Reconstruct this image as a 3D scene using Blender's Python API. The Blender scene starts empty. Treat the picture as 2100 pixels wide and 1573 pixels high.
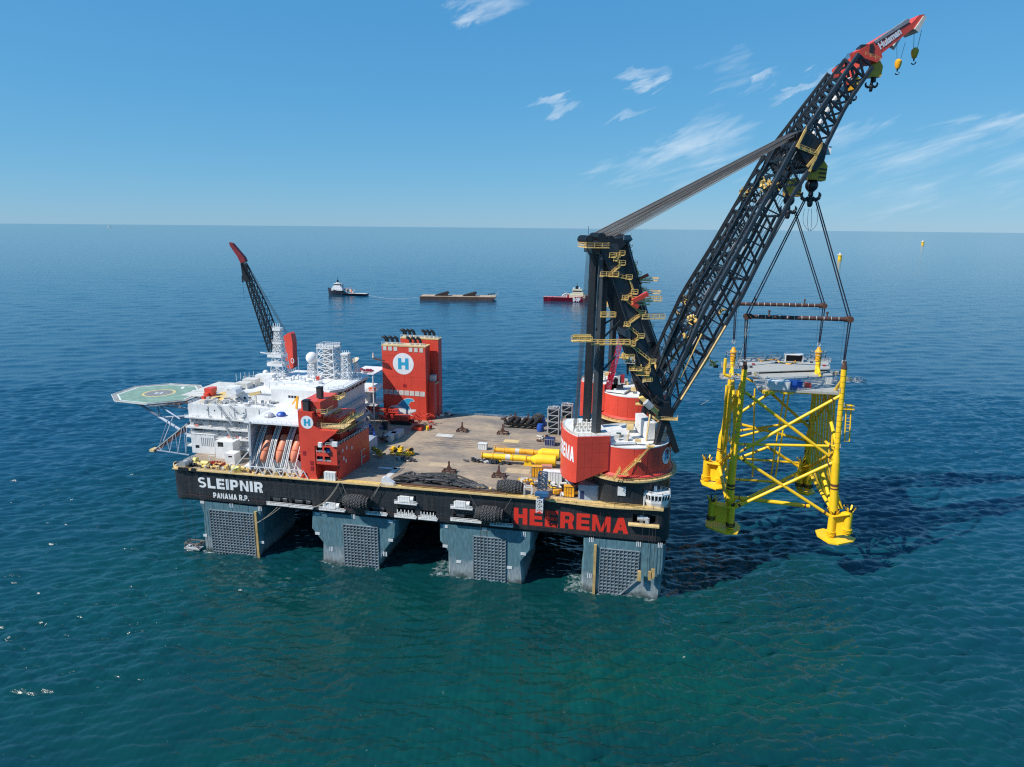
import bpy, math, random
import numpy as np
from mathutils import Vector, Matrix
random.seed(7)
S = bpy.context.scene
R = math.radians
# ------------------------------------------------------------------ camera
F, CAM, YAW, PITCH, ROLL = 1400.0, np.array([206.9, -260.5, 149.0]), -0.1923, 0.22607, 0.0092
fw = np.array([math.sin(YAW)*math.cos(PITCH), math.cos(YAW)*math.cos(PITCH), -math.sin(PITCH)])
_r = np.array([math.cos(YAW), -math.sin(YAW), 0.0]); _u = np.cross(_r, fw)
rt = _r*math.cos(ROLL)+_u*math.sin(ROLL); up = -_r*math.sin(ROLL)+_u*math.cos(ROLL)
cd = bpy.data.cameras.new('camera'); cam = bpy.data.objects.new('camera', cd); S.collection.objects.link(cam)
cd.sensor_fit = 'HORIZONTAL'; cd.sensor_width = 36; cd.lens = F/2100*36
cd.clip_start = 1; cd.clip_end = 200000
M = Matrix(((rt[0], up[0], -fw[0], CAM[0]), (rt[1], up[1], -fw[1], CAM[1]), (rt[2], up[2], -fw[2], CAM[2]), (0, 0, 0, 1)))
cam.matrix_world = M
S.camera = cam
S.cycles.max_bounces = 4; S.cycles.diffuse_bounces = 3; S.cycles.glossy_bounces = 2; S.cycles.transmission_bounces = 0; S.cycles.volume_bounces = 0
S.cycles.use_denoising = False; S.cycles.filter_width = 1.2; S.cycles.sample_clamp_direct = 2.0; S.cycles.sample_clamp_indirect = 0.9; S.cycles.blur_glossy = 0.5
S.cycles.caustics_reflective = False; S.cycles.caustics_refractive = False
# ------------------------------------------------------------------ sky and sun
SUN = Vector((-.75, -.55, 1.0)).normalized()
S.view_settings.view_transform = 'Standard'; S.view_settings.look = 'None'
S.view_settings.exposure = 0.10; S.view_settings.gamma = 1; S.view_settings.use_curve_mapping = False
W = bpy.data.worlds.new('World'); S.world = W; W.use_nodes = True
nt = W.node_tree; N = nt.nodes; LK = nt.links
bg = N['Background']; STR = 0.14; bg.inputs['Strength'].default_value = STR
sky = N.new('ShaderNodeTexSky'); sky.sky_type = 'NISHITA'; sky.sun_disc = False
sky.sun_elevation = math.asin(SUN.z); sky.sun_rotation = math.atan2(SUN.x, SUN.y)
sky.altitude = 0; sky.air_density = 1.0; sky.dust_density = 0.0; sky.ozone_density = 6.0
sl = bpy.data.lights.new('sun', 'SUN'); sl.energy = 5.0; sl.angle = R(.5); sl.color = (1, .95, .87)
so = bpy.data.objects.new('sun', sl); S.collection.objects.link(so)
so.rotation_euler = SUN.to_track_quat('Z', 'Y').to_euler(); so.location = (0, -200, 400)

def ray(px, py):
    d = fw+(px-1050)/F*rt+(786.5-py)/F*up
    return d
def P(px, py, X=None, Y=None, Z=None):
    """a point of the place seen at (px, py) of the photograph, on the plane X=, Y= or Z="""
    d = ray(px, py)
    t = (X-CAM[0])/d[0] if X is not None else (Y-CAM[1])/d[1] if Y is not None else (Z-CAM[2])/d[2]
    return Vector(CAM+t*d)

def build_clouds():
    tc = N.new('ShaderNodeTexCoord')
    def vm(op, a=None, b=None, av=None, bv=None):
        n = N.new('ShaderNodeVectorMath'); n.operation = op
        if a is not None: LK.new(a, n.inputs[0])
        if b is not None: LK.new(b, n.inputs[1])
        if av is not None: n.inputs[0].default_value = av
        if bv is not None: n.inputs[1].default_value = bv
        return n
    def mm(op, a, b=None, bv=None, c=None):
        n = N.new('ShaderNodeMath'); n.operation = op; LK.new(a, n.inputs[0])
        if b is not None: LK.new(b, n.inputs[1])
        if bv is not None: n.inputs[1].default_value = bv
        if c is not None: n.inputs[2].default_value = c
        return n.outputs[0]
    D = tc.outputs['Generated']
    def fibres(ang, sx, sy, seed):
        mp = N.new('ShaderNodeMapping'); mp.vector_type = 'TEXTURE'; mp.inputs['Rotation'].default_value = (0, R(ang), R(-11)); mp.inputs['Scale'].default_value = (sx, 1, sy); mp.inputs['Location'].default_value = (seed, seed, 0)
        LK.new(D, mp.inputs[0]); ns = N.new('ShaderNodeTexNoise'); ns.inputs['Scale'].default_value = 14; ns.inputs['Detail'].default_value = 6; ns.inputs['Roughness'].default_value = .6; ns.inputs['Distortion'].default_value = .5
        LK.new(mp.outputs[0], ns.inputs['Vector']); return ns
    n1, n2 = fibres(-14, 2.4, .26, .3), fibres(-24, 1.4, .32, 1.7)
    sb = vm('SUBTRACT', n2.outputs['Color'], bv=(.5, .5, .5)); wr = vm('MULTIPLY_ADD', sb.outputs[0], bv=(.12, .12, .09)); LK.new(D, wr.inputs[2]); DW = wr.outputs[0]
    def wisp(px, py, lx, ly, ang, stren):
        d = Vector(ray(px, py)).normalized(); e1 = Vector((d.y, -d.x, 0)).normalized(); e2 = e1.cross(d)
        c, s = math.cos(R(ang)), math.sin(R(ang)); a = (e1*c+e2*s)*(F/lx); b = (-e1*s+e2*c)*(F/ly)
        sq = []
        for v in (a, b):
            dt = vm('DOT_PRODUCT', DW, bv=v).outputs['Value']; ad = mm('SUBTRACT', dt, bv=d.dot(v)); sq.append(mm('MULTIPLY', ad, ad))
        r2 = mm('ADD', sq[0], sq[1]); fo = N.new('ShaderNodeMapRange'); fo.interpolation_type = 'SMOOTHSTEP'; fo.inputs['From Min'].default_value = 1.2; fo.inputs['From Max'].default_value = 0.0; fo.inputs['To Max'].default_value = stren
        LK.new(r2, fo.inputs['Value']); g = vm('DOT_PRODUCT', D, bv=d).outputs['Value']
        return mm('MULTIPLY', fo.outputs[0], mm('GREATER_THAN', g, bv=.3))
    ws = [wisp(*w) for w in CLOUDS]; acc = ws[0]
    for w in ws[1:]: acc = mm('MAXIMUM', acc, w)
    mix = mm('ADD', mm('MULTIPLY', n1.outputs['Fac'], bv=.55), mm('MULTIPLY', n2.outputs['Fac'], bv=.45))
    th = N.new('ShaderNodeMath'); th.operation = 'MULTIPLY_ADD'; LK.new(acc, th.inputs[0]); th.inputs[1].default_value = .40; th.inputs[2].default_value = -.64
    ad = mm('ADD', mix, th.outputs[0]); nr = N.new('ShaderNodeMapRange'); nr.interpolation_type = 'SMOOTHSTEP'; nr.inputs['From Min'].default_value = 0.0; nr.inputs['From Max'].default_value = .5
    LK.new(ad, nr.inputs['Value']); fac = mm('MULTIPLY', nr.outputs[0], bv=.8)
    # the photograph's sky: paler, more even blue than the model's (a gentle tone curve per channel)
    sc_ = vm('MULTIPLY', sky.outputs[0], bv=tuple(STR*v for v in TINT[:3])); sx = N.new('ShaderNodeSeparateXYZ'); LK.new(sc_.outputs[0], sx.inputs[0]); cx = N.new('ShaderNodeCombineXYZ')
    for i, (g_, k_) in enumerate(((.78, .37), (.456, .495), (.30, .665))): LK.new(mm('ADD', mm('MULTIPLY', mm('POWER', sx.outputs[i], bv=g_), bv=k_/STR), mm('MULTIPLY', mm('MAXIMUM', mm('SUBTRACT', sx.outputs[i], bv=(1.0, 1.35, 1.5)[i]), bv=0.0), bv=.8/STR)), cx.inputs[i])
    mx = N.new('ShaderNodeMix'); mx.data_type = 'RGBA'; LK.new(fac, mx.inputs['Factor']); LK.new(cx.outputs[0], mx.inputs['A']); mx.inputs['B'].default_value = (5.6, 6.2, 6.7, 1)
    LK.new(mx.outputs['Result'], bg.inputs['Color'])
TINT = (.72, .97, 1.12, 1)
CLOUDS = [(1000, 3, 95, 40, 8, .88), (1316, 160, 72, 30, -6, .92), (1138, 214, 72, 20, 10, .84), (1545, 180, 65, 16, 27, .82), (1645, 172, 95, 13, 24, .84), (1500, 152, 70, 45, 20, .55),
          (1450, 240, 75, 28, 16, .72), (1440, 298, 140, 55, 8, .78), (1380, 350, 190, 45, 4, .66), (1300, 240, 50, 12, 10, .6), (1755, 275, 55, 32, 20, .55), (2040, 280, 220, 36, 10, .66),
          (1980, 340, 460, 100, 6, .60), (1925, 32, 50, 7, 27, .5)]
build_clouds()

# ------------------------------------------------------------------ materials
MATS = {}
def mat(name, col, rough=.5, metal=0.0, var=.18, scale=.35, streak=0.0, dirt=None, bump=0.0, coat=0.0):
    if name in MATS: return MATS[name]
    m = bpy.data.materials.new(name); m.use_nodes = True; n = m.node_tree.nodes; l = m.node_tree.links
    b = n['Principled BSDF']; b.inputs['Roughness'].default_value = rough; b.inputs['Metallic'].default_value = metal
    tc = n.new('ShaderNodeTexCoord'); ns = n.new('ShaderNodeTexNoise'); ns.inputs['Scale'].default_value = scale
    ns.inputs['Detail'].default_value = 6; ns.inputs['Roughness'].default_value = .6
    l.new(tc.outputs['Object'], ns.inputs['Vector'])
    mr = n.new('ShaderNodeMapRange'); mr.inputs['From Min'].default_value = .3; mr.inputs['From Max'].default_value = .7
    mr.inputs['To Min'].default_value = 1-var; mr.inputs['To Max'].default_value = 1+var*.6
    l.new(ns.outputs['Fac'], mr.inputs['Value'])
    mx = n.new('ShaderNodeMix'); mx.data_type = 'RGBA'; mx.blend_type = 'MULTIPLY'; mx.inputs['Factor'].default_value = 1
    mx.inputs['A'].default_value = (*col, 1); l.new(mr.outputs[0], mx.inputs['B'])
    last = mx.outputs['Result']
    if streak > 0:
        mp = n.new('ShaderNodeMapping'); mp.inputs['Scale'].default_value = (1.1, 1.1, .05); l.new(tc.outputs['Object'], mp.inputs[0])
        n2 = n.new('ShaderNodeTexNoise'); n2.inputs['Scale'].default_value = 1.0; n2.inputs['Detail'].default_value = 5; l.new(mp.outputs[0], n2.inputs['Vector'])
        r2 = n.new('ShaderNodeMapRange'); r2.inputs['From Min'].default_value = .5; r2.inputs['From Max'].default_value = .75
        r2.inputs['To Max'].default_value = streak; l.new(n2.outputs['Fac'], r2.inputs['Value'])
        m2 = n.new('ShaderNodeMix'); m2.data_type = 'RGBA'; l.new(r2.outputs[0], m2.inputs['Factor']); l.new(last, m2.inputs['A'])
        m2.inputs['B'].default_value = (*(dirt or (.12, .07, .04)), 1); last = m2.outputs['Result']
    l.new(last, b.inputs['Base Color'])
    if bump > 0:
        bp = n.new('ShaderNodeBump'); bp.inputs['Strength'].default_value = bump; bp.inputs['Distance'].default_value = .3
        l.new(ns.outputs['Fac'], bp.inputs['Height']); l.new(bp.outputs[0], b.inputs['Normal'])
    MATS[name] = m; return m
HULL = mat('black_hull_paint', (.022, .025, .030), .42, var=.4, streak=.6, dirt=(.062, .052, .046), scale=.10)
RED = mat('red_paint', (.70, .070, .042), .42, var=.14, streak=.10, dirt=(.25, .03, .02), scale=.15)
WELDR = mat('weld_red', (.50, .045, .028), .5)
DRED = mat('dark_red_paint', (.33, .02, .03), .45)
WHITE = mat('white_paint', (.75, .75, .74), .5, var=.14, streak=.22, dirt=(.55, .48, .40))
OFFW = mat('off_white_deck_paint', (.62, .60, .55), .6, var=.25, streak=.2, dirt=(.4, .33, .24))
GREYW = mat('light_grey_steel', (.45, .46, .47), .5, var=.2)
CREAM = mat('cream_yellow_walkway', (.72, .52, .24), .5, var=.25)
YRAIL = mat('yellow_stair_paint', (.80, .53, .17), .5, var=.25)
YEL = mat('yellow_paint', (.95, .59, .02), .42, var=.12, streak=.12, dirt=(.45, .30, .02), scale=.3)
YEL2 = mat('golden_yellow_paint', (.92, .43, .02), .42, var=.3)
BLKS = mat('black_steel', (.013, .014, .017), .42, var=.35)
DKG = mat('dark_grey_steel', (.035, .042, .050), .4, var=.3)
ROPE = mat('steel_wire', (.20, .19, .18), .45, metal=.5, var=.2)
ROPED = mat('dark_wire', (.05, .05, .055), .6)
RUB = mat('tyre_rubber', (.010, .010, .011), .75, var=.3)
RUST = mat('rusty_brown_steel', (.10, .045, .03), .8, var=.4, scale=1.5)
BLUE = mat('blue_paint', (.02, .09, .42), .45)
NAVY = mat('navy_paint', (.02, .035, .12), .5)
LOGOB = mat('logo_blue', (.03, .36, .58), .5, var=.04)
GREEN = mat('green_helideck_paint', (.21, .33, .26), .7, var=.3, scale=.2)
GREYD = mat('grey_helideck_paint', (.22, .23, .23), .7)
GLASS = mat('dark_window_glass', (.015, .022, .03), .08, var=.05)
DARK = mat('dark_recess', (.010, .010, .012), .7)
ORANGE = mat('orange_lifeboat_fibreglass', (.80, .27, .15), .4, var=.1)
SLING = mat('blue_black_sling', (.012, .016, .035), .7)
LETW = mat('white_lettering', (.80, .81, .82), .5, var=.05, streak=.04)
LETR = mat('red_lettering', (.72, .035, .02), .5, var=.08)
TOPG = mat('grey_topside_deck', (.40, .40, .37), .7, var=.12)
LBLU = mat('pale_blue_grey_steel', (.34, .41, .50), .5, var=.15)

def col_mat():
    m = bpy.data.materials.new('column_antifouling'); m.use_nodes = True; n = m.node_tree.nodes; l = m.node_tree.links
    b = n['Principled BSDF']; b.inputs['Roughness'].default_value = .55
    ge = n.new('ShaderNodeNewGeometry'); sp = n.new('ShaderNodeSeparateXYZ'); l.new(ge.outputs['Position'], sp.inputs[0])
    ns = n.new('ShaderNodeTexNoise'); ns.inputs['Scale'].default_value = .22; ns.inputs['Detail'].default_value = 8; ns.inputs['Roughness'].default_value = .65
    l.new(ge.outputs['Position'], ns.inputs['Vector'])
    a = n.new('ShaderNodeMath'); a.operation = 'MULTIPLY_ADD'; a.inputs[1].default_value = 9; a.inputs[2].default_value = -4.5; l.new(ns.outputs['Fac'], a.inputs[0])
    s = n.new('ShaderNodeMath'); s.operation = 'ADD'; l.new(sp.outputs['Z'], s.inputs[0]); l.new(a.outputs[0], s.inputs[1])
    cr = n.new('ShaderNodeValToRGB'); mr = n.new('ShaderNodeMapRange'); mr.inputs['From Min'].default_value = 0; mr.inputs['From Max'].default_value = 24
    l.new(s.outputs[0], mr.inputs['Value']); l.new(mr.outputs[0], cr.inputs[0])
    e = cr.color_ramp.elements; e[0].position = 0; e[0].color = (.055, .085, .075, 1)
    e[1].position = 1; e[1].color = (.095, .195, .235, 1)
    for p, c in ((.05, (.13, .155, .155, 1)), (.12, (.29, .33, .34, 1)), (.26, (.24, .30, .33, 1)), (.38, (.105, .20, .235, 1))):
        k = e.new(p); k.color = c
    n2 = n.new('ShaderNodeTexNoise'); n2.inputs['Scale'].default_value = 1.3; n2.inputs['Detail'].default_value = 8
    mp = n.new('ShaderNodeMapping'); mp.inputs['Scale'].default_value = (1, 1, .25); l.new(ge.outputs['Position'], mp.inputs[0]); l.new(mp.outputs[0], n2.inputs['Vector'])
    m2 = n.new('ShaderNodeMapRange'); m2.inputs['From Min'].default_value = .3; m2.inputs['From Max'].default_value = .7; m2.inputs['To Min'].default_value = .68; m2.inputs['To Max'].default_value = 1.18
    l.new(n2.outputs['Fac'], m2.inputs['Value'])
    mx = n.new('ShaderNodeMix'); mx.data_type = 'RGBA'; mx.blend_type = 'MULTIPLY'; mx.inputs['Factor'].default_value = 1
    l.new(cr.outputs[0], mx.inputs['A']); l.new(m2.outputs[0], mx.inputs['B'])
    n3 = n.new('ShaderNodeTexNoise'); n3.inputs['Scale'].default_value = .5; n3.inputs['Detail'].default_value = 6; l.new(mp.outputs[0], n3.inputs['Vector'])
    m3 = n.new('ShaderNodeMapRange'); m3.inputs['From Min'].default_value = .6; m3.inputs['From Max'].default_value = .75; m3.inputs['To Max'].default_value = .5; l.new(n3.outputs['Fac'], m3.inputs['Value'])
    mz = n.new('ShaderNodeMix'); mz.data_type = 'RGBA'; l.new(m3.outputs[0], mz.inputs['Factor']); l.new(mx.outputs['Result'], mz.inputs['A']); mz.inputs['B'].default_value = (.11, .08, .06, 1)
    l.new(mz.outputs['Result'], b.inputs['Base Color']); return m
COLM = col_mat()
def deck_mat():
    m = bpy.data.materials.new('worn_work_deck'); m.use_nodes = True; n = m.node_tree.nodes; l = m.node_tree.links
    b = n['Principled BSDF']; b.inputs['Roughness'].default_value = .8
    ge = n.new('ShaderNodeNewGeometry')
    def noise(sc, scale, det=8, rough=.6):
        mp = n.new('ShaderNodeMapping'); mp.inputs['Scale'].default_value = scale; l.new(ge.outputs['Position'], mp.inputs[0])
        t = n.new('ShaderNodeTexNoise'); t.inputs['Scale'].default_value = sc; t.inputs['Detail'].default_value = det; t.inputs['Roughness'].default_value = rough
        l.new(mp.outputs[0], t.inputs['Vector']); return t
    a = noise(.05, (1, 1.6, 1)); cr = n.new('ShaderNodeValToRGB'); l.new(a.outputs['Fac'], cr.inputs[0])
    e = cr.color_ramp.elements; e[0].position = .34; e[0].color = (.19, .165, .145, 1); e[1].position = .68; e[1].color = (.44, .335, .225, 1)
    k = e.new(.5); k.color = (.32, .25, .185, 1)
    c = noise(1.2, (.25, 1, 1)); m2 = n.new('ShaderNodeMapRange'); m2.inputs['From Min'].default_value = .3; m2.inputs['From Max'].default_value = .7; m2.inputs['To Min'].default_value = .7; m2.inputs['To Max'].default_value = 1.2
    l.new(c.outputs['Fac'], m2.inputs['Value'])
    mx = n.new('ShaderNodeMix'); mx.data_type = 'RGBA'; mx.blend_type = 'MULTIPLY'; mx.inputs['Factor'].default_value = 1; l.new(cr.outputs[0], mx.inputs['A']); l.new(m2.outputs[0], mx.inputs['B'])
    d = noise(.35, (.12, 1, 1), 6, .7); m3 = n.new('ShaderNodeMapRange'); m3.inputs['From Min'].default_value = .6; m3.inputs['From Max'].default_value = .7; m3.inputs['To Max'].default_value = .6; l.new(d.outputs['Fac'], m3.inputs['Value'])
    m4 = n.new('ShaderNodeMix'); m4.data_type = 'RGBA'; l.new(m3.outputs[0], m4.inputs['Factor']); l.new(mx.outputs['Result'], m4.inputs['A']); m4.inputs['B'].default_value = (.09, .085, .085, 1)
    l.new(m4.outputs['Result'], b.inputs['Base Color']); return m
DECKM = deck_mat()

# ------------------------------------------------------------------ builders
COL = S.collection
class MB:
    def __init__(s): s.v = []; s.f = []
    def add(s, vs, fs):
        o = len(s.v); s.v += [tuple(v) for v in vs]; s.f += [tuple(i+o for i in f) for f in fs]; return s
    def box(s, x0, x1, y0, y1, z0, z1):
        return s.add([(x0, y0, z0), (x1, y0, z0), (x1, y1, z0), (x0, y1, z0), (x0, y0, z1), (x1, y0, z1), (x1, y1, z1), (x0, y1, z1)],
                     [(0, 3, 2, 1), (4, 5, 6, 7), (0, 1, 5, 4), (1, 2, 6, 5), (2, 3, 7, 6), (3, 0, 4, 7)])
    def cbox(s, c, sx, sy, sz, rz=0):
        co, si = math.cos(rz), math.sin(rz); vs = []
        for z in (-.5, .5):
            for x, y in ((-.5, -.5), (.5, -.5), (.5, .5), (-.5, .5)):
                X, Y = x*sx, y*sy; vs.append((c[0]+X*co-Y*si, c[1]+X*si+Y*co, c[2]+z*sz))
        return s.add(vs, [(0, 3, 2, 1), (4, 5, 6, 7), (0, 1, 5, 4), (1, 2, 6, 5), (2, 3, 7, 6), (3, 0, 4, 7)])
    def bar(s, a, b, w, h=None, w2=None, h2=None):
        a, b = Vector(a), Vector(b); h = h or w; d = (b-a)
        if d.length < 1e-6: return s
        d.normalize(); r = d.cross(Vector((0, 0, 1)))
        if r.length < 1e-3: r = Vector((1, 0, 0))
        r.normalize(); u = r.cross(d); vs = []
        for p, ww, hh in ((a, w, h), (b, w2 or w, h2 or h)):
            for i, j in ((-1, -1), (1, -1), (1, 1), (-1, 1)): vs.append(p+r*ww*.5*i+u*hh*.5*j)
        return s.add(vs, [(0, 1, 2, 3), (7, 6, 5, 4), (0, 4, 5, 1), (1, 5, 6, 2), (2, 6, 7, 3), (3, 7, 4, 0)])
    def tube(s, a, b, r0, r1=None, n=10, caps=True):
        a, b = Vector(a), Vector(b); r1 = r0 if r1 is None else r1; d = b-a
        if d.length < 1e-6: return s
        d.normalize(); r = d.cross(Vector((0, 0, 1)))
        if r.length < 1e-3: r = Vector((1, 0, 0))
        r.normalize(); u = r.cross(d); vs = []
        for p, rr in ((a, r0), (b, r1)):
            for i in range(n):
                t = 2*math.pi*i/n; vs.append(p+r*math.cos(t)*rr+u*math.sin(t)*rr)
        fs = [(i, (i+1) % n, n+(i+1) % n, n+i) for i in range(n)]
        if caps: fs += [tuple(reversed(range(n))), tuple(range(n, 2*n))]
        return s.add(vs, fs)
    def path(s, pts, r, n=6):
        for a, b in zip(pts[:-1], pts[1:]): s.tube(a, b, r, r, n)
        return s
    def prism(s, poly, f, d0, d1):
        """poly: 2-D points; f(u, v, d) maps to the world"""
        n = len(poly); vs = [f(u, v, d0) for u, v in poly]+[f(u, v, d1) for u, v in poly]
        return s.add(vs, [tuple(range(n)), tuple(reversed(range(n, 2*n)))]+[(i, n+i, n+(i+1) % n, (i+1) % n) for i in range(n)])
    def lathe(s, c, prof, n=24, a0=0, a1=2*math.pi, axis=None):
        """prof: list of (radius, height)"""
        full = abs(a1-a0-2*math.pi) < 1e-6; m = n if full else n+1; vs = []
        c = Vector(c); ax = Vector(axis or (0, 0, 1)).normalized()
        e1 = ax.orthogonal().normalized() if abs(ax.z) < .999 else Vector((1, 0, 0)); e2 = ax.cross(e1)
        for r, h in prof:
            for i in range(m):
                t = a0+(a1-a0)*i/n; vs.append(c+e1*r*math.cos(t)+e2*r*math.sin(t)+ax*h)
        fs = []
        for k in range(len(prof)-1):
            for i in range(n):
                j = (i+1) % m; fs.append((k*m+i, k*m+j, (k+1)*m+j, (k+1)*m+i))
        return s.add(vs, fs)
    def sphere(s, c, r, n=16, sz=1.0):
        return s.lathe(c, [(r*math.sin(math.pi*k/10)+1e-4, -r*sz*math.cos(math.pi*k/10)) for k in range(11)], n)
    def build(s, name, m, parent=None, smooth=False):
        o0 = Vector(parent['_o']) if parent is not None else Vector((0, 0, 0))
        me = bpy.data.meshes.new(name); me.from_pydata([tuple(Vector(v)-o0) for v in s.v], [], s.f); me.update()
        if smooth:
            me.polygons.foreach_set('use_smooth', [True]*len(me.polygons))
            try: me.set_sharp_from_angle(angle=R(35))
            except Exception: pass
        me.materials.append(m); o = bpy.data.objects.new(name, me); COL.objects.link(o)
        if parent is not None: o.parent = parent; o['_o'] = list(o0)
        return o
def thing(name, label, cat, loc, group=None):
    o = bpy.data.objects.new(name, None); COL.objects.link(o); o.location = loc; o['_o'] = list(loc)
    o['label'] = label; o['category'] = cat; o.empty_display_size = 1
    if group: o['group'] = group
    return o
def single(mb, name, m, label, cat, loc, group=None, smooth=False):
    o0 = Vector(loc); me_b = MB(); me_b.v = [tuple(Vector(v)-o0) for v in mb.v]; me_b.f = mb.f
    o = me_b.build(name, m, None, smooth); o.location = loc; o['label'] = label; o['category'] = cat
    if group: o['group'] = group
    return o
def copy_thing(t, loc, label, dz=0):
    r = t.copy(); COL.objects.link(r); r.location = loc; r['label'] = label
    for ch in t.children:
        c = ch.copy(); COL.objects.link(c); c.parent = r
        for g in ch.children:
            d = g.copy(); COL.objects.link(d); d.parent = c
    return r
def rail(pts, parent, m=CREAM, h=1.15, step=2.2, r=.06, name='handrail'):
    mb = MB()
    for a, b in zip(pts[:-1], pts[1:]):
        a, b = Vector(a), Vector(b); n = max(1, int((b-a).length/step))
        for i in range(n+1):
            p = a.lerp(b, i/n); mb.bar(p, p+Vector((0, 0, h)), r*1.6)
        for k in (h, h*.52): mb.bar(a+Vector((0, 0, k)), b+Vector((0, 0, k)), r*1.6)
    return mb.build(name, m, parent)
def stair(a, b, w, parent, m=YRAIL, side=Vector((0, 1, 0))):
    a, b = Vector(a), Vector(b); mb = MB(); n = max(3, int((b-a).length/.55))
    for s_ in (-.5, .5):
        o = side*w*s_; mb.bar(a+o, b+o, .14, .34); mb.bar(a+o+Vector((0, 0, 1.1)), b+o+Vector((0, 0, 1.1)), .1)
        for i in range(0, n+1, 3):
            p = a.lerp(b, i/n)+o; mb.bar(p, p+Vector((0, 0, 1.1)), .09)
    for i in range(n+1):
        p = a.lerp(b, i/n); d = (b-a); d.z = 0; d = d.normalized() if d.length > .01 else Vector((1, 0, 0))
        mb.bar(p-side*w*.5, p+side*w*.5, .3, .06)
    return mb.build('stair', m, parent)
def holed_wall(x0, x1, z0, z1, holes, f, parent, m, name, depth=3.0, mr=DARK):
    """wall with real openings: f(x, z, d) maps to world (d = depth inwards); holes (a, b, c, d)"""
    xs = sorted({x0, x1, *[v for h in holes for v in h[:2]]}); zs = sorted({z0, z1, *[v for h in holes for v in h[2:4]]})
    mb = MB(); rb = []
    for a, b in zip(xs[:-1], xs[1:]):
        for c, d in zip(zs[:-1], zs[1:]):
            mx, mz = (a+b)/2, (c+d)/2
            if any(h[0] < mx < h[1] and h[2] < mz < h[3] for h in holes): continue
            mb.add([f(a, c, 0), f(b, c, 0), f(b, d, 0), f(a, d, 0)], [(0, 1, 2, 3)])
    for a, b, c, d in holes:
        v = [f(a, c, 0), f(b, c, 0), f(b, d, 0), f(a, d, 0), f(a, c, depth), f(b, c, depth), f(b, d, depth), f(a, d, depth)]
        rb.append(v)
    w = mb.build(name, m, parent)
    for v in rb: MB().add(v, [(0, 1, 5, 4), (1, 2, 6, 5), (2, 3, 7, 6), (3, 0, 4, 7), (4, 5, 6, 7)]).build('recess', mr, w if parent is not None and parent.parent is None else parent)
    return w
def text_mesh(txt, w, h, bold=.035, spacing=1.0):
    """flat filled lettering fitted in a w x h box, origin at lower left: vertices and faces"""
    cu = bpy.data.curves.new('t', 'FONT'); cu.body = txt; cu.offset = bold; cu.space_character = spacing; cu.resolution_u = 3
    o = bpy.data.objects.new('t', cu); COL.objects.link(o); dg = bpy.context.evaluated_depsgraph_get(); dg.update()
    me = bpy.data.meshes.new_from_object(o.evaluated_get(dg)); vs = np.array([v.co[:] for v in me.vertices]); fs = [tuple(p.vertices) for p in me.polygons]
    bpy.data.objects.remove(o); bpy.data.curves.remove(cu); bpy.data.meshes.remove(me)
    mn, mx = vs.min(0), vs.max(0); vs = (vs-mn)/(np.maximum(mx-mn, 1e-6)); return vs[:, 0]*w, vs[:, 1]*h, fs
def arc_band(cx, cy, rx, ry, tx, ty, a0, a1, n=7):
    """quads of a thick elliptical arc (outer radii rx, ry; thickness tx, ty)"""
    out = []
    for i in range(n):
        q0, q1 = R(a0+(a1-a0)*i/n), R(a0+(a1-a0)*(i+1)/n)
        out.append([(cx+rx*math.cos(q0), cy+ry*math.sin(q0)), (cx+rx*math.cos(q1), cy+ry*math.sin(q1)), (cx+(rx-tx)*math.cos(q1), cy+(ry-ty)*math.sin(q1)), (cx+(rx-tx)*math.cos(q0), cy+(ry-ty)*math.sin(q0))])
    return out
def rc_(x0, x1, y0, y1): return [[(x0, y0), (x1, y0), (x1, y1), (x0, y1)]]
TX, TY = .34, .23
GL = {'H': rc_(0, TX, 0, 1)+rc_(1-TX, 1, 0, 1)+rc_(TX, 1-TX, .39, .61), 'I': rc_(0, TX, 0, 1), 'L': rc_(0, TX, 0, 1)+rc_(TX, .92, 0, TY),
      'E': rc_(0, TX, 0, 1)+rc_(TX, .95, 0, TY)+rc_(TX, .95, 1-TY, 1)+rc_(TX, .9, .39, .61),
      'P': rc_(0, TX, 0, 1)+rc_(TX, .62, 1-TY, 1)+rc_(TX, .62, .30, .52)+arc_band(.62, .65, .38, .35, TX, .22, 90, -90),
      'R': rc_(0, TX, 0, 1)+rc_(TX, .62, 1-TY, 1)+rc_(TX, .62, .34, .55)+arc_band(.62, .67, .38, .33, TX, .21, 90, -90)+[[(.55, .36), (.62, 0), (1.0, 0), (.86, .40)]],
      'N': rc_(0, .25, 0, 1)+rc_(.75, 1, 0, 1)+[[(.0, 1), (.30, 1), (1, 0), (.70, 0)]],
      'M': rc_(0, .25, 0, 1)+rc_(1.05, 1.3, 0, 1)+[[(.0, 1), (.30, 1), (.74, 0), (.52, 0)], [(1.3, 1), (1.0, 1), (.56, 0), (.78, 0)]],
      'A': [[(0, 0), (.34, 0), (.70, 1), (.38, 1)], [(1.1, 0), (.76, 0), (.40, 1), (.72, 1)]]+rc_(.28, .82, .18, .38),
      'S': arc_band(.5, .70, .48, .30, .29, .19, 35, 270, 10)+arc_band(.5, .30, .50, .30, .29, .19, 90, -145, 10),
      'D': rc_(0, TX, 0, 1)+rc_(TX, .5, 1-TY, 1)+rc_(TX, .5, 0, TY)+arc_band(.5, .5, .5, .5, TX, TY, 90, -90), 'O': arc_band(.5, .5, .52, .5, TX, TY, 0, 360, 16),
      'F': rc_(0, TX, 0, 1)+rc_(TX, .95, 1-TY, 1)+rc_(TX, .9, .36, .58), '.': rc_(0, .26, 0, .22), ' ': []}
ADV = {'I': TX, 'M': 1.3, 'A': 1.1, '.': .26, ' ': .35, 'L': .92, 'E': .95, 'F': .95}
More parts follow.
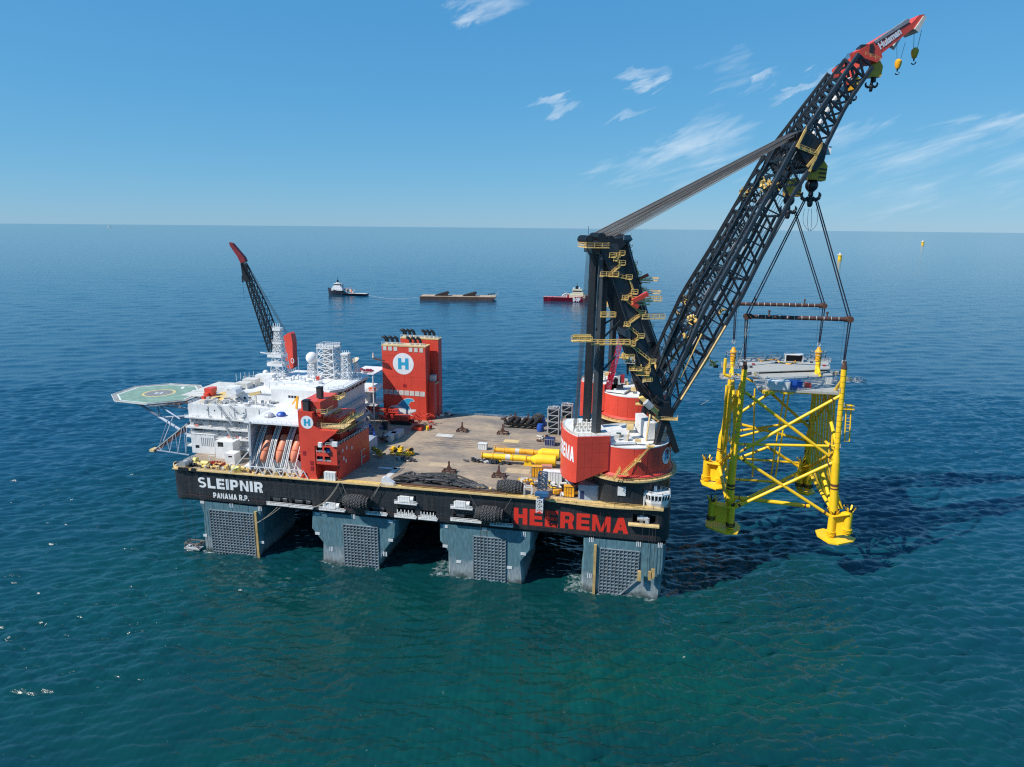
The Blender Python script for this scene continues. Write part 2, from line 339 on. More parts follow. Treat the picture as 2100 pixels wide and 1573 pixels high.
def lettering(txt, w, h, f, parent, m, bold=.035, spacing=1.0, name='lettering', gap=.17):
    """block capitals as plates standing a little proud of the wall, one object per character; f(x, z, d) maps to world"""
    if any(c not in GL for c in txt):
        x, z, fs = text_mesh(txt, w, h, bold, spacing); mb = MB(); mb.add([f(a, b, -.06) for a, b in zip(x, z)], fs); return mb.build(name, m, parent)
    tot = sum(ADV.get(c, 1.0) for c in txt)+gap*(len(txt)-1); k = w/tot; x = 0; o = None
    for c in txt:
        mb = MB()
        for n_, q in enumerate(GL[c]): mb.add([f((x+u)*k, v*h, -.05-.004*n_) for u, v in q], [(0, 1, 2, 3)])
        if GL[c]: o = mb.build('letter', m, parent)
        x += ADV.get(c, 1.0)+gap
    return o
def glyph(parent, f, c, r, mw=LETW, mh=LOGOB, s=1.0):
    """round H emblem: white disc and blue H"""
    n = 40; mb = MB(); mb.add([f(c[0]+r*math.cos(2*math.pi*i/n), c[1]+r*math.sin(2*math.pi*i/n), -.05) for i in range(n)], [tuple(range(n))])
    d = mb.build('emblem_disc', mw, parent); hb = MB()
    for u0, u1, v0, v1 in ((-.50, -.18, -.52, .52), (.18, .50, -.52, .52), (-.18, .18, -.14, .14)):
        hb.add([f(c[0]+u0*r, c[1]+v0*r, -.12), f(c[0]+u1*r, c[1]+v0*r, -.12), f(c[0]+u1*r, c[1]+v1*r, -.12), f(c[0]+u0*r, c[1]+v1*r, -.12)], [(0, 1, 2, 3)])
    hb.build('emblem_letter', mh, d if parent.parent is None else parent)

# ------------------------------------------------------------------ sea
WASH = ((12, 36), (69, 96), (121, 155), (180, 217))
def build_sea():
    rng = np.random.default_rng(3)
    c0 = np.array([CAM[0], CAM[1]])
    vd = math.atan2(fw[1], fw[0])
    th = np.concatenate([np.linspace(vd-R(42), vd+R(42), 800), np.linspace(vd+R(42), vd+2*math.pi-R(42), 70)[1:-1]])
    r = [95.0]
    while r[-1] < 2600: r.append(r[-1]*(1.006 if r[-1] < 150 else 1.0022 if r[-1] < 760 else 1.006))
    while r[-1] < 70000: r.append(r[-1]*1.09)
    r = np.array([20, 50]+r); dr = np.gradient(r)
    T, RR = np.meshgrid(th, r); X = c0[0]+RR*np.cos(T); Y = c0[1]+RR*np.sin(T)
    Zh = np.zeros_like(X); DX = np.zeros_like(X); DY = np.zeros_like(X)
    dth = np.maximum(np.diff(np.append(th, th[0]+2*math.pi)), np.diff(np.append(th[-1]-2*math.pi, th)))
    cell = np.maximum(dr[:, None]*np.ones_like(X), RR*dth[None, :])
    main = R(-72)
    env = 0.9+.25*np.sin(X*.011+Y*.007+1.3)*np.sin(Y*.013-X*.004)+.2*np.sin(X*.031-Y*.023)
    for i in range(69):
        lam = 2.6*(1.045**i) if i < 66 else 60+20*(i-66)
        k = 2*math.pi/lam; ang = main+rng.normal()*R(17 if i % 4 else 40)
        st = .092 if lam < 8 else .044 if lam < 20 else .014 if lam < 46 else .006
        A = st/k
        kx, ky = k*math.cos(ang), k*math.sin(ang); ph = rng.uniform(0, 6.28)
        fade = np.clip((lam/cell-2.2)/1.6, 0, 1)
        a = A*fade*(env if lam < 25 else 1)
        arg = kx*X+ky*Y+ph
        sn = np.sin(arg); Zh += a*sn; cs = np.cos(arg)*a*1.0; DX -= cs*math.cos(ang); DY -= cs*math.sin(ang)
    calm = np.clip((RR-90)/40, 0, 1); Zh *= calm; X = X+DX*calm; Y = Y+DY*calm
    nr, ntn = X.shape
    V = np.stack([X, Y, Zh], -1).reshape(-1, 3); V = np.vstack([V, [[c0[0], c0[1], 0]]])
    i = np.arange(nr-1)[:, None]; j = np.arange(ntn)[None]; j2 = (j+1) % ntn
    Q = np.stack([i*ntn+j, (i+1)*ntn+j, (i+1)*ntn+j2, i*ntn+j2], -1).reshape(-1, 4)
    me = bpy.data.meshes.new('sea'); me.vertices.add(len(V)); me.vertices.foreach_set('co', V.astype(np.float32).ravel())
    tri = np.stack([np.full(ntn, nr*ntn), np.arange(ntn), (np.arange(ntn)+1) % ntn], -1)
    loops = np.concatenate([Q.ravel(), tri.ravel()]); ls = np.concatenate([np.arange(len(Q))*4, len(Q)*4+np.arange(ntn)*3])
    me.loops.add(len(loops)); me.loops.foreach_set('vertex_index', loops.astype(np.int32))
    me.polygons.add(len(ls)); me.polygons.foreach_set('loop_start', ls.astype(np.int32)); 
    me.update(calc_edges=True); me.validate()
    me.polygons.foreach_set('use_smooth', np.ones(len(me.polygons), bool))
    m = bpy.data.materials.new('sea_water'); m.use_nodes = True; n = m.node_tree.nodes; l = m.node_tree.links
    b = n['Principled BSDF']; b.inputs['IOR'].default_value = 1.48; b.inputs['Roughness'].default_value = .10
    ge = n.new('ShaderNodeNewGeometry')
    def noise(sc, scale, rot, det, rough=.6, dist=0):
        mp = n.new('ShaderNodeMapping'); mp.inputs['Scale'].default_value = scale; mp.inputs['Rotation'].default_value = (0, 0, rot); l.new(ge.outputs['Position'], mp.inputs[0])
        t = n.new('ShaderNodeTexNoise'); t.inputs['Scale'].default_value = sc; t.inputs['Detail'].default_value = det; t.inputs['Roughness'].default_value = rough; t.inputs['Distortion'].default_value = dist
        l.new(mp.outputs[0], t.inputs['Vector']); return t
    big = noise(.006, (1, 2.2, 1), .35, 5); cr = n.new('ShaderNodeValToRGB'); l.new(big.outputs['Fac'], cr.inputs[0])
    e = cr.color_ramp.elements; e[0].position = .32; e[0].color = (.002, .032, .038, 1); e[1].position = .68; e[1].color = (.002, .052, .042, 1)
    # foam flecks
    fm = noise(.55, (1, 2.6, 1), .3, 9, .72); fm2 = noise(.03, (1, 1, 1), 0, 4)
    ad = n.new('ShaderNodeMath'); ad.operation = 'ADD'; l.new(fm.outputs['Fac'], ad.inputs[0]); l.new(fm2.outputs['Fac'], ad.inputs[1])
    fr = n.new('ShaderNodeMapRange'); fr.inputs['From Min'].default_value = 1.455; fr.inputs['From Max'].default_value = 1.50; fr.inputs['To Max'].default_value = .8; l.new(ad.outputs[0], fr.inputs['Value'])
    # wash where the columns break the surface
    sp = n.new('ShaderNodeSeparateXYZ'); l.new(ge.outputs['Position'], sp.inputs[0]); fl_ = noise(.55, (1, 1, 1), 0, 7, .7)
    def mt(op, a, b=None, v=None):
        q = n.new('ShaderNodeMath'); q.operation = op
        l.new(a, q.inputs[0])
        if b is not None: l.new(b, q.inputs[1])
        if v is not None: q.inputs[1].default_value = v
        return q.outputs[0]
    wash = None
    for x0_, x1_ in WASH:
        for cy_ in (17, 101):
            dx = mt('SUBTRACT', mt('ABSOLUTE', mt('SUBTRACT', sp.outputs[0], v=(x0_+x1_)/2)), v=(x1_-x0_)/2); dy = mt('SUBTRACT', mt('ABSOLUTE', mt('SUBTRACT', sp.outputs[1], v=cy_)), v=17)
            d_ = mt('MAXIMUM', dx, dy); wash = d_ if wash is None else mt('MINIMUM', wash, d_)
    wr_ = n.new('ShaderNodeMapRange'); wr_.inputs['From Min'].default_value = 2.6; wr_.inputs['From Max'].default_value = -.3; wr_.inputs['To Min'].default_value = 0; wr_.inputs['To Max'].default_value = .20; l.new(wash, wr_.inputs['Value'])
    ws_ = n.new('ShaderNodeMapRange'); ws_.inputs['From Min'].default_value = .66; ws_.inputs['From Max'].default_value = .84; ws_.inputs['To Max'].default_value = .5; l.new(mt('ADD', wr_.outputs[0], fl_.outputs['Fac']), ws_.inputs['Value'])
    fo_ = mt('MAXIMUM', fr.outputs[0], ws_.outputs[0])
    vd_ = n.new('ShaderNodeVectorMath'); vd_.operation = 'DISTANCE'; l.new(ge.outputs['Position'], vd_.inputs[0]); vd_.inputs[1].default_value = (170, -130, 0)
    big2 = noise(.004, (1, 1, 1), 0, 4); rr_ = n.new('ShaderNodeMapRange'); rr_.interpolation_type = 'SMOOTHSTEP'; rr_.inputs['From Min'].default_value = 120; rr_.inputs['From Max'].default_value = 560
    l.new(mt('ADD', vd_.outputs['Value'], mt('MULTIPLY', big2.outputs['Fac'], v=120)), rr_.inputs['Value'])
    mb_ = n.new('ShaderNodeMix'); mb_.data_type = 'RGBA'; l.new(rr_.outputs[0], mb_.inputs['Factor']); l.new(cr.outputs[0], mb_.inputs['A']); mb_.inputs['B'].default_value = (.005, .052, .100, 1)  # greener water by the vessel; sky's blue reflection put into the far colour
    mx = n.new('ShaderNodeMix'); mx.data_type = 'RGBA'; l.new(fo_, mx.inputs['Factor']); l.new(mb_.outputs['Result'], mx.inputs['A']); mx.inputs['B'].default_value = (.5, .58, .60, 1)
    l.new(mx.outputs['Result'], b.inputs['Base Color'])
    w1 = noise(.55, (1, 2.4, 1), .45, 4, .6, .4); w2 = noise(1.9, (1, 1.8, 1), .25, 4, .65, .3); w3 = noise(.16, (1, 2.6, 1), .4, 4, .6)
    def bump(src, s, d, prev=None):
        bp = n.new('ShaderNodeBump'); bp.inputs['Strength'].default_value = s; bp.inputs['Distance'].default_value = d; l.new(src.outputs['Fac'], bp.inputs['Height'])
        if prev: l.new(prev.outputs[0], bp.inputs['Normal'])
        return bp
    b3 = bump(w3, 1, .25); b1 = bump(w1, 1, .09, b3); b2 = bump(w2, 1, .02, b1); l.new(b2.outputs[0], b.inputs['Normal'])
    me.materials.append(m); o = bpy.data.objects.new('sea', me); COL.objects.link(o); o['kind'] = 'structure'
build_sea()

# ------------------------------------------------------------------ hull of the crane vessel
ZD, ZB, L, WD = 40.0, 24.6, 221.0, 118.0
def wallY(x, z, d): return (x, d, z)             # near side of the hull, d = depth inwards
def pr(x0, y0, x1, y1, Y=0.0):
    a, b = P(x0, y0, Y=Y), P(x1, y1, Y=Y); return (a.x, b.x, b.z, a.z)
def build_hull():
    t = thing('crane_vessel', 'huge floating crane vessel, its black deck box standing on four visible grey columns', 'crane vessel', (110, 59, 0))
    rc = 5.5; lx = rc-3.6
    holes = [pr(553, 1018, 593, 1034), pr(598, 1022, 641, 1039), pr(660, 1027, 706, 1045), pr(756, 1038, 792, 1053), pr(814, 1014, 853, 1031), pr(814, 1041, 852, 1059),
             pr(863, 1046, 895, 1063), pr(929, 1024, 967, 1041), pr(929, 1051, 985, 1068), pr(1010, 1058, 1049, 1076),
             pr(1297, 1053, 1344, 1075)]
    vents = [pr(873, 1008, 884, 1018), pr(886, 1009, 898, 1019), pr(901, 1010, 912, 1020), pr(946, 1014, 955, 1019), pr(989, 1017, 1009, 1023), pr(1054, 1024, 1074, 1029),
             pr(735, 998, 744, 1003), pr(763, 1003, 768, 1007), pr(802, 1000, 812, 1005), pr(820, 1003, 826, 1007)]
    side = holed_wall(lx, L-rc, ZB+1.2, ZD, holes+vents, wallY, t, HULL, 'deck_box_side', 4.0)
    for k in range(len(vents[:7])):
        a, b, c, d = vents[k]; mb = MB()
        for i in range(1, 5): z = c+(d-c)*i/5; mb.bar((a, .15, z), (b, .15, z), .12, .1)
        mb.bar((a, .2, (c+d)/2), (b, .2, (c+d)/2), .05, d-c).build('louvre', DKG, side)
    # rounded corners, lower chine, other sides
    mb = MB()
    for cx, cy, a0 in ((lx, rc, 180), (L-rc, rc, 270), (L-rc, WD-rc, 0), (lx, WD-rc, 90)):
        n = 10
        for i in range(n):
            t0, t1 = R(a0+90*i/n), R(a0+90*(i+1)/n)
            p = [(cx+rc*math.cos(q), cy+rc*math.sin(q)) for q in (t0, t1)]; q_ = [(cx+(rc-1.2)*math.cos(q), cy+(rc-1.2)*math.sin(q)) for q in (t0, t1)]
            mb.add([(*p[0], ZB+1.2), (*p[1], ZB+1.2), (*p[1], ZD), (*p[0], ZD), (*q_[0], ZB), (*q_[1], ZB)], [(0, 1, 2, 3), (4, 5, 1, 0)])
    mb.add([(lx-rc, rc, ZB+1.2), (lx-rc, WD-rc, ZB+1.2), (lx-rc, WD-rc, ZD), (lx-rc, rc, ZD)], [(3, 2, 1, 0)])
    mb.add([(L, rc, ZB+1.2), (L, WD-rc, ZB+1.2), (L, WD-rc, ZD), (L, rc, ZD)], [(0, 1, 2, 3)])
    mb.add([(lx, WD, ZB+1.2), (L-rc, WD, ZB+1.2), (L-rc, WD, ZD), (lx, WD, ZD)], [(3, 2, 1, 0)])
    mb.add([(lx, 0, ZB+1.2), (L-rc, 0, ZB+1.2), (L-rc, 1.2, ZB), (lx, 1.2, ZB)], [(3, 2, 1, 0)])
    mb.add([(lx, WD, ZB+1.2), (L-rc, WD, ZB+1.2), (L-rc, WD-1.2, ZB), (lx, WD-1.2, ZB)], [(0, 1, 2, 3)])
    mb.add([(lx-rc, rc, ZB+1.2), (lx-rc, WD-rc, ZB+1.2), (lx-rc+1.2, WD-rc, ZB), (lx-rc+1.2, rc, ZB)], [(0, 1, 2, 3)])
    mb.add([(L, rc, ZB+1.2), (L, WD-rc, ZB+1.2), (L-1.2, WD-rc, ZB), (L-1.2, rc, ZB)], [(3, 2, 1, 0)])
    mb.add([(-2.4, 1.2, ZB), (L-1.2, 1.2, ZB), (L-1.2, WD-1.2, ZB), (-2.4, WD-1.2, ZB)], [(3, 2, 1, 0)])
    mb.build('deck_box_shell', HULL, t)
    # deck plate with rounded corners
    poly = []
    for cx, cy, a0 in ((lx, rc, 180), (L-rc, rc, 270), (L-rc, WD-rc, 0), (lx, WD-rc, 90)):
        for i in range(9): q = R(a0+90*i/8); poly.append((cx+rc*math.cos(q), cy+rc*math.sin(q)))
    MB().prism(poly, lambda u, v, d: (u, v, d), ZD-.3, ZD).build('work_deck', DECKM, t)
    # cream walkway outside the bulwark, with rails
    w = MB(); w.box(-1, L-4, -1.1, .6, ZD+.02, ZD+.22); w.box(-1, L-4, -1.3, -1.1, ZD-.15, ZD+.35); wk = w.build('side_walkway', CREAM, t)
    for xa, xb in ((2, 34), (80, 214)): rail([(xa, -1.1, ZD+.22), (xb, -1.1, ZD+.22)], wk, YRAIL)
    y = MB(); y.box(82, 170, .7, 3.2, ZD+.01, ZD+.05); y.build('painted_deck_edge', YRAIL, t)
    # long rusty rack that carries the slings on the edge of the deck
    b = MB(); b.box(108, 154, 1.0, 2.0, ZD+.05, ZD+1.1); b.build('sling_rack', RUST, t)
    rail([(78, WD-.5, ZD), (172, WD-.5, ZD)], t, GREYW, name='far_side_handrail')
    # thin weld and paint lines along the side
    g = MB(); g.box(lx, L-rc, -.03, .02, ZB+2.9, ZB+3.02); g.build('paint_line', mat('dull_red_line', (.13, .04, .035), .6), t)
    g = MB()
    for x in (14, 41, 64, 96, 128, 161, 185, 206): g.box(x, x+.12, -.03, .02, ZB+1.3, ZD-.4)
    for z in (29.0, 33.2, 36.8): g.box(rc, L-rc, -.025, .02, z, z+.07)
    g.build('weld_seam', mat('seam_grey', (.055, .060, .066), .5), t)
    # lettering
    def F_(x0, x1, y0, y1):
        a, b = P(x0, y0, Y=0), P(x1, y1, Y=0); return a, b
    def let(txt, xl, yl_t, yl_b, xr, yr_t, m, bold):
        z1 = P(xl, yl_t, Y=0).z; z0 = P(xl, yl_b, Y=0).z; z1b = P(xr, yr_t, Y=0).z
        xa, xb = P(xl, yl_t, Y=0).x, P(xr, yr_t, Y=0).x
        zt = (z1+z1b)/2; h = z1-z0
        lettering(txt, xb-xa, h, lambda x, z, d: (xa+x, d, zt-h+z), t, m, bold, 1.14)
    let('SLEIPNIR', 405, 978, 999, 538, 989, LETW, .032)
    let('PANAMA R.P.', 437, 1010, 1021, 510, 1016, LETW, .03)
    let('HEEREMA', 1054, 1040, 1073, 1290, 1062, LETR, .034)
    # columns: profile in x-z extruded inwards
    def column(px_poly, depth, far=False):
        pts = []
        for x, y in px_poly: q = P(x, y, Y=.6); pts.append((q.x, q.z))
        pts = [(x, min(z, ZB+.05)) for x, z in pts]
        mb = MB(); n = len(pts)
        # rounded vertical edges: three rings
        cx = sum(p[0] for p in pts)/n
        rings = [(0.6, .94), (1.2, .975), (2.6, 1.0), (depth-2, 1.0), (depth, .93)]
        vs = []
        for d, s in rings:
            for x, z in pts: vs.append((cx+(x-cx)*s, (WD-d if far else d), z))
        fs = [tuple(range(n)), tuple(reversed(range((len(rings)-1)*n, len(rings)*n)))]
        for k in range(len(rings)-1):
            for i in range(n): fs.append((k*n+i, (k+1)*n+i, (k+1)*n+(i+1) % n, k*n+(i+1) % n))
        if far: fs = [tuple(reversed(f)) for f in fs]
        mb.add(vs, fs); return mb.build('column', COLM, t)
    bot = 1190
    c1 = [(407, 1026), (416, 1053), (418, 1098), (421, 1136), (424, bot-20), (536, bot), (533, 1150), (540, 1042)]
    c2 = [(638, 1049), (637, 1084), (661, 1113), (661, 1158), (662, bot+10), (778, bot+20), (777, 1166), (790, 1132), (814, 1102), (816, 1067)]
    c3 = [(899, 1074), (900, 1110), (917, 1132), (918, 1184), (918, bot+30), (1074, bot+40), (1074, 1190), (1071, 1152), (1092, 1128), (1094, 1092)]
    c4 = [(1195, 1103), (1196, 1130), (1192, 1160), (1191, 1208), (1190, bot+60), (1352, bot+60), (1356, 1200), (1364, 1160), (1366, 1118)]
    cols = []
    for c, dep in ((c1, 34), (c2, 34), (c3, 34), (c4, 34)):
        cols.append(column(c, dep)); column(c, dep, True)
    # ribbed fender panels on the column faces: a frame of crossing bars
    def panel(col, q, nx, nz, cut=None):
        a, b, c, d = [P(x, y, Y=.35) for x, y in q]     # tl, tr, br, bl
        x0, x1, z0, z1 = (a.x+d.x)/2, (b.x+c.x)/2, -1.0, (a.z+b.z)/2
        mb = MB()
        def zmin(x):
            if cut is None: return z0
            (ca, za), (cb, zb) = cut
            return z0 if x < ca else za+(zb-za)*(x-ca)/(cb-ca)
        for i in range(nx+1):
            x = x0+(x1-x0)*i/nx; mb.box(x-.15, x+.15, .05, .62, zmin(x), z1)
        for k in range(nz+1):
            z = z0+(z1-z0)*k/nz; xr = x1
            if cut is not None:
                (ca, za), (cb, zb) = cut
                if z < zb: xr = ca+(cb-ca)*(z-za)/(zb-za)
            if xr > x0: mb.box(x0-.16, xr+.16, .05, .62, z-.15, z+.15)
        if cut is not None:
            (ca, za), (cb, zb) = cut; mb.bar((ca, .2, za), (cb, .2, zb), .9, .5)
        mb.build('ribbed_panel', mat('panel_grey', (.23, .28, .31), .6, var=.35, scale=.5, streak=.5, dirt=(.12, .065, .035)), col)
        bk = MB(); bk.add([(x0, .52, z0), (x1 if cut is None else cut[0][0], .52, z0)]+([] if cut is None else [(x1, .52, cut[1][1])])+[(x1, .52, z1), (x0, .52, z1)], [tuple(range(4 if cut is None else 5))])
        bk.build('panel_backing', mat('panel_plate', (.12, .165, .19), .6, var=.3, scale=.5), col)
    panel(cols[0], ((431, 1045), (520, 1054), (525, 1144), (437, 1134)), 14, 16)
    panel(cols[1], ((704.5, 1073), (775, 1084), (777, 1168), (707, 1161)), 10, 15)
    panel(cols[2], ((971, 1098), (1037, 1107), (1036, 1192), (971, 1186)), 9, 15)
    e0, e1 = P(1266, 1216, Y=.35), P(1309, 1187, Y=.35)
    panel(cols[3], ((1231, 1124), (1311, 1132), (1308, 1187), (1228, 1213)), 10, 14, ((e0.x, e0.z-1.5), (e1.x, e1.z)))
    for i, (xa, ya) in ((0, (523, 1050)), (3, (1221, 1118))):
        q = P(xa, ya, Y=-.3); MB().box(q.x-.55, q.x+.55, -.4, .6, -2, q.z).build('timber_fender', mat('ochre_timber', (.50, .34, .14), .7, var=.3), cols[i])
    # draught marks: small white plates
    for i, pts in ((0, ((415, 1030), (475, 1037), (533, 1043), (421, 1098), (537, 1112))), (1, ((651, 1054), (651, 1094), (725, 1059), (801, 1070), (801, 1108), (680, 1126), (790, 1136))),
                   (2, ((913, 1080), (913, 1120), (994, 1085), (1074, 1096), (1073, 1136), (941, 1152), (1045, 1164))), (3, ((1213, 1107), (1310, 1116), (1209, 1181), (1354, 1118)))):
        for x, y in pts:
            q = P(x, y, Y=.5); mb = MB()
            for k in range(3): mb.box(q.x-1.1, q.x+1.1, .42, .56, q.z-.55+k*.45, q.z-.3+k*.45) if (x+y) % 2 else mb.box(q.x-.9+k*.7, q.x-.6+k*.7, .42, .56, q.z-1.1, q.z+1.0)
            mb.build('draught_mark', LETW, cols[i])['kind'] = 'stuff'
    # mooring bays in the side: white rollers, frames and lids standing in the openings
    def bay(h, kind):
        x0, x1, z0, z1 = h; mb = MB()
        mb.box(x0-.8, x1+.8, -1.6, .3, z0-.55, z0-.05)
        for i in range(8):
            x = x0-.7+(x1-x0+1.4)*i/7; mb.bar((x, -1.55, z0), (x, -1.55, z0+1.1), .14)
        mb.bar((x0-.7, -1.55, z0+1.1), (x1+.7, -1.55, z0+1.1), .16); mb.bar((x0-.7, -1.55, z0+.6), (x1+.7, -1.55, z0+.6), .12)
        if kind == 'lid':
            xm = x0+(x1-x0)*.42; mb.box(xm-2.2, xm+2.2, -.9, 1.5, z0, z1-.4); mb.tube((xm+2.6, -.2, z0+1.6), (xm+4.0, -.2, z0+1.6), 1.1, n=12); mb.box(x0+.3, x0+1.5, 0, 1, z0, z0+2.2)
            for i in range(4): mb.box(xm-2.2+i*1.15, xm-2.1+i*1.15, -.96, -.9, z0, z1-.4)
        if kind == 'comb':
            for i in range(5):
                x = x0+(x1-x0)*(i+.5)/5; mb.bar((x-.4, -.6, z0), (x-.4, -.6, z1-.5), .35); mb.bar((x+.4, -.6, z0), (x+.4, -.6, z1-1.5), .25); mb.box(x-.6, x+.6, -.6, .4, z0, z0+.9)
        mb.build('mooring_bay', WHITE, side)
        if kind == 'winch':
            w_ = MB(); w_.tube((x0+1.5, 1.2, z0+1.7), (x0+5.0, 1.2, z0+1.7), 1.2, n=12); w_.tube((x1-3, 1.2, z0+1.7), (x1-1, 1.2, z0+1.7), 1.3, n=12)
            w_.bar((x0, .3, z1-.5), (x1, .3, z1-.5), .25); w_.build('mooring_winch', DKG, side)
    for i, k in enumerate(('winch', 'winch', 'lid', 'winch', 'lid', 'comb', 'comb', 'lid', 'winch', 'winch')): bay(holes[i], k)
    x0, x1, z0, z1 = holes[10]; mb = MB(); mb.box(x0-1.5, x1+1.5, -2.4, .3, z0-.7, z0-.1); pl = mb.build('mooring_platform', CREAM, side)
    w_ = MB(); w_.tube((x0+2, 1, z0+1.6), (x1-3, 1, z0+1.6), 1.1, n=12); w_.box(x0+3, x0+4.5, .5, 2, z0, z1-.8); w_.box(x1-4, x1-2.5, -.5, 2, z0, z0+2.2); w_.build('mooring_winch', GREYW, side)
    # anchor and lift wires hanging down the side to the water
    for xa, ya, xb, yb, Y in ((1332, 1082, 1325, 1185, -2.2), (1339, 1082, 1332, 1175, -2.2), (1345, 1080, 1340, 1175, -2.2), (1320, 1050, 1316, 1180, -2.0), (1233, 1035, 1230, 1130, -1.2),
                              (376, 1024, 388, 1110, -3), (380, 1024, 392, 1110, -3), (393, 1026, 398, 1110, -3), (416, 1005, 426, 1130, -1.5), (453, 975, 460, 1045, -1.5), (487, 985, 492, 1050, -1.5),
                              (535, 1000, 534, 1090, -1.3), (653, 990, 657, 1050, -1.2), (768, 1050, 770, 1085, -1.2), (985, 1070, 985, 1130, -1.2)):
        a, b = P(xa, ya, Y=Y), P(xb, yb, Y=Y); MB().tube(a, (a.x, a.y, b.z), .08, n=5).build('hanging_wire', ROPED, t)
    for (xa, ya), (xb, yb) in (((1333, 1177), (1327, 1184)), ((1339, 1172), (1334, 1180)), ((1311, 1176), (1318, 1187))):
        a, b = P(xa, ya, Y=-2), P(xb, yb, Y=-2); MB().box(a.x-.7, a.x+.7, -2.5, -1.3, b.z-1, a.z+1).build('line_weight', mat('ochre_timber', (.5, .34, .14)), t)
    for A, B, sag in (((695, 989), (628, 1038), 4), ((697, 989), (640, 1040), 3), ((569, 1040), (522, 1076), 0.5), ((575, 1041), (524, 1073), .5), ((701, 990), (716, 1030), 0), ((782, 990), (759, 1031), 0)):
        a, b = P(*A, Y=-1.5), P(*B, Y=-1.5); pts = [a.lerp(b, i/10)-Vector((0, 0, sag*4*(i/10)*(1-i/10))) for i in range(11)]
        MB().path(pts, .09, 5).build('mooring_rope', mat('pale_rope', (.42, .38, .32), .8), t)
    # sloping brackets under the lifeboat deck
    mb = MB()
    for x in (392, 425, 462, 478, 512, 545, 573, 600): q = P(x, 985+(x-480)*.09, Y=-.3); MB().bar((q.x-.8, -1.0, ZD-.2), (q.x+.8, 0, ZD-2.2), .5, .3).build('edge_bracket', BLKS, t)
    # bow winch deck: parapet with fairlead openings
    m_ = MB()
    for i in range(14):
        q0, q1 = R(180+90*i/13), R(180+90*(i+1)/13)
        if i < 13: m_.bar((lx+5.8*math.cos(q0), rc+5.8*math.sin(q0), ZD+.55), (lx+5.8*math.cos(q1), rc+5.8*math.sin(q1), ZD+.55), .3, 1.1)
    m_.build('bow_parapet', CREAM, t)
    for x in (361, 369, 380, 396):
        q = P(x, 955+(x-361)*.15, Y=-1.4) if x > 365 else P(x, 955, Y=4); MB().box(q.x-1.1, q.x+1.1, q.y-.2, q.y+.9, ZD-.4, ZD+.9).build('fairlead', BLKS, t)
    # worn patches and hatch covers on the work deck
    for c, sx, sy, m in ((P(912, 893, Z=ZD), 9, 5, OFFW), (P(1049, 905, Z=ZD), 8, 5, CREAM), (P(903, 953, Z=ZD), 10, 5, mat('tan_mat', (.5, .38, .24), .8)), (P(1062, 966, Z=ZD), 11, 6, mat('tan_mat', (.5, .38, .24))),
                         (P(795, 960, Z=ZD), 9, 2.2, OFFW), (P(803, 970, Z=ZD), 2.5, 14, OFFW), (P(1215, 1010, Z=ZD), 8, 3, CREAM)):
        MB().box(c.x-sx/2, c.x+sx/2, c.y-sy/2, c.y+sy/2, ZD+.004, ZD+.05).build('deck_patch', m, t)
    for i in range(5):
        y0 = 58+i*3.2; MB().box(96+3*i, 160, y0, y0+.18, ZD+.005, ZD+.06).build('deck_rail_track', RUST if i % 2 else DKG, t)
    # dark pedestals of the two big cranes and their ring walkways
    for cy, s in ((17, 1), (101, -1)):
        pd = MB(); pd.lathe((203, cy, 0), [(17.6, ZD+.01), (17.6, 50.4), (18.3, 51.0)], 72); po = pd.build('crane_pedestal', HULL, t, True)
        rg = MB(); rg.lathe((203, cy, 0), [(17, 51.0), (20.0, 51.0), (20.0, 51.7), (17, 51.7)], 72); ro = rg.build('ring_walkway', CREAM, t)
        rail([(203+19.9*math.cos(R(i*7.5)), cy+19.9*math.sin(R(i*7.5)), 51.7) for i in range(49)], ro, YRAIL, step=2.6)
        if s == 1:
            q = P(1275, 1007, Y=-.6); MB().box(q.x-1.6, q.x+1.6, cy-17.95, cy-17.3, q.z-1.9, q.z+1.9).build('white_plate', WHITE, po)
            g = MB()
            for k in range(0, 72, 4): q_ = R(k*5); g.bar((203+17.64*math.cos(q_), cy+17.64*math.sin(q_), ZD+.2), (203+17.64*math.cos(q_), cy+17.64*math.sin(q_), 50.2), .12)
            g.lathe((203, cy, 0), [(17.66, 46.9), (17.66, 47.05)], 72); g.build('weld_seam', DKG, po)
    # sponson that carries the near pedestal beyond the side, and its walkway
    wv = MB(); n = 24; pts = []
    for i in range(n+1):
        x = 172+46*i/n; y = -1.2-1.6*math.sin(math.pi*i/n)**2 if True else 0; pts.append((x, y))
    for a, b in zip(pts[:-1], pts[1:]): wv.add([(a[0], a[1], ZD+.05), (b[0], b[1], ZD+.05), (b[0], 3, ZD+.05), (a[0], 3, ZD+.05), (a[0], a[1], ZD-.5), (b[0], b[1], ZD-.5)], [(0, 1, 2, 3), (4, 5, 1, 0)])
    ww = wv.build('stern_walkway', CREAM, t); rail([(x, y, ZD+.1) for x, y in pts[::2]], ww, YRAIL, step=2)
    rail([(L-.3, y, ZD) for y in range(8, 112, 4)], t, YRAIL)
    return t
HULLT = build_hull()

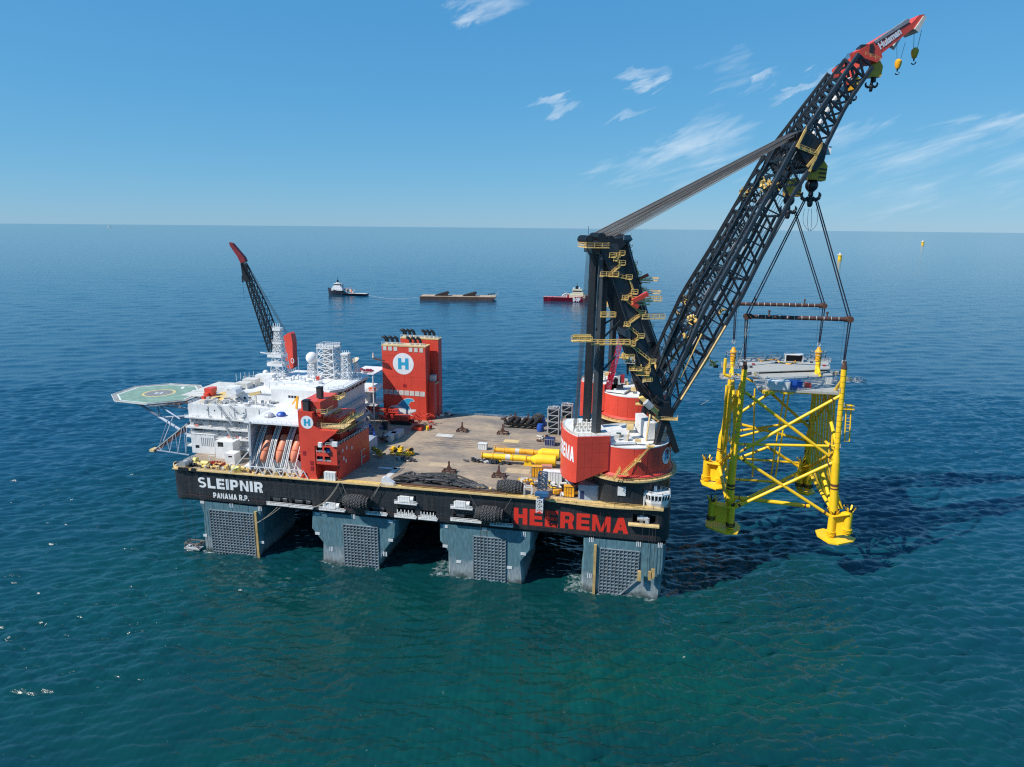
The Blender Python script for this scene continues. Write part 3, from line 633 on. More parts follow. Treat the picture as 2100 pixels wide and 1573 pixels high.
# ------------------------------------------------------------------ small control cabin on the stern corner
def build_cabin():
    c = P(1346, 1018, Y=3); t = thing('stern_control_cabin', 'white octagonal control cabin with dark windows at the stern corner of the deck', 'cabin', (c.x, 3, ZD))
    def octa(r, z): return [(c.x+r*1.4*math.cos(R(22.5+45*i)), 3+r*math.sin(R(22.5+45*i)), z) for i in range(8)]
    zc = c.z-.2
    mb = MB(); rings = [octa(3.0, zc-3.6), octa(3.7, zc-1.6), octa(3.8, zc-.4)]; top = [octa(4.2, zc+1.7), octa(4.2, zc+2.3), octa(3.7, zc+2.5)]
    def skin(mb, rings, cap=True):
        vs = [v for r in rings for v in r]; fs = []
        for k in range(len(rings)-1):
            for i in range(8): fs.append((k*8+i, k*8+(i+1) % 8, (k+1)*8+(i+1) % 8, (k+1)*8+i))
        fs += [tuple(reversed(range(8))), tuple(range((len(rings)-1)*8, len(rings)*8))]; mb.add(vs, fs)
    skin(mb, rings); skin(mb, top); body = mb.build('cabin_body', WHITE, t)
    g = MB(); skin(g, [octa(3.72, zc-.4), octa(4.08, zc+1.7)]); g.build('window_band', GLASS, t)
    for i in range(8):
        a, b = octa(3.84, zc-.4), octa(4.2, zc+1.7)
        for s in (0, .33, .66):
            p = Vector(a[i]).lerp(Vector(a[(i+1) % 8]), s); q = Vector(b[i]).lerp(Vector(b[(i+1) % 8]), s); MB().bar(p, q, .42, .2).build('window_post', WHITE, t)
    rail(octa(4.0, zc+2.2)+[octa(4.0, zc+2.2)[0]], t, WHITE, r=.08)
    m = MB(); m.bar((c.x-.5, 3, zc+2), (c.x-.5, 3, zc+4.6), 1.2); m.bar((c.x+1.6, 3, zc+2), (c.x+1.6, 3, zc+5), .15); m.bar((c.x-4.8, 1, ZD), (c.x-4.8, 1, zc+2), .5, .4)
    m.build('ladder_and_mast', WHITE, t); MB().lathe((c.x, 3, 0), [(2, ZD+.1), (2, zc-3)], 12).build('cabin_stem', BLKS, t)
build_cabin()

# ------------------------------------------------------------------ the two big revolving cranes (mirror images about the centre line)
CA, SA = math.cos(R(18)), math.sin(R(18)); CC = np.array([203.0, 17.0, 0.0])
def CP(px, py, w):
    """(u, w, z) in the near crane's frame of what is seen at a pixel on its plane w = const"""
    n = np.array([-SA, CA, 0]); d = ray(px, py); t = ((CC-CAM)@n+w)/(d@n); p = CAM+t*d-CC
    return (p@np.array([CA, SA, 0]), w, p[2])
def lerp3(a, b, t): return tuple(a[i]+(b[i]-a[i])*t for i in range(3))
def resample(pts, n):
    d = [0]
    for a, b in zip(pts[:-1], pts[1:]): d.append(d[-1]+math.dist(a, b))
    out = []
    for i in range(n+1):
        s = d[-1]*i/n; k = max(j for j in range(len(d)) if d[j] <= s+1e-6); k = min(k, len(pts)-2)
        out.append(lerp3(pts[k], pts[k+1], (s-d[k])/(d[k+1]-d[k])))
    return out
def build_crane(s, label):
    def T(p):
        x = 203+p[0]*CA-p[1]*SA; y = 17+p[0]*SA+p[1]*CA
        return Vector((x, y if s == 1 else 118-y, p[2]))
    t = thing('revolving_crane', label, 'crane', T((0, 0, 51.8)), 'pair of giant revolving cranes')
    tf = lambda u, v, d: T((u, v, d))
    def drum(prof, n=72):
        mb = MB(); mb.lathe((0, 0, 0), prof, n); mb.v = [tuple(T(v)) for v in mb.v]; return mb
    # slewing platform
    pf = drum([(18.2, 51.9), (18.2, 52.6), (17.3, 53.4), (17.3, 64.2)]).build('slewing_platform', RED, t, True)
    drum([(18.35, 52.2), (18.5, 52.5), (18.35, 52.8)]).build('bearing_ring', DRED, t)
    drum([(0.01, 64.0), (17.0, 64.0), (17.0, 64.6), (17.35, 64.6), (17.35, 64.15)]).build('platform_roof', WHITE, pf)
    g = drum([(17.31, 56.5), (17.31, 56.56)]); g.build('weld_line', WELDR, pf)
    if s == 1:
        ang0 = R(-27)-R(0)
        def fe(x, z, d): q = ang0+x/17.3; return Vector((203+(17.36-d)*math.cos(q), 17+(17.36-d)*math.sin(q), z))
        zc = 59.4
        glyph(pf, fe, (0, zc), 3.5)
    # counterweight house
    R0 = 28.4; a1 = math.asin(13/R0); poly = [(-11.7, -13), (-25.0, -13)]+[(-R0*math.cos(a1-2*a1*i/14), -R0*math.sin(a1-2*a1*i/14)) for i in range(1, 14)]+[(-25.0, 13), (-11.7, 13)]
    top, n = 68.4, len(poly)
    vs = [T((u, v, 49.2+(u+25.3)*.38)) for u, v in poly]+[T((u, v, top)) for u, v in poly]
    mb = MB(); mb.add(vs, [tuple(range(n)), tuple(reversed(range(n, 2*n)))]+[(i, n+i, n+(i+1) % n, (i+1) % n) for i in range(n)])
    cw = mb.build('counterweight_house', RED, t)
    MB().prism([(u*.985, v*.97) for u, v in poly], tf, top+.01, top+.25).build('house_roof', WHITE, cw)
    rail([T((u*.985, v*.97, top+.2)) for u, v in poly[:-1]], cw, CREAM)
    vb = MB()
    for i in range(5):
        for k in range(3):
            c = T((-23.5+i*1.9, -6+k*4.2, top)); vb.lathe(c, [(.7, 0), (.7, 1.2), (.25, 1.5), (.25, 2.4), (.55, 2.5), (.02, 2.9)], 8)
    vb.build('roof_vents', OFFW, cw)
    MB().prism([(-12, -12.2), (-1, -12.2), (-1, 12.2), (-12, 12.2)], tf, 64.62, 65.5).build('joining_deck', WHITE, t)
    g = MB(); g.prism([(-12.2, -13.05), (-11.5, -13.05), (-11.5, -10), (-12.2, -10)], tf, 54, 66); g.build('joint_cover', DRED, cw)
    # lettering round the back of the house
    if s == 1:
        lettering('HEEREMA', 22, 6.2, lambda x, z, d: T(((R0-d)*math.cos(math.pi-R(20)+x/R0), (R0-d)*math.sin(math.pi-R(20)+x/R0), 57.5+z)), cw, LETW)
    for k in range(0, 12):
        q_ = R(-100+k*18); g = MB(); g.bar(T((17.31*math.cos(q_), 17.31*math.sin(q_), 53.6)), T((17.31*math.cos(q_), 17.31*math.sin(q_), 64)), .10)
        g.build('weld_line', WELDR, pf)
    for zc_, x0_, x1_ in ((55.6, -24, -12), (61.8, -24, -12), (65.5, -24, -12)): MB().bar(T((x0_, -12.99, zc_)), T((x1_, -12.99, zc_)), .06).build('weld_line', WELDR, cw)
    for u_ in (-22, -19, -16): MB().bar(T((u_, -12.99, 51.5)), T((u_, -12.99, 68)), .06).build('weld_line', WELDR, cw)
    # machinery on the platform
    h = MB(); h.prism([(5, -7), (8.5, -7), (8.5, 9), (5, 9)], tf, 64.6, 71.5); h.build('winch_house', WHITE, pf)
    h = MB(); h.prism([(9.5, -10), (13, -9), (13, 9), (9.5, 10)], tf, 64.6, 68.5); h.build('winch_house', OFFW, pf)
    for c, sx, sy, sz in (((-8, -9, 0), 2.2, 1.8, 2.2), ((-4.5, -10, 0), 1.8, 1.6, 2.6), ((-6, -5, 0), 2, 2, 1.6), ((0, -12, 0), 2.5, 1.5, 1), ((2, 6, 0), 3, 4, 1.6)):
        q = T(c); MB().cbox((q.x, q.y, 65.5+sz/2), sx, sy, sz).build('deck_box', OFFW if sz > 2 else CREAM, pf)
    for a, b in (((-4, -11, 65), (-4, -11, 68)), ((-3, -8, 65), (-2.5, -8, 69))): MB().bar(T(a), T(b), .3).build('davit_post', CREAM, pf)
    # stair up the outside of the drum
    if True:
        A_, B_, C_ = CP(1278, 972, -18.6), CP(1308, 945, -18.2), CP(1334, 915, -17)
        o_ = T((0, -1, 0))-T((0, 0, 0)); stair(T(A_), T(B_), 1.3, pf, YRAIL, o_); stair(T(B_), T(C_), 1.3, pf, YRAIL, o_)
        for q, w_ in ((A_, 4), (B_, 2.4), (C_, 3)):
            c = T(q); mb = MB(); mb.cbox((c.x, c.y, c.z-.1), w_, 1.8, .2); mb.build('stair_landing', YRAIL, pf); rail([(c.x-w_/2, c.y-.9*s, c.z), (c.x+w_/2, c.y-.9*s, c.z)], pf, YRAIL)
        a = T(CP(1262, 975, -19)); b = T(CP(1275, 955, -19)); stair(T(CP(1258, 985, -19)), T(CP(1272, 962, -18.8)), 1.1, pf, YRAIL, o_)
    # pivot supports
    for sg in (-1, 1):
        W0 = 11.2*sg
        f0 = CP(1362, 852, -11); k1 = CP(1340, 936, -11.5); k2 = CP(1386, 925, -11); k3 = CP(1330, 895, -11)
        f0 = (f0[0], W0, f0[2])
        for kk, ww in ((k1, 2.4), (k2, 2.8)):
            MB().bar(T((kk[0], W0*1.02, kk[2])), T(f0), ww, 2.0).build('pivot_support', BLKS, t)
        mb = MB(); fx, fz = f0[0], f0[2]
        mb.prism([(fx-3.0, fz-1), (fx+3.2, fz-1), (fx+3.2, fz+2.2), (fx+1, fz+6), (fx-2.5, fz+5)], lambda u, v, d: T((u, d, v)), W0-1.4, W0+1.4)
        mb.build('pivot_bracket', BLKS, t)
        c = T((fx+.2, W0, fz-1.1)); mb = MB(); mb.cbox((c.x, c.y, c.z), 10, 4.5, .3); pl = mb.build('pivot_platform', YRAIL, t)
        y_ = c.y-2.25 if s*sg < 0 else c.y+2.25
        rail([(c.x-5, y_, c.z), (c.x+5, y_, c.z)], pl, CREAM, r=.08); rail([(c.x+5, c.y-2.2, c.z), (c.x+5, c.y+2.2, c.z)], pl, CREAM, r=.08)
    gy = MB(); gy.prism([CP(1308, 815, -10)[::2], CP(1318, 812, -10)[::2], CP(1352, 843, -10)[::2], CP(1350, 855, -10)[::2]], lambda u, v, d: T((u, d, v)), -12, -9.5); gy.build('hoist_gantry', YRAIL, t)
    gy = MB(); gy.tube(T(CP(1324, 824, -13)), T(CP(1335, 835, -13)), 1.4, n=14); gy.build('grey_winch_drum', GREYW, t)
    gy = MB(); gy.tube(T(CP(1343, 815, -12)), T(CP(1350, 822, -12)), 1.3, n=12); gy.build('winch_drum', BLKS, t)
    # ladder tower between platform and pivot
    la = MB(); la.bar(T(CP(1325, 905, -12)), T(CP(1333, 850, -12)), 1.4, .25); la.build('ladder', CREAM, t)
    # A-frame: back legs and wide tapering front plates
    for sg in (-1, 1):
        W0 = 8.2*sg
        b0 = CP(1222, 884, -8.2); b1 = CP(1234, 515, -8.2)
        MB().bar(T((b0[0], W0, 64.2)), T((b1[0]+1.0, W0*.95, b1[2])), 2.6, 2.9).build('back_leg', BLKS if sg == 1 else DKG, t)
        b = T((b0[0], W0, 66)); MB().cbox((b.x, b.y, 66.5), 4.2, 3.2, 4.5).build('leg_shoe', OFFW, t)
        # front plate outline from the photograph, on its own vertical plane
        q = [CP(x, y, -9.5) for x, y in ((1224, 500), (1256, 573), (1300, 706), (1338, 826), (1364, 838), (1354, 792), (1334, 740), (1310, 657), (1286, 572), (1266, 500))]
        mb = MB(); mb.prism([(a, c) for a, _, c in q], lambda u, v, d: T((u, d, v)), W0*1.22-1.1, W0*1.22+1.1)
        fl = mb.build('front_leg', DKG if sg == -1 else BLKS, t)
        fb = MB()
        for k in (0, 1, 2): fb.bar(T((q[k][0], W0*1.22-1.3*(1 if sg < 0 else -1), q[k][2])), T((q[k+1][0], W0*1.22-1.3*(1 if sg < 0 else -1), q[k+1][2])), .5)
        for k in (5, 6, 7, 8): fb.bar(T((q[k][0], W0*1.22-1.3*(1 if sg < 0 else -1), q[k][2])), T((q[k+1][0], W0*1.22-1.3*(1 if sg < 0 else -1), q[k+1][2])), .4)
        fb.build('leg_flange', BLKS, fl)
    for (xa, ya), w_ in (((1240, 510), 4.0), ((1300, 690), 2.6), ((1335, 790), 3.0)):
        c = CP(xa, ya, -9.5); mb = MB(); mb.bar(T((c[0], -10, c[2])), T((c[0], 10, c[2])), w_); mb.build('cross_beam', BLKS, t)
    for (xa, ya), (xb, yb) in (((1221, 676), (1262, 650)), ((1238, 692), (1273, 657)), ((1226, 612), (1250, 566)), ((1236, 760), (1262, 730))):
        MB().bar(T(CP(xa, ya, -8.2)), T(CP(xb, yb, -8.2)), .6).build('tie_bar', BLKS, t)
    # head of the A-frame with sheaves
    c0, c1 = CP(1222, 503, -9), CP(1284, 503, -9)
    hz = c0[2]
    mb = MB(); mb.prism([(c0[0]-1, hz-3), (c1[0]-4, hz-3), (c1[0], hz+.5), (c1[0]-1.5, hz+2.8), (c0[0]+2, hz+2.0), (c0[0]-1, hz+.6)], lambda u, v, d: T((u, d, v)), -9.0, 6.5)
    hd = mb.build('frame_head', BLKS, t)
    for i in range(9):
        for (du, dz, rr) in ((c0[0]-2.2, 1.9, 1.7), (c0[0]+2.4, 2.9, 1.7), (c0[0]+6.0, 2.3, 1.3)):
            w0 = -8.4+i*1.75; MB().tube(T((du, w0, hz+dz)), T((du, w0+.7, hz+dz)), rr, n=14).build('sheave', BLKS, hd)
    q0, q1 = CP(1201, 503, -10.5), CP(1247, 503, -10.5)
    mb = MB(); mb.prism([(q0[0], -13), (q1[0], -13), (q1[0], -10.3), (q0[0]+2.5, -10.3), (q0[0]+2.5, 3), (q0[0], 3)], tf, q0[2]-1.0, q0[2]-.7); pl = mb.build('top_platform', YRAIL, hd)
    rail([T((q0[0], 3, q0[2]-.7)), T((q0[0], -13, q0[2]-.7)), T((q1[0], -13, q0[2]-.7)), T((q1[0], -10.3, q0[2]-.7))], hd, YRAIL, r=.1, h=1.6)
    mb = MB(); mb.bar(T((q0[0]+.5, -10, q0[2]-1)), T((c0[0], -9, hz-8)), .4); mb.bar(T((q0[0]+2.5, -10, q0[2]-1)), T((c0[0], -9, hz-6)), .4); mb.build('platform_brace', BLKS, hd)
    MB().bar(T((c0[0]-3, -9, hz)), T((c0[0]-3, -9, hz+7)), .15).build('antenna', BLKS, hd)
    MB().bar(T((c1[0]-1, -9, hz+2)), T((c1[0]-1, -9, hz+4)), .12).build('lamp_post', GREYW, hd)
    # zig-zag stairs up the near plate
    land = [(1256, 527, 2.6), (1275, 523, 2.0), (1262, 534, 1.6), (1275, 543, 2.4), (1249, 566, 7.0), (1289, 572, 2.4), (1300, 602, 2.6), (1281, 614, 2.4), (1316, 645, 2.6), (1285, 668, 2.4), (1313, 692, 2.6), (1292, 708, 4.0), (1337, 744, 2.6), (1322, 762, 4.0)]
    ow = T((0, -1, 0))-T((0, 0, 0)); prev = None; WP = -11.9
    for i, (x, y, w_) in enumerate(land):
        c = CP(x, y, WP); p = T(c); mb = MB(); mb.cbox((p.x, p.y, p.z-.1), w_, 1.8, .35); mb.build('stair_landing', YRAIL, t)
        rail([T((c[0]-w_/2, WP-.8, c[2])), T((c[0]+w_/2, WP-.8, c[2]))], t, YRAIL, r=.12, h=1.6)
        if prev: stair(T(prev), T(c), 1.1, t, YRAIL, ow)
        prev = c
    # long service platforms
    for (xa, xb, y, d_) in ((1173, 1213, 698, 3.2), (1213, 1292, 705, 1.4), (1296, 1356, 616, 1.8), (1296, 1332, 623, 1.6), (1316, 1362, 652, 2.0), (1232, 1262, 648, 1.4), (1277, 1300, 735, 1.8)):
        a, b = CP(xa, y, WP-.4), CP(xb, y, WP-.4); z = a[2]
        mb = MB(); mb.prism([(a[0], WP-.4-d_/2), (b[0], WP-.4-d_/2), (b[0], WP-.4+d_/2), (a[0], WP-.4+d_/2)], tf, z-.5, z-.1); sp = mb.build('service_platform', YRAIL if xa < 1290 else CREAM, t)
        ra = [T((a[0], WP-.4-d_/2, z-.1)), T((b[0], WP-.4-d_/2, z-.1))]; rail(ra, sp, YRAIL, r=.11, h=1.6); rail([T((a[0], WP-.4+d_/2, z-.1)), T((b[0], WP-.4+d_/2, z-.1))], sp, YRAIL, r=.11, h=1.6)
    mb = MB(); a, b = CP(1173, 695, -12.3), CP(1209, 695, -12.3); mb.prism([(a[0], a[2]), (b[0]+1, a[2]), (b[0], a[2]+2.0), (a[0], a[2]+2.0)], lambda u, v, d: T((u, d, v)), -13.8, -13.6); mb.build('platform_screen', YRAIL, t)
    rw = MB(); rw.bar(T(CP(1297, 618, -13)), T(CP(1328, 602, -13)), 1.8, 1.6); rw.bar(T(CP(1298, 622, -13)), T(CP(1308, 630, -13)), 1.6); rw.build('red_hoist_winch', RED, t)
    # lower machinery cluster beside the front legs
    for x, y, sx, sz, m in ((1279, 728, 3.2, 2.6, YRAIL), (1292, 738, 4, 3, GREYW), (1304, 752, 5, 3.5, YRAIL), (1318, 764, 5, 2.4, YRAIL), (1327, 775, 3, 3, CREAM), (1333, 775, 2, 3, YRAIL)):
        c = CP(x, y, -12.4); p = T(c); mb = MB(); rg = random.Random(x)
        mb.cbox(p-Vector((0, 0, sz*.4)), sx, 1.8, .3)
        for _ in range(7): mb.cbox(p+Vector((rg.uniform(-.5, .5)*sx, rg.uniform(-.8, .8), rg.uniform(-.4, .3)*sz)), rg.uniform(.4, 1.1), .6, rg.uniform(.4, 1.3))
        mb.build('machinery_cluster', m, t); rail([p+Vector((-sx/2, -.9, -sz*.4)), p+Vector((sx/2, -.9, -sz*.4))], t, YRAIL, h=1.5, step=1)
    for (xa, ya), (xb, yb) in (((1285, 740), (1296, 765)), ((1296, 765), (1345, 828)), ((1300, 758), (1350, 826)), ((1310, 770), (1356, 836)), ((1287, 740), (1287, 768))):
        MB().bar(T(CP(xa, ya, -11.8)), T(CP(xb, yb, -11.8)), .7).build('tie_bar', BLKS, t)
    # hoist wires at the back
    for i in range(12):
        xa = 1203+i*1.3; a = CP(xa, 512, -10.5+.0*i); b = CP(xa-26+i*.6, 838, -9)
        MB().bar(T(a), T((b[0], -9+i*1.1, 69)), .07).build('hoist_wire', ROPE if i % 2 else ROPED, t)
    # ---------------- boom
    lo = [CP(x, y, -9.5) for x, y in ((1374, 850), (1447, 735), (1518, 618), (1569, 517), (1622, 415), (1688, 312))]
    upc = [CP(x, y, -9.5) for x, y in ((1361, 836), (1399, 739), (1446, 634), (1512, 523), (1580, 400), (1640, 290))]
    NB = 17
    lo, upc = resample(lo, NB), resample(upc, NB)
    def wat(i): return 10.0-3.0*i/NB
    bm = MB(); boom = None
    def chord(pts, w, name='chord', par=None, m=BLKS):
        mb = MB()
        for a, b in zip(pts[:-1], pts[1:]): mb.bar(a, b, w)
        return mb.build(name, m, par)
    hb = MB(); hb.bar(T((lo[0][0], -10.5, lo[0][2])), T((lo[0][0], 10.5, lo[0][2])), 1.8); boom = hb.build('boom', BLKS, t)
    for pts in (lo, upc):
        for sg in (-1, 1): chord([T((p[0], sg*wat(i), p[2])) for i, p in enumerate(pts)], 1.35, 'chord', boom, DKG if sg == -1 else BLKS)
    for i in range(NB):
        w0, w1 = wat(i), wat(i+1)
        for sg in (-1, 1):
            A, B, C_, D = (lo[i][0], sg*w0, lo[i][2]), (upc[i][0], sg*w0, upc[i][2]), (lo[i+1][0], sg*w1, lo[i+1][2]), (upc[i+1][0], sg*w1, upc[i+1][2])
            MB().bar(T(A), T(D), .65).build('side_brace', BLKS, boom); MB().bar(T(C_), T(D), .5).build('side_brace', BLKS, boom)
            if i % 3 == 1:
                In0, In1 = lerp3(A, B, .72), lerp3(C_, D, .68); MB().bar(T((In0[0], sg*(w0-2.6), In0[2])), T((In1[0], sg*(w1-2.6), In1[2])), .3).build('inner_pipe', GREYW, boom)
        if i in (4, 5, 9, 13) or i > 14:
            for pts in (lo, upc): MB().bar(T((pts[i][0], -w0, pts[i][2])), T((pts[i][0], w0, pts[i][2])), .9).build('cross_brace', BLKS, boom)
        if i >= 5:
            for pts in (upc,):
                MB().bar(T((pts[i][0], -w0, pts[i][2])), T((pts[i+1][0], 0, pts[i+1][2])), .5).build('cross_brace', BLKS, boom)
                MB().bar(T((pts[i][0], w0, pts[i][2])), T((pts[i+1][0], 0, pts[i+1][2])), .5).build('cross_brace', BLKS, boom)
    # inner frame leg pairs that come together at the pivots
    for sg in (-1, 1):
        for pts, m in ((lo, BLKS), (upc, DKG)):
            chord([T((p[0], sg*(wat(i)-min(4.6, .7+i*.55)), p[2])) for i, p in enumerate(pts[:14])], .8, 'inner_leg', boom, m)
    # ropes running along the boom
    for i in range(10):
        f = (i+.5)/10; a, b = lerp3(lo[0], upc[0], .3+.5*f), lerp3(lo[-1], upc[-1], .2+.7*f)
        MB().bar(T((a[0], -7+1.5*i, a[2]+2)), T((b[0], -5+1.1*i, b[2])), .14).build('boom_rope', ROPE if i % 3 else ROPED, boom)
    # catwalk and ladder on the lower chord, yellow equipment
    mb = MB()
    for i in range(1, 6): a, b = lo[i], lo[i+1]; mb.bar(T((a[0]+.2, -wat(i)-1.0, a[2]+.6)), T((b[0]+.2, -wat(i+1)-1.0, b[2]+.6)), 1.0, .3)
    mb.build('catwalk', CREAM, boom)
    mb = MB(); mb.bar(T((lo[0][0]+1.6, -9.2, lo[0][2]+2)), T((lo[4][0]+1.4, -8.8, lo[4][2])), 1.3, .4); mb.build('lower_ladder', YRAIL, boom)
    mb = MB(); a, b = CP(1352, 752, -9.5), CP(1374, 706, -9.5)
    if s == 1: mb.bar(T(lerp3(upc[2], lo[2], .3)), T(lerp3(upc[5], lo[5], .3)), .8, .3); mb.build('ladder', YRAIL, boom)
    for (x, y, sz) in ((1418, 655, 2.6), (1424, 660, 2.2), (1408, 690, 1.9), (1572, 375, 2.4), (1583, 378, 2.8), (1563, 385, 2.0), (1482, 640, 2.0), (1461, 745, 2.0)):
        c = CP(x, y, -5); p = T(c); mb = MB(); rg = random.Random(int(x*7+y))
        for _ in range(9):
            o_ = Vector((rg.uniform(-1, 1), rg.uniform(-1, 1), rg.uniform(-1, 1)))*sz*.6; e_ = Vector((rg.uniform(-1, 1), rg.uniform(-1, 1), rg.uniform(-1, 1)))*sz*.5
            if rg.random() < .45: mb.tube(p+o_, p+o_+e_*.5, sz*.3, n=10)
            else: mb.bar(p+o_, p+o_+e_*1.6, .3)
        mb.build('sheave_cluster', YRAIL, boom)
        MB().cbox(T((c[0]+1.5, c[1], c[2]-1.2)), sz*.9, 1.5, sz*.6).build('sheave_bracket', BLKS, boom)
    # boom head
    hq = [CP(x, y, -7.2)[::2] for x, y in ((1636, 300), (1652, 264), (1668, 275), (1697, 300), (1690, 330), (1672, 352), (1655, 338))]
    mb = MB(); mb.prism(hq, lambda u, v, d: T((u, d, v)), -7.4, 7.4); head = mb.build('boom_head', BLKS, boom)
    for A_, B_ in (((1634, 302), (1652, 266)), ((1637, 302), (1672, 316)), ((1672, 316), (1684, 298)), ((1684, 300), (1660, 352)), ((1655, 342), (1676, 318))):
        a, b = CP(*A_, -8), CP(*B_, -8); mb = MB(); mb.bar(T(a), T(b), .3, .9); mb.build('head_walkway', YRAIL, head)
        rail([T((a[0], -8.6, a[2])), T((b[0], -8.6, b[2]))], head, YRAIL, r=.07)
    for i in range(7):
        c = CP(1650, 272, -7); MB().tube(T((c[0]-1.2, -6.5+i*2, c[2]-1)), T((c[0]-1.2, -5.8+i*2, c[2]-1)), 1.5, n=12).build('sheave', BLKS, head)
    # luffing ropes
    e0 = CP(1648, 268, -7); sgn = 0
    for i in range(18):
        w = -8.2+14.4*i/17; zz = (i % 3)*1.1; 
        MB().tube(T((c0[0]+1.5+(i % 3)*2.4, w, hz+4.0-(i % 3)*.7)), T((e0[0]-1.2-(i % 3)*1.8, w*.82, e0[2]-.2-(i % 3)*1.7)), .15, n=5).build('luffing_rope', ROPE if i % 4 else ROPED, t)
    # upper boom and jib
    lo2 = resample([CP(x, y, -6.5) for x, y in ((1690, 305), (1738, 215), (1796, 135))], 7)
    up2 = resample([CP(x, y, -6.5) for x, y in ((1652, 268), (1768, 108))], 7)
    fly = MB().bar(T((lo2[0][0], -6.5, lo2[0][2])), T((lo2[0][0], 6.5, lo2[0][2])), 1.2).build('upper_boom', BLKS, t)
    w2 = lambda i: 6.6-2.4*i/7
    for pts in (lo2, up2):
        for sg in (-1, 1): chord([T((p[0], sg*w2(i), p[2])) for i, p in enumerate(pts)], 1.25, 'chord', fly, DKG if sg == -1 else BLKS)
    for i in range(7):
        for sg in (-1, 1):
            A, B, C_, D = (lo2[i][0], sg*w2(i), lo2[i][2]), (up2[i][0], sg*w2(i), up2[i][2]), (lo2[i+1][0], sg*w2(i+1), lo2[i+1][2]), (up2[i+1][0], sg*w2(i+1), up2[i+1][2])
            MB().bar(T(A), T(D), .7).build('side_brace', BLKS, fly); MB().bar(T(C_), T(D), .7).build('side_brace', BLKS, fly)
        for pts in (lo2, up2):
            MB().bar(T((pts[i][0], -w2(i), pts[i][2])), T((pts[i+1][0], w2(i+1), pts[i+1][2])), .55).build('cross_brace', BLKS, fly)
            MB().bar(T((pts[i][0], -w2(i), pts[i][2])), T((pts[i][0], w2(i), pts[i][2])), .7).build('cross_brace', BLKS, fly)
    mb = MB()
    for i in range(6): mb.bar(T(((lo2[i][0]*.72+up2[i][0]*.28), 2.2, lo2[i][2]*.72+up2[i][2]*.28)), T(((lo2[i+1][0]*.72+up2[i+1][0]*.28), 2.0, lo2[i+1][2]*.72+up2[i+1][2]*.28)), 2.2, 1.0)
    mb.build('white_walkway', WHITE, fly)
    for x, y in (((1716, 158), (1737, 170)) if s == 1 else ()): MB().cbox(T(CP(x, y, 1)), 1.8, 2.2, 1.8).build('red_pulley_box', RED, fly)
    if True:
        ro = MB()
        for k in range(4): ro.bar(T((up2[0][0]-1.0, -3+2*k, up2[0][2]+1)), T((up2[-1][0]-.6, -1.5+k, up2[-1][2]+1.6)), .13)
        ro.build('back_rope', ROPED, fly)
    jq = [(1764, 102), (1768, 118), (1799, 128), (1810, 118), (1808, 110), (1843, 82), (1868, 62), (1876, 58), (1893, 38), (1897, 29), (1885, 31), (1869, 48), (1862, 44), (1830, 62)]
    q = [CP(x, y, -3.4)[::2] for x, y in jq]
    jib = MB().prism(q, lambda u, v, d: T((u, d, v)), -3.4, 3.4).build('jib', RED, t)
    q = [CP(x, y, -3.4)[::2] for x, y in ((1792, 85), (1861, 38), (1865, 40), (1865, 45), (1795, 89))]
    MB().prism(q, lambda u, v, d: T((u, d, v)), -3.6, -2.4).build('jib_walkway', mat('walkway_grey', (.30, .31, .33), .6, var=.4, scale=1.5), jib)
    for A_ in (((1874, 60), (1882, 67), (1899, 36), (1893, 33)), ((1820, 115), (1826, 121), (1838, 93), (1833, 96))):
        q = [CP(x, y, -3.4)[::2] for x, y in A_]
        if A_[0][0] > 1860: MB().prism(q, lambda u, v, d: T((u, d, v)), -3.9, 3.9).build('jib_tip_cover', OFFW, jib)
    q = CP(1775, 113, -5); rail([T(q), T(CP(1806, 125, -5))], jib, YRAIL, r=.06, h=1.2)
    MB().cbox(T(CP(1772, 104, 0)), 4.5, 6.5, 3).build('jib_foot', BLKS, jib)
    # maker's lettering on the jib side
    if s == 1:
        a, b, c = CP(1806, 102, -3.5), CP(1850, 69, -3.5), CP(1803, 90, -3.5)
        ex = np.array([b[0]-a[0], b[2]-a[2]]); ey = np.array([-ex[1], ex[0]])/np.hypot(*ex); hh = 2.7
        wd = float(np.hypot(*ex)); ex = ex/wd
        lettering('Huisman', wd, hh, lambda x, z, d: T((a[0]+ex[0]*x+ey[0]*z, -3.4+d*2, a[2]+ex[1]*x+ey[1]*z)), jib, LETW, .045)
    # ---------------- hook blocks
    def double_hook(c, sc, par, m=BLKS):
        """ramshorn hook in the plane facing the camera"""
        mb = MB(); x, y, z = c
        mb.lathe((x, y, z), [(.1, 2.6*sc), (.9*sc, 2.3*sc), (1.0*sc, .8*sc), (.7*sc, .2*sc), (1.1*sc, -.6*sc), (1.1*sc, -2.6*sc), (.7*sc, -3.6*sc), (.05, -3.7*sc)], 12)
        for sg in (-1, 1):
            pts = [(0.6, -.3), (1.6, -.9), (2.7, -.7), (3.4, .2), (3.35, 1.3), (2.9, 2.1)]
            rs = [.95, .85, .75, .65, .5, .15]
            for (p, q_, r0, r1) in zip(pts[:-1], pts[1:], rs[:-1], rs[1:]):
                mb.tube((x+sg*p[0]*sc, y, z+p[1]*sc), (x+sg*q_[0]*sc, y, z+q_[1]*sc), r0*sc, r1*sc, 8)
            mb.tube((x+sg*3.3*sc, y, z+.8*sc), (x+sg*4.0*sc, y, z+1.3*sc), .4*sc, .15*sc, 6)
        return mb.build('double_hook', m, par)
    hk = T(CP(1662, 405, -1.0)) if s == 1 else P(1616, 432, Y=81)
    if s == 1: hk = P(1662, 405, Y=37)
    zt = hk.z
    k = MB()
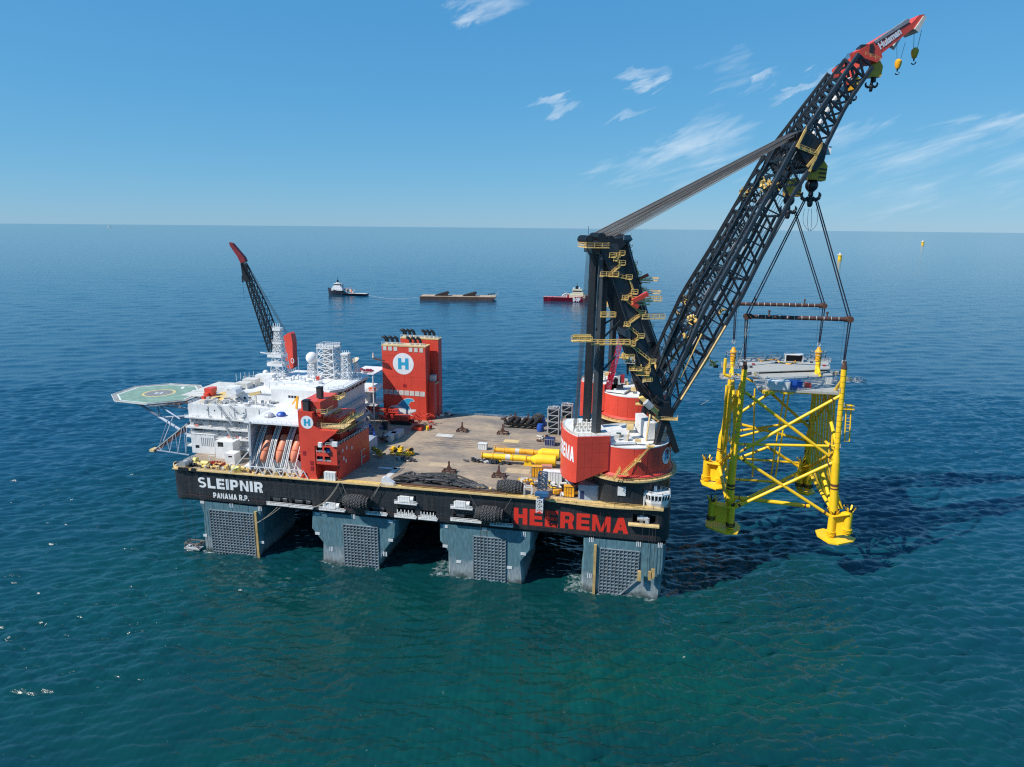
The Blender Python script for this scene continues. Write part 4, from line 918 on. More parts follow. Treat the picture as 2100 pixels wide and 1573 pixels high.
    for i in range(5):
        x0 = hk.x-3.4+i*1.75
        k.prism([(-3.1, 6.8), (3.4, 6.2), (3.6, 11.6), (1.5, 14.5), (-2.0, 13.6), (-3.4, 10.5)], lambda u, v, d: (hk.x+.8+u+0, hk.y+d*1.0, zt+v), -3.4+i*1.6, -2.3+i*1.6)
    blk = k.build('main_hook_block', YEL2, t)
    g = MB()
    for i in range(5): g.tube((hk.x+.8, hk.y-3.5+i*1.6+1.15, zt+10.2), (hk.x+.8, hk.y-3.5+i*1.6+1.55, zt+10.2), 3.0, n=14)
    for i in range(3): g.bar((hk.x+1.5, hk.y-3.6, zt+7.6+i*1.5), (hk.x+4.2, hk.y-3.6, zt+7.3+i*1.5), .5)
    g.build('block_sheave', BLKS, blk)
    sp = MB(); sp.sphere((hk.x, hk.y, zt+4.6), 2.5, 14); sp.lathe((hk.x, hk.y, zt), [(1.3, 2.2), (1.3, 3)], 10); sp.build('swivel', BLKS, blk, True)
    double_hook(hk, 1.0, blk)
    hp = CP(1675, 335, -1) if s == 1 else CP(1675, 335, -1); hc = T((hp[0], 0, hp[2]))
    for i in range(8):
        MB().bar((hk.x-1.6+i*.75, hk.y-2+i*.5, zt+13), (hc.x-2+i*.8, hc.y-2.5*s+i*.6, hc.z+2), .16).build('hoist_rope', ROPE if i % 2 else WHITE, blk)
    g = MB(); g.cbox((hk.x+4.6, hk.y-1, zt+17.5), 1.6, 1.6, 3); g.build('rope_socket', WHITE, blk)
    # second block under the jib foot, and the small whip hook at the tip
    j = T(CP(1793, 147, 0)); k = MB(); k.prism([(-2.0, -2.2), (2.2, -2), (2.5, 1.5), (1.2, 3.6), (-1.2, 3.0), (-2.3, .8)], lambda u, v, d: (j.x+u, j.y+d, j.z+v), -1.6, 1.6)
    b2 = k.build('jib_hook_block', YEL2, t); MB().lathe((j.x, j.y, j.z), [(1.0, -3.8), (1.0, -2.0)], 10).build('block_shank', BLKS, b2); double_hook((j.x-.5, j.y, j.z-5.0), .62, b2)
    for i in range(4): MB().bar((j.x-.8+i*.5, j.y, j.z+3), (j.x-.5+i*.4, j.y, j.z+6), .12).build('hoist_rope', ROPE, b2)
    w = T(CP(1876, 108, 0)); k = MB(); k.lathe((w.x, w.y, w.z), [(.1, -2.2), (.8, -1.9), (1.35, -.2), (1.35, .9), (.7, 1.7), (.1, 1.9)], 12)
    b3 = k.build('whip_hook_block', YEL2, t, True); g = MB(); g.tube((w.x, w.y, w.z-2), (w.x, w.y, w.z-3), .3, n=6)
    for k_ in range(6):
        q0, q1 = R(200+k_*28), R(228+k_*28); g.tube((w.x+.8*math.cos(q0), w.y, w.z-3.4+.8*math.sin(q0)), (w.x+.8*math.cos(q1), w.y, w.z-3.4+.8*math.sin(q1)), .22, n=6)
    g.build('hook', BLKS, b3)
    for xx, dx in ((1875, -.6), (1890, .7)): MB().bar(T(CP(xx, 62, 0)), (w.x+dx, w.y, w.z+1.5), .12).build('hoist_rope', ROPED, b3)
    return t
build_crane(1, 'nearer giant crane, with the lettered red jib and the H emblem on its red drum')
build_crane(-1, 'farther giant crane standing behind the nearer one, its black boom mostly hidden beyond it')

# ------------------------------------------------------------------ yellow jacket hanging from the cranes
YN, YF = 37.0, 81.0
def build_jacket():
    t = thing('jacket_foundation', 'tall yellow four legged lattice foundation with a grey deck hanging from the two cranes', 'jacket', (269, 59, 17))
    BAND = mat('rusty_band', (.13, .05, .03), .7)
    def leg(pts, Y, th=1.12):
        q = [P(x, y, Y=Y) for x, y in pts]; mb = MB(); mb.tube(q[0], q[1], th, n=18, caps=True); mb.tube(q[1], q[2], th, th*1.5, n=18); mb.tube(q[2], q[3], th*1.5, n=18)
        o = mb.build('leg', YEL, t, True); b = MB(); c = q[2].lerp(q[3], .42); d = q[2].lerp(q[3], .47); b.tube(c, d, th*1.54, n=18); c = q[2].lerp(q[3], .50); d = q[2].lerp(q[3], .53); b.tube(c, d, th*1.54, n=18); b.build('leg_band', BAND, o)
        cap = MB(); cap.lathe(q[0], [(th*1.05, 0), (th*1.1, .3), (th*.9, 1.2), (th*.6, 2.6), (th*.7, 3.2), (.1, 3.4)], 14); cap.build('lifting_trunnion', RUST, o)
        mk = MB()
        for i in range(14):
            c = q[0].lerp(q[1], .08+i*.068); mk.tube(c, c+(q[1]-q[0]).normalized()*.14, th*1.02, n=18)
        mk.build('elevation_mark', mat('mark_black', (.12, .10, .02), .6), o)
        return q
    NL = leg(((1527, 757), (1508, 925), (1503, 948), (1495, 1050)), YN)
    NR = leg(((1731, 757), (1716, 925), (1714, 948), (1709, 1050)), YN)
    FL = leg(((1504, 735), (1484, 880), (1481, 895), (1474, 950)), YF)
    FR = leg(((1679, 735), (1662, 880), (1660, 895), (1654, 960)), YF)
    def br(a, b, Ya, Yb=None, r=.68, nodes=True):
        p, q = P(*a, Y=Ya), P(*b, Y=Yb if Yb is not None else Ya)
        o = MB().tube(p, q, r, n=12).build('brace', YEL, t, True)
        if nodes:
            k = MB(); k.tube(p.lerp(q, .93), p.lerp(q, .95), r*1.06, n=12); k.tube(p.lerp(q, .06), p.lerp(q, .075), r*1.06, n=12); k.build('joint_band', BAND, o)
    br((1527, 803), (1713, 945), YN); br((1723, 812), (1515, 928), YN)
    br((1512, 935), (1702, 1058), YN, r=.72); br((1714, 946), (1505, 1042), YN, r=.72)
    br((1514, 911), (1714, 915), YN, r=.6)
    br((1587, 800), (1513, 850), YF, r=.7); br((1580, 805), (1664, 880), YF, r=.7); br((1503, 765), (1587, 800), YF, r=.6)
    br((1512, 884), (1664, 862), YF, r=.6); br((1510, 868), (1660, 905), YF, r=.7)
    br((1482, 905), (1575, 880), YF, r=.6, nodes=False)
    br((1514, 940), (1575, 917), YF, r=.7); br((1575, 917), (1655, 968), YF, r=.75); br((1478, 938), (1652, 950), YF, r=.6)
    br((1510, 983), (1598, 989), 60, 66, r=.6); br((1598, 989), (1640, 985), 66, YF, r=.5)
    # side faces between near and far legs
    for N_, F_ in ((NL, FL), (NR, FR)):
        for a, b in ((.02, 1.0), (1.0, .02)):
            p = N_[0].lerp(N_[1], .1+.85*a); q = F_[0].lerp(F_[1], .1+.85*b); MB().tube(p, q, .75, n=12).build('brace', YEL, t, True)
        p, q = N_[1], F_[3]; MB().tube(p, q, .8, n=12).build('brace', YEL, t, True)
        p, q = N_[3], F_[1]; MB().tube(p, q, .8, n=12).build('brace', YEL, t, True)
        MB().tube(N_[1], F_[1], .6, n=10).build('brace', YEL, t, True); MB().tube(N_[3], F_[3], .8, n=12).build('brace', YEL, t, True)
    MB().tube(NL[3]+Vector((0, 0, 2)), FR[3], .8, n=12).build('brace', YEL, t, True)
    br((1505, 1020), (1660, 1038), YN+6, r=.9)
    # pile sleeve clusters: two sleeves with bands, web plates, guide fins and a mud mat
    def cluster(s0, s1, yt0, yb0, yt1, yb1, Y, r, mat_px, out):
        a0, a1 = P(s0, yt0, Y=Y), P(s0, yb0, Y=Y); b0, b1 = P(s1, yt1, Y=Y-2), P(s1, yb1, Y=Y-2)
        root = MB(); root.bar(a0.lerp(a1, .08), b0.lerp(b1, .08), r*3.0, .35); fo = root.build('pile_sleeve_cluster', YEL, t)
        for p, q in ((a0, a1), (b0, b1)):
            q = Vector((p.x, p.y, q.z)); MB().tube(p, q, r, n=18).build('pile_sleeve', YEL, fo, True)
            k = MB()
            for dz in (0, .7, 1.4): k.tube(q+Vector((0, 0, .9+dz)), q+Vector((0, 0, 1.2+dz)), r*1.28, n=18)
            k.build('sleeve_ring', YEL if out else RUST, fo)
            k = MB(); k.tube(p, p+Vector((0, 0, .1)), r*.8, n=16); k.build('sleeve_mouth', DARK, fo)
            for i in range(8):
                an = R(45*i+10); c = p+Vector((math.cos(an)*r, math.sin(an)*r, 0)); e = p+Vector((math.cos(an)*r*1.6, math.sin(an)*r*1.6, 2.1))
                MB().bar(c, e, .75, .15).build('guide_fin', YEL if i % 2 else mat('black_fin', (.04, .035, .02), .6), fo)
        MB().bar(a0.lerp(a1, .5), b0.lerp(b1, .5), .3, (a0.z-a1.z)*.92).build('web_plate', YEL, fo)
        mz = min(a1.z, b1.z)
        pts = [P(x, y, Z=mz-.3) for x, y in mat_px]; m = MB(); n = len(pts)
        m.add([(p.x, p.y, mz-.3) for p in pts]+[(p.x, p.y, mz-.9) for p in pts], [tuple(range(n)), tuple(reversed(range(n, 2*n)))]+[(i, n+i, n+(i+1) % n, (i+1) % n) for i in range(n)])
        m.build('mud_mat', YEL, fo)
    cluster(1461, 1501, 1027, 1068, 1036, 1083, YN, 1.55, ((1447, 1066), (1447, 1078), (1462, 1085), (1488, 1094), (1512, 1094), (1519, 1080), (1510, 1070), (1470, 1062)), False)
    cluster(1708, 1742, 1053, 1100, 1048, 1096, YN, 1.55, ((1672, 1087), (1676, 1098), (1700, 1113), (1720, 1116), (1750, 1110), (1755, 1104), (1740, 1098), (1712, 1092), (1690, 1083)), True)
    cluster(1450, 1478, 943, 985, 948, 990, YF, 1.7, ((1436, 984), (1440, 992), (1468, 1003), (1490, 1000), (1494, 990), (1470, 978)), True)
    cluster(1645, 1662, 948, 1000, 952, 1003, YF, 1.7, ((1632, 1000), (1638, 1010), (1655, 1015), (1672, 1010), (1665, 998)), False)
    rg = random.Random(12)
    for q_ in (NL, NR, FL, FR):
        for k in range(5):
            c = q_[0].lerp(q_[1], .25+.17*k)+Vector((rg.choice((-1, 1))*1.0, -.75, 0)); MB().bar(c-Vector((0, 0, .9)), c+Vector((0, 0, .9)), .35).build('anode', mat('anode_grey', (.42, .40, .34), .6), t)
    # caissons and risers
    for (x0, y0), (x1, y1), Y in (((1548, 797), (1543, 978), 60), ((1609, 805), (1581, 975), 62), ((1619, 800), (1590, 980), 58), ((1658, 920), (1628, 985), 70)):
        p, q = P(x0, y0, Y=Y), P(x1, y1, Y=Y); MB().tube(p, q, .38, n=8).build('riser', YEL, t, True)
    for i in range(9):
        x0 = 1667+i*5.6; Y = 74-i*2.6; a = P(x0, 806, Y=Y); pts = [a]
        for k in range(1, 12):
            f = k/11; yy = 806+f*(1020-806); xx = x0-10*f+max(0, f-.62)**2*330*(1-.06*i); pts.append(P(xx, yy+max(0, f-.62)**2*160, Y=Y))
        MB().path(pts, .4 if i % 2 else .55, 8).build('cable_tube', YEL, t, True)
    for i, (x0, x1) in enumerate(((1485, 1480), (1494, 1486), (1512, 1500))): MB().tube(P(x0+6, 790, Y=60-8*i), P(x1, 930, Y=60-8*i), .7, n=10).build('caisson', YEL, t, True)
    # boat landing ladder on the left and right legs
    for x0, x1, ya, yb, Y in ((1500, 1510, 800, 900, 44), (1736, 1746, 830, 905, 46)):
        mb = MB(); a, b, c, d = P(x0, ya, Y=Y), P(x0-4, yb, Y=Y), P(x1, ya, Y=Y), P(x1-4, yb, Y=Y); mb.tube(a, b, .3, n=6); mb.tube(c, d, .3, n=6)
        for i in range(12): mb.bar(a.lerp(b, i/11), c.lerp(d, i/11), .18)
        mb.build('boat_landing', YEL, t)
    c = P(1739, 838, Y=46); MB().cbox(c, 4.5, 3, .4).cbox(c+Vector((0, 0, 1.6)), 4.5, 3, .2).build('access_platform', YEL, t); 
    # topside deck
    zt = P(1600, 800, Y=YN+3).z
    c_ = [P(x, y, Z=zt) for x, y in ((1553, 800), (1720, 808), (1704, 752), (1700, 745), (1515, 738), (1520, 760))]
    def plate(px, z, th, name, m, par):
        q = [P(x, y, Z=z) for x, y in px]; n = len(q); mb = MB()
        mb.add([(p.x, p.y, z) for p in q]+[(p.x, p.y, z-th) for p in q], [tuple(range(n)), tuple(reversed(range(n, 2*n)))]+[(i, n+i, n+(i+1) % n, (i+1) % n) for i in range(n)]); return mb.build(name, m, par)
    zl = P(1636, 805, Y=YN+1).z
    dk = plate(((1556, 797), (1720, 806), (1728, 790), (1695, 757), (1543, 764), (1545, 780)), zl, .8, 'topside_deck', TOPG, t)
    zu = zl+1.1
    ud = plate(((1535, 763), (1702, 757), (1694, 735), (1640, 730), (1512, 733), (1515, 752)), zu, .35, 'upper_deck', TOPG, t)
    ug = MB()
    for i in range(6): p = P(1545+i*28, 775, Z=zl); ug.bar((p.x, p.y, zl), (p.x, p.y, zu-.4), .5)
    ug.build('deck_support', GREYW, dk)
    gb = MB(); a, b = P(1556, 799, Z=zl-.9), P(1720, 808, Z=zl-.9); gb.bar(a, b, .8, 1.4); gb.build('edge_girder', YEL, dk)
    for i in range(4): p = P(1575+38*i, 803, Z=zl-1.2); MB().cbox(p, 5, 5, 1.2).build('deck_underframe', YEL, dk)
    def on(px, py, sx, sy, sz, m, name, z=zl, par=dk): 
        p = P(px, py, Z=z); return MB().cbox((p.x, p.y, z+sz/2), sx, sy, sz).build(name, m, par)
    cb = on(1594, 797, 9.5, 5, 3.6, WHITE, 'white_container'); p = P(1594, 797, Z=zl); k = MB()
    for i in range(14): x = p.x-4.5+i*.7; k.box(x, x+.12, p.y-2.56, p.y-2.5, zl+.2, zl+3.4)
    k.build('container_rib', GREYW, dk)
    on(1631, 797, 4.6, 4.6, 3.6, BLUE, 'blue_tank'); on(1656, 794, 2.4, 2.2, 2.0, RED, 'red_generator'); on(1700, 786, 3, 2, 2.6, OFFW, 'deck_cabinet'); on(1573, 780, 2, 2, 1.2, OFFW, 'deck_cabinet')
    h = P(1627, 741, Z=zu); m = MB(); m.box(h.x-4.4, h.x+4.4, h.y-1.6, h.y+2.2, zu+3.4, zu+3.9); m.box(h.x-4.4, h.x-4, h.y-1.6, h.y+2, zu, zu+3.4); m.box(h.x+4, h.x+4.4, h.y-1.6, h.y+2, zu, zu+3.4); m.build('white_shelter', WHITE, ud)
    MB().box(h.x-4, h.x+4, h.y+.2, h.y+2, zu+.05, zu+3.3).build('shelter_back', DARK, ud)
    rr = P(1623, 738, Z=zu); mb = MB()
    for i in range(18): q0, q1 = R(i*20), R(i*20+20); mb.bar((rr.x+2.2*math.cos(q0), rr.y-2.5, zu+2.0+1.9*math.sin(q0)), (rr.x+2.2*math.cos(q1), rr.y-2.5, zu+2.0+1.9*math.sin(q1)), .6)
    mb.build('yellow_hose_reel', YEL2, ud)
    hose = MB(); pts = [P(x, y, Z=zu+.25) for x, y in ((1555, 735), (1560, 741), (1570, 739), (1590, 736), (1600, 743), (1620, 747), (1632, 742), (1628, 736), (1612, 740))]; hose.path(pts, .28, 6); hose.build('yellow_hose', YEL2, ud)
    for x, y in ((1545, 748), (1552, 741), (1575, 750), (1592, 745), (1540, 754), (1664, 744), (1690, 751)): on(x, y, 1.3, 1, .7, random.choice((BLKS, GREYW, DRED, OFFW)), 'deck_fitting', zu, ud)
    for x in (1547, 1563, 1583, 1594): q = P(x, 736, Z=zu); MB().bar((q.x, q.y+1, zu), (q.x, q.y+1, zu+3.2), .16).cbox((q.x, q.y+1, zu+3.2), 2.0, .5, .2).build('lamp_post', GREYW, ud)
    rp = [P(x, y, Z=zu) for x, y in ((1515, 752), (1512, 733), (1640, 730), (1694, 735), (1702, 757))]; rail(rp, ud, GREYW, r=.07)
    rp = [P(x, y, Z=zl) for x, y in ((1556, 797), (1720, 806), (1728, 790), (1695, 757))]; rail(rp, dk, GREYW, r=.07)
    # leg top platforms with cages
    for px, py, z_, sx in ((1497, 752, zu, 8), (1497, 775, zl-1, 9), (1687, 740, zu, 7), (1748, 781, zl, 9), (1540, 770, zl+1, 6), (1718, 768, zl, 6)):
        p = P(px, py, Z=z_); MB().cbox(p, sx, 6, .35).build('side_platform', GREYW, t)
        rail([(p.x-sx/2, p.y-3, z_), (p.x+sx/2, p.y-3, z_), (p.x+sx/2, p.y+3, z_), (p.x-sx/2, p.y+3, z_), (p.x-sx/2, p.y-3, z_)], t, GREYW, r=.08, h=1.6)
        for i in range(5): MB().cbox((p.x-sx/2+.8+i*sx/6, p.y+random.uniform(-1.5, 1.5), z_+.8), .8, .8, 1.4).build('deck_cabinet', random.choice((OFFW, GREYW, DKG, YRAIL)), t)
    a, b = P(1488, 735, Y=60), P(1488, 768, Y=60); m = MB(); m.tube(a, (a.x, a.y, b.z), .7, n=8); m.tube((a.x, a.y, b.z), (a.x+3, a.y, b.z-1), .7, n=8); m.build('bent_pipe', YEL, t, True)
    # upper parts of the far legs with cages
    for x in (1504, 1679):
        a, b = P(x+1, 712, Y=YF), P(x, 740, Y=YF); m = MB(); m.lathe((a.x, a.y, 0), [(1.3, b.z), (1.3, a.z-3.0), (1.7, a.z-2.6), (1.7, a.z-2.0), (1.2, a.z-1.4), (.9, a.z-.6), (.7, a.z), (.1, a.z+.1)], 14); m.build('leg_top', YEL2, t, True)
        rail([(a.x+3.4*math.cos(R(i*40)), a.y+3.4*math.sin(R(i*40)), b.z+1.5) for i in range(10)], t, GREYW, r=.08, h=3.0)
    return t
build_jacket()

def build_rigging():
    bars = (('near', (1531, 649), (1743, 655), YN, (1649, 413), (1675, 413), 'nearer spreader bar, rusty brown with white bands, level with the jacket’s front legs'),
            ('far', (1509, 623), (1690, 627), YF, (1618, 428), (1629, 430), 'farther spreader bar, rusty brown and slightly higher, over the jacket’s back legs'))
    tops = (((1527, 738), (1731, 740)), ((1505, 698), (1680, 704)))
    for (nm, A, B, Y, HA, HB, lab), (ta, tb) in zip(bars, tops):
        a, b = P(*A, Y=Y), P(*B, Y=Y); t = thing('spreader_bar', lab.replace('’', "'"), 'spreader bar', a.lerp(b, .5), 'spreader bars above the jacket')
        m = MB(); m.tube(a.lerp(b, .04), b.lerp(a, .04), .85, n=14); tb_ = m.build('bar_tube', mat('dark_rusty_bar', (.085, .035, .028), .65, var=.4, scale=.6), t, True)
        for i in range(1, 13): m = MB(); c = a.lerp(b, .04+.92*i/13); m.tube(c, c+(b-a).normalized()*.22, .88, n=14); m.build('white_band', OFFW, tb_)
        for c, e in ((a, b), (b, a)): m = MB(); m.tube(c, c.lerp(e, .05), 1.15, n=12); m.tube(c-Vector((0, 1.1, 0)), c+Vector((0, 1.1, 0)), 1.3, n=12); m.build('bar_end', RUST, t)
        for f in (.22, .78): c = a.lerp(b, f); m = MB(); m.tube(c, c+Vector((0, 0, 2.3)), .3, n=8); m.tube(c+Vector((0, 0, 2.3)), c+Vector((0, 0, 2.8)), .55, n=8); m.build('sling_post', RUST, t)
        hz = 37 if nm == 'near' else 81
        ha, hb = P(*HA, Y=hz), P(*HB, Y=hz)
        for side, (h, e, tp) in enumerate(((ha, a, ta), (hb, b, tb))):
            w_ = 'left' if side == 0 else 'right'; fn = 'front' if nm == 'near' else 'back'
            st = thing('lifting_sling', 'long dark sling from the %s hook to the %s end of the %s spreader bar' % ('nearer' if nm == 'near' else 'farther', w_, 'nearer' if nm == 'near' else 'farther'), 'sling', e, 'slings between hooks and spreader bars')
            for dx in (-.35, .35): MB().tube(h+Vector((dx, 0, 0)), e+Vector((dx*1.6, 0, 0)), .26, n=7).build('strand', SLING, st)
            l2 = thing('lifting_sling', 'short sling hanging from the %s end of the %s spreader to the %s %s leg' % (w_, 'nearer' if nm == 'near' else 'farther', fn, w_), 'sling', e-Vector((0, 0, 1)), 'slings between spreader bars and jacket legs')
            q = P(*tp, Y=Y)
            for dx in (-.45, .45): MB().tube(e+Vector((dx, 0, -.8)), q+Vector((dx*.5, 0, 0)), .26, n=7).build('strand', SLING, l2)
            m = MB()
            for k in range(12): q0, q1 = R(k*30), R(k*30+30); m.tube(q+Vector((.7*math.cos(q0), 0, -.6+.9*math.sin(q0))), q+Vector((.7*math.cos(q1), 0, -.6+.9*math.sin(q1))), .25, n=6)
            m.build('shackle', GREYW, l2)
            # slack tag wires beside
            e2 = e+Vector((1.5 if side == 0 else -1.8, 0, -1)); m = MB(); m.bar(e2, (e2.x, e2.y, q.z+.5), .09); m.build('slack_wire', ROPED, l2)
    # slack wires under the near hook
    h = P(1662, 430, Y=YN); t = thing('slack_rigging_wire', 'thin slack wires looping in the air under the nearer main hook', 'wire', h)
    for xa, xb in ((1650, 1660), (1658, 1659), (1664, 1662), (1674, 1662)):
        a, b = P(xa, 428, Y=YN), P(xb, 474, Y=YN); pts = [a.lerp(b, i/10)+Vector(((1 if xa > 1662 else -1)*.35*math.sin(i/10*math.pi)*4*(abs(xa-1661)/12), 0, -1.0*math.sin(i/10*math.pi))) for i in range(11)]
        MB().path(pts, .07, 4).build('strand', ROPED, t)
    for k, ((xa, ya), (xb, yb), (xc, yc)) in enumerate((((1537, 660), (1505, 800), (1437, 830)), ((1531, 652), (1525, 760), (1470, 835)))):
        t = thing('tag_line', ('long', 'shorter')[k]+' thin pale tag line curving down from the left end of the spreader bars', 'rope', P(xa, ya, Y=YN), 'tag lines left of the jacket')
        a, b, c = P(xa, ya, Y=YN), P(xb, yb, Y=30), P(xc, yc, Y=22)
        pts = [a*(1-f)**2+b*2*f*(1-f)+c*f*f for f in [i/16 for i in range(17)]]; MB().path(pts, .09, 4).build('strand', mat('pale_rope', (.42, .38, .32), .8), t)
build_rigging()

# ------------------------------------------------------------------ accommodation and deck houses
def pbox(px0, py0, px1, py1, Y0, Y1, z0=None, z1=None):
    a, b = P(px0, py0, Y=Y0), P(px1, py1, Y=Y0); return [a.x, b.x, Y0, Y1, b.z if z0 is None else z0, a.z if z1 is None else z1]
def house(par, name, m, b, wins=(), depth=.6, roof=None, win_m=GLASS):
    """box building: near wall with real window openings (x0, x1, z0, z1), glass set back"""
    x0, x1, y0, y1, z0, z1 = b
    f = lambda x, z, d: (x, y0+d, z)
    w = holed_wall(x0, x1, z0, z1, wins, f, par, m, name, depth, m)
    g = MB()
    for h in wins: g.add([(h[0], y0+.35, h[2]), (h[1], y0+.35, h[2]), (h[1], y0+.35, h[3]), (h[0], y0+.35, h[3])], [(0, 1, 2, 3)])
    for i in range(0, len(g.v), 4):
        q = MB(); q.v = g.v[i:i+4]; q.f = [(0, 1, 2, 3)]; q.build('window', win_m, w)
    s = MB(); s.add([(x0, y0, z0), (x0, y1, z0), (x0, y1, z1), (x0, y0, z1)], [(3, 2, 1, 0)]); s.add([(x1, y0, z0), (x1, y1, z0), (x1, y1, z1), (x1, y0, z1)], [(0, 1, 2, 3)])
    s.add([(x0, y1, z0), (x1, y1, z0), (x1, y1, z1), (x0, y1, z1)], [(3, 2, 1, 0)]); s.add([(x0, y0, z1), (x1, y0, z1), (x1, y1, z1), (x0, y1, z1)], [(0, 1, 2, 3)]); s.build('side_wall', m, w)
    return w
def wins_px(pts, Y, w=.9, h=.9):
    o = []
    for x, y in pts: q = P(x, y, Y=Y); o.append((q.x-w/2, q.x+w/2, q.z-h/2, q.z+h/2))
    return o
def build_accommodation():
    t = thing('accommodation_block', 'white stepped accommodation block with masts on its roof, behind the lifeboats', 'accommodation block', (20, 60, ZD))
    YA = 24.0
    z = lambda x, y, Y=YA: P(x, y, Y=Y).z
    xl, xr = P(387, 850, Y=YA).x, 37.0
    zt = 63.6; za = z(450, 857); zb = z(450, 871); zc = z(450, 897)
    top = [xl, xr, YA, 100, za+.3, zt]
    wl = [(q[0], q[1], q[2], q[3]) for q in wins_px([(x, 841+(x-425)*.09) for x in (425, 440, 486, 500, 532, 545)], YA, .8, .8)]
    house(t, 'upper_tier', WHITE, [xl, xr, YA, 100, za+.35, zt], wl)
    for (px, Zs) in ((857, za), (880, z(450, 877)), (902, z(450, 896)), (925, z(450, 915))):
        MB().box(xl-.5, xr, YA-2.6, YA+2, Zs-.3, Zs+.3).build('balcony_deck', WHITE, t); rail([(xl-.5, YA-2.5, Zs+.3), (xr, YA-2.5, Zs+.3)], t, WHITE)
    z2, z3, z4 = z(450, 877), z(450, 896), z(450, 915)
    for lo_, hi_, yy in ((z2+.3, za-.3, 860), (z3+.3, z2-.3, 880), (z4+.3, z3-.3, 905), (ZD+.02, z4-.3, 925)):
        zz = (lo_+hi_)/2+.5
        ws = [(x-.35, x+.35, zz-.35, zz+.35) for x in np.arange(xl+4, xr-2, 3.8)]
        house(t, 'lower_tier', GREYW if yy < 900 else WHITE, [xl, xr, YA+.3, 100, lo_, hi_], ws)  # upper two walls are grey: shade under the balcony slabs put into their colour
    # dark openings and winches at the far left of the tiers
    q = P(406, 877, Y=YA-.1); MB().box(q.x-2.2, q.x+2.2, YA+.1, YA+.28, q.z-1.8, q.z+1.8).build('dark_doorway', DARK, t)
    # roof furniture front left: yellow deck, red fire box
    MB().box(xl+2, 8, YA+2, 70, zt+.01, zt+.06).build('painted_roof_deck', mat('sandy_roof', (.58, .50, .36), .7, var=.3), t)
    mb = MB(); mb.add([(P(x, y, Z=zt+.1)) for x, y in ((418, 826), (455, 803), (468, 803), (435, 829))], [(0, 1, 2, 3)]); mb.add([(P(x, y, Z=zt+.1)) for x, y in ((440, 815), (480, 812), (480, 820), (445, 822))], [(0, 1, 2, 3)]); mb.build('yellow_route', YRAIL, t)
    for x, y, s_, m in ((432, 811, 4.0, RED), (438, 803, 2.5, RED), (424, 814, 2, RED), (418, 818, 1.5, RED), (441, 822, 1.5, GREYW), (428, 820, 1.5, GREYW)):
        q = P(x, y, Z=zt); MB().cbox((q.x, q.y, zt+s_/2), s_, s_, s_).build('fire_equipment', m, t)
    rail([(xl, YA, zt), (xr, YA, zt)], t, WHITE); rail([(xl, YA, zt), (xl, 95, zt)], t, WHITE)
    # middle deck house and upper ones
    b1 = pbox(466, 806, 640, 838, 36, 96, zt, z(520, 810, 36)); b1[0], b1[1] = P(468, 820, Y=36).x, 61
    h1 = P(520, 806, Y=36).z
    w1 = wins_px([(491, 816), (502, 816.5), (513, 817)], 36, 1.3, 1.2)
    house(t, 'middle_house', WHITE, [b1[0], 60, 36, 77, zt, h1], w1)
    MB().box(b1[0]-.5, 60.5, 35.5, 77.3, h1-.02, h1+.25).build('roof_slab', WHITE, t); rail([(b1[0], 35.6, h1+.2), (60, 35.6, h1+.2)], t, WHITE)
    y2 = 40; x2 = P(566, 800, Y=y2).x; h2 = P(600, 795, Y=y2).z
    w2 = wins_px([(593.5, 813.5), (599.5, 814), (605.5, 814.5)], 35.2, 1.3, 1.3)
    house(t, 'front_house', WHITE, [x2, 56, 35.2, 50, zt+.02, P(600, 800, Y=35.2).z], w2)
    house(t, 'upper_house', WHITE, [x2-8, 52, 44, 75, h1, h2+1.0])
    rail([(x2-8, 44, h2+1), (52, 44, h2+1)], t, WHITE); rail([(x2-8, 44, h2+1), (x2-8, 75, h2+1)], t, WHITE)
    for x, y, sx, sz in ((516, 790, 7, 3.5), (540, 785, 6, 4.5), (556, 790, 5, 6), (480, 800, 6, 2), (500, 795, 7, 2.8), (655, 787, 8, 2.6), (683, 776, 5, 4), (622, 790, 6, 2.6), (690, 783, 7, 2.0), (585, 795, 4, 3)):
        q = P(x, y, Z=h1+.3); MB().cbox((q.x, q.y, h1+.3+sz/2), sx, 5, sz).build('roof_unit', WHITE if sx != 7 else OFFW, t)
    # sloping white hoods
    for x, y in ((507, 790), (585, 782), (480, 806)):
        q = P(x, y, Z=h1+.3); mb = MB(); mb.prism([(-3, 0), (3, 0), (2.4, 2.2), (.8, 3.0), (-2.4, 1.0)], lambda u, v, d: (q.x+u, q.y+d, h1+.3+v), -2.5, 2.5); mb.build('air_intake_hood', WHITE if x != 507 else GREYW, t)
    # wheelhouse at the inner end, windows looking over the work deck (+x)
    X1 = 62.0; zf = 66.5; ztp = 72.3
    def wh(xo, zz): return [(X1-16, 40, zz), (X1-5+xo, 37-xo*.3, zz), (X1+xo, 43, zz), (X1+xo, 72, zz), (X1-6+xo, 78+xo*.3, zz), (X1-16, 76, zz)]
    def skin(r0, r1, name, m, par=t):
        n = len(r0); mb = MB(); mb.add(r0+r1, [(i, (i+1) % n, n+(i+1) % n, n+i) for i in range(n)]+[tuple(range(n, 2*n))]+[tuple(reversed(range(n)))]); return mb.build(name, m, par)
    skin(wh(-1.5, zf-5.5), wh(0, zf), 'wheelhouse_base', WHITE); wo = skin(wh(0, zf), wh(.6, zf+1.0), 'wheelhouse_wall', WHITE)
    skin(wh(.55, zf+1.0), wh(1.5, zf+3.0), 'wheelhouse_glass', GLASS); skin(wh(2.0, zf+3.0), wh(2.9, zf+4.6), 'wheelhouse_fascia', WHITE); skin(wh(2.9, zf+4.6), wh(1.9, zf+5.0), 'wheelhouse_roof', WHITE)
    a, b = wh(.6, zf+1.0), wh(1.6, zf+3.0)
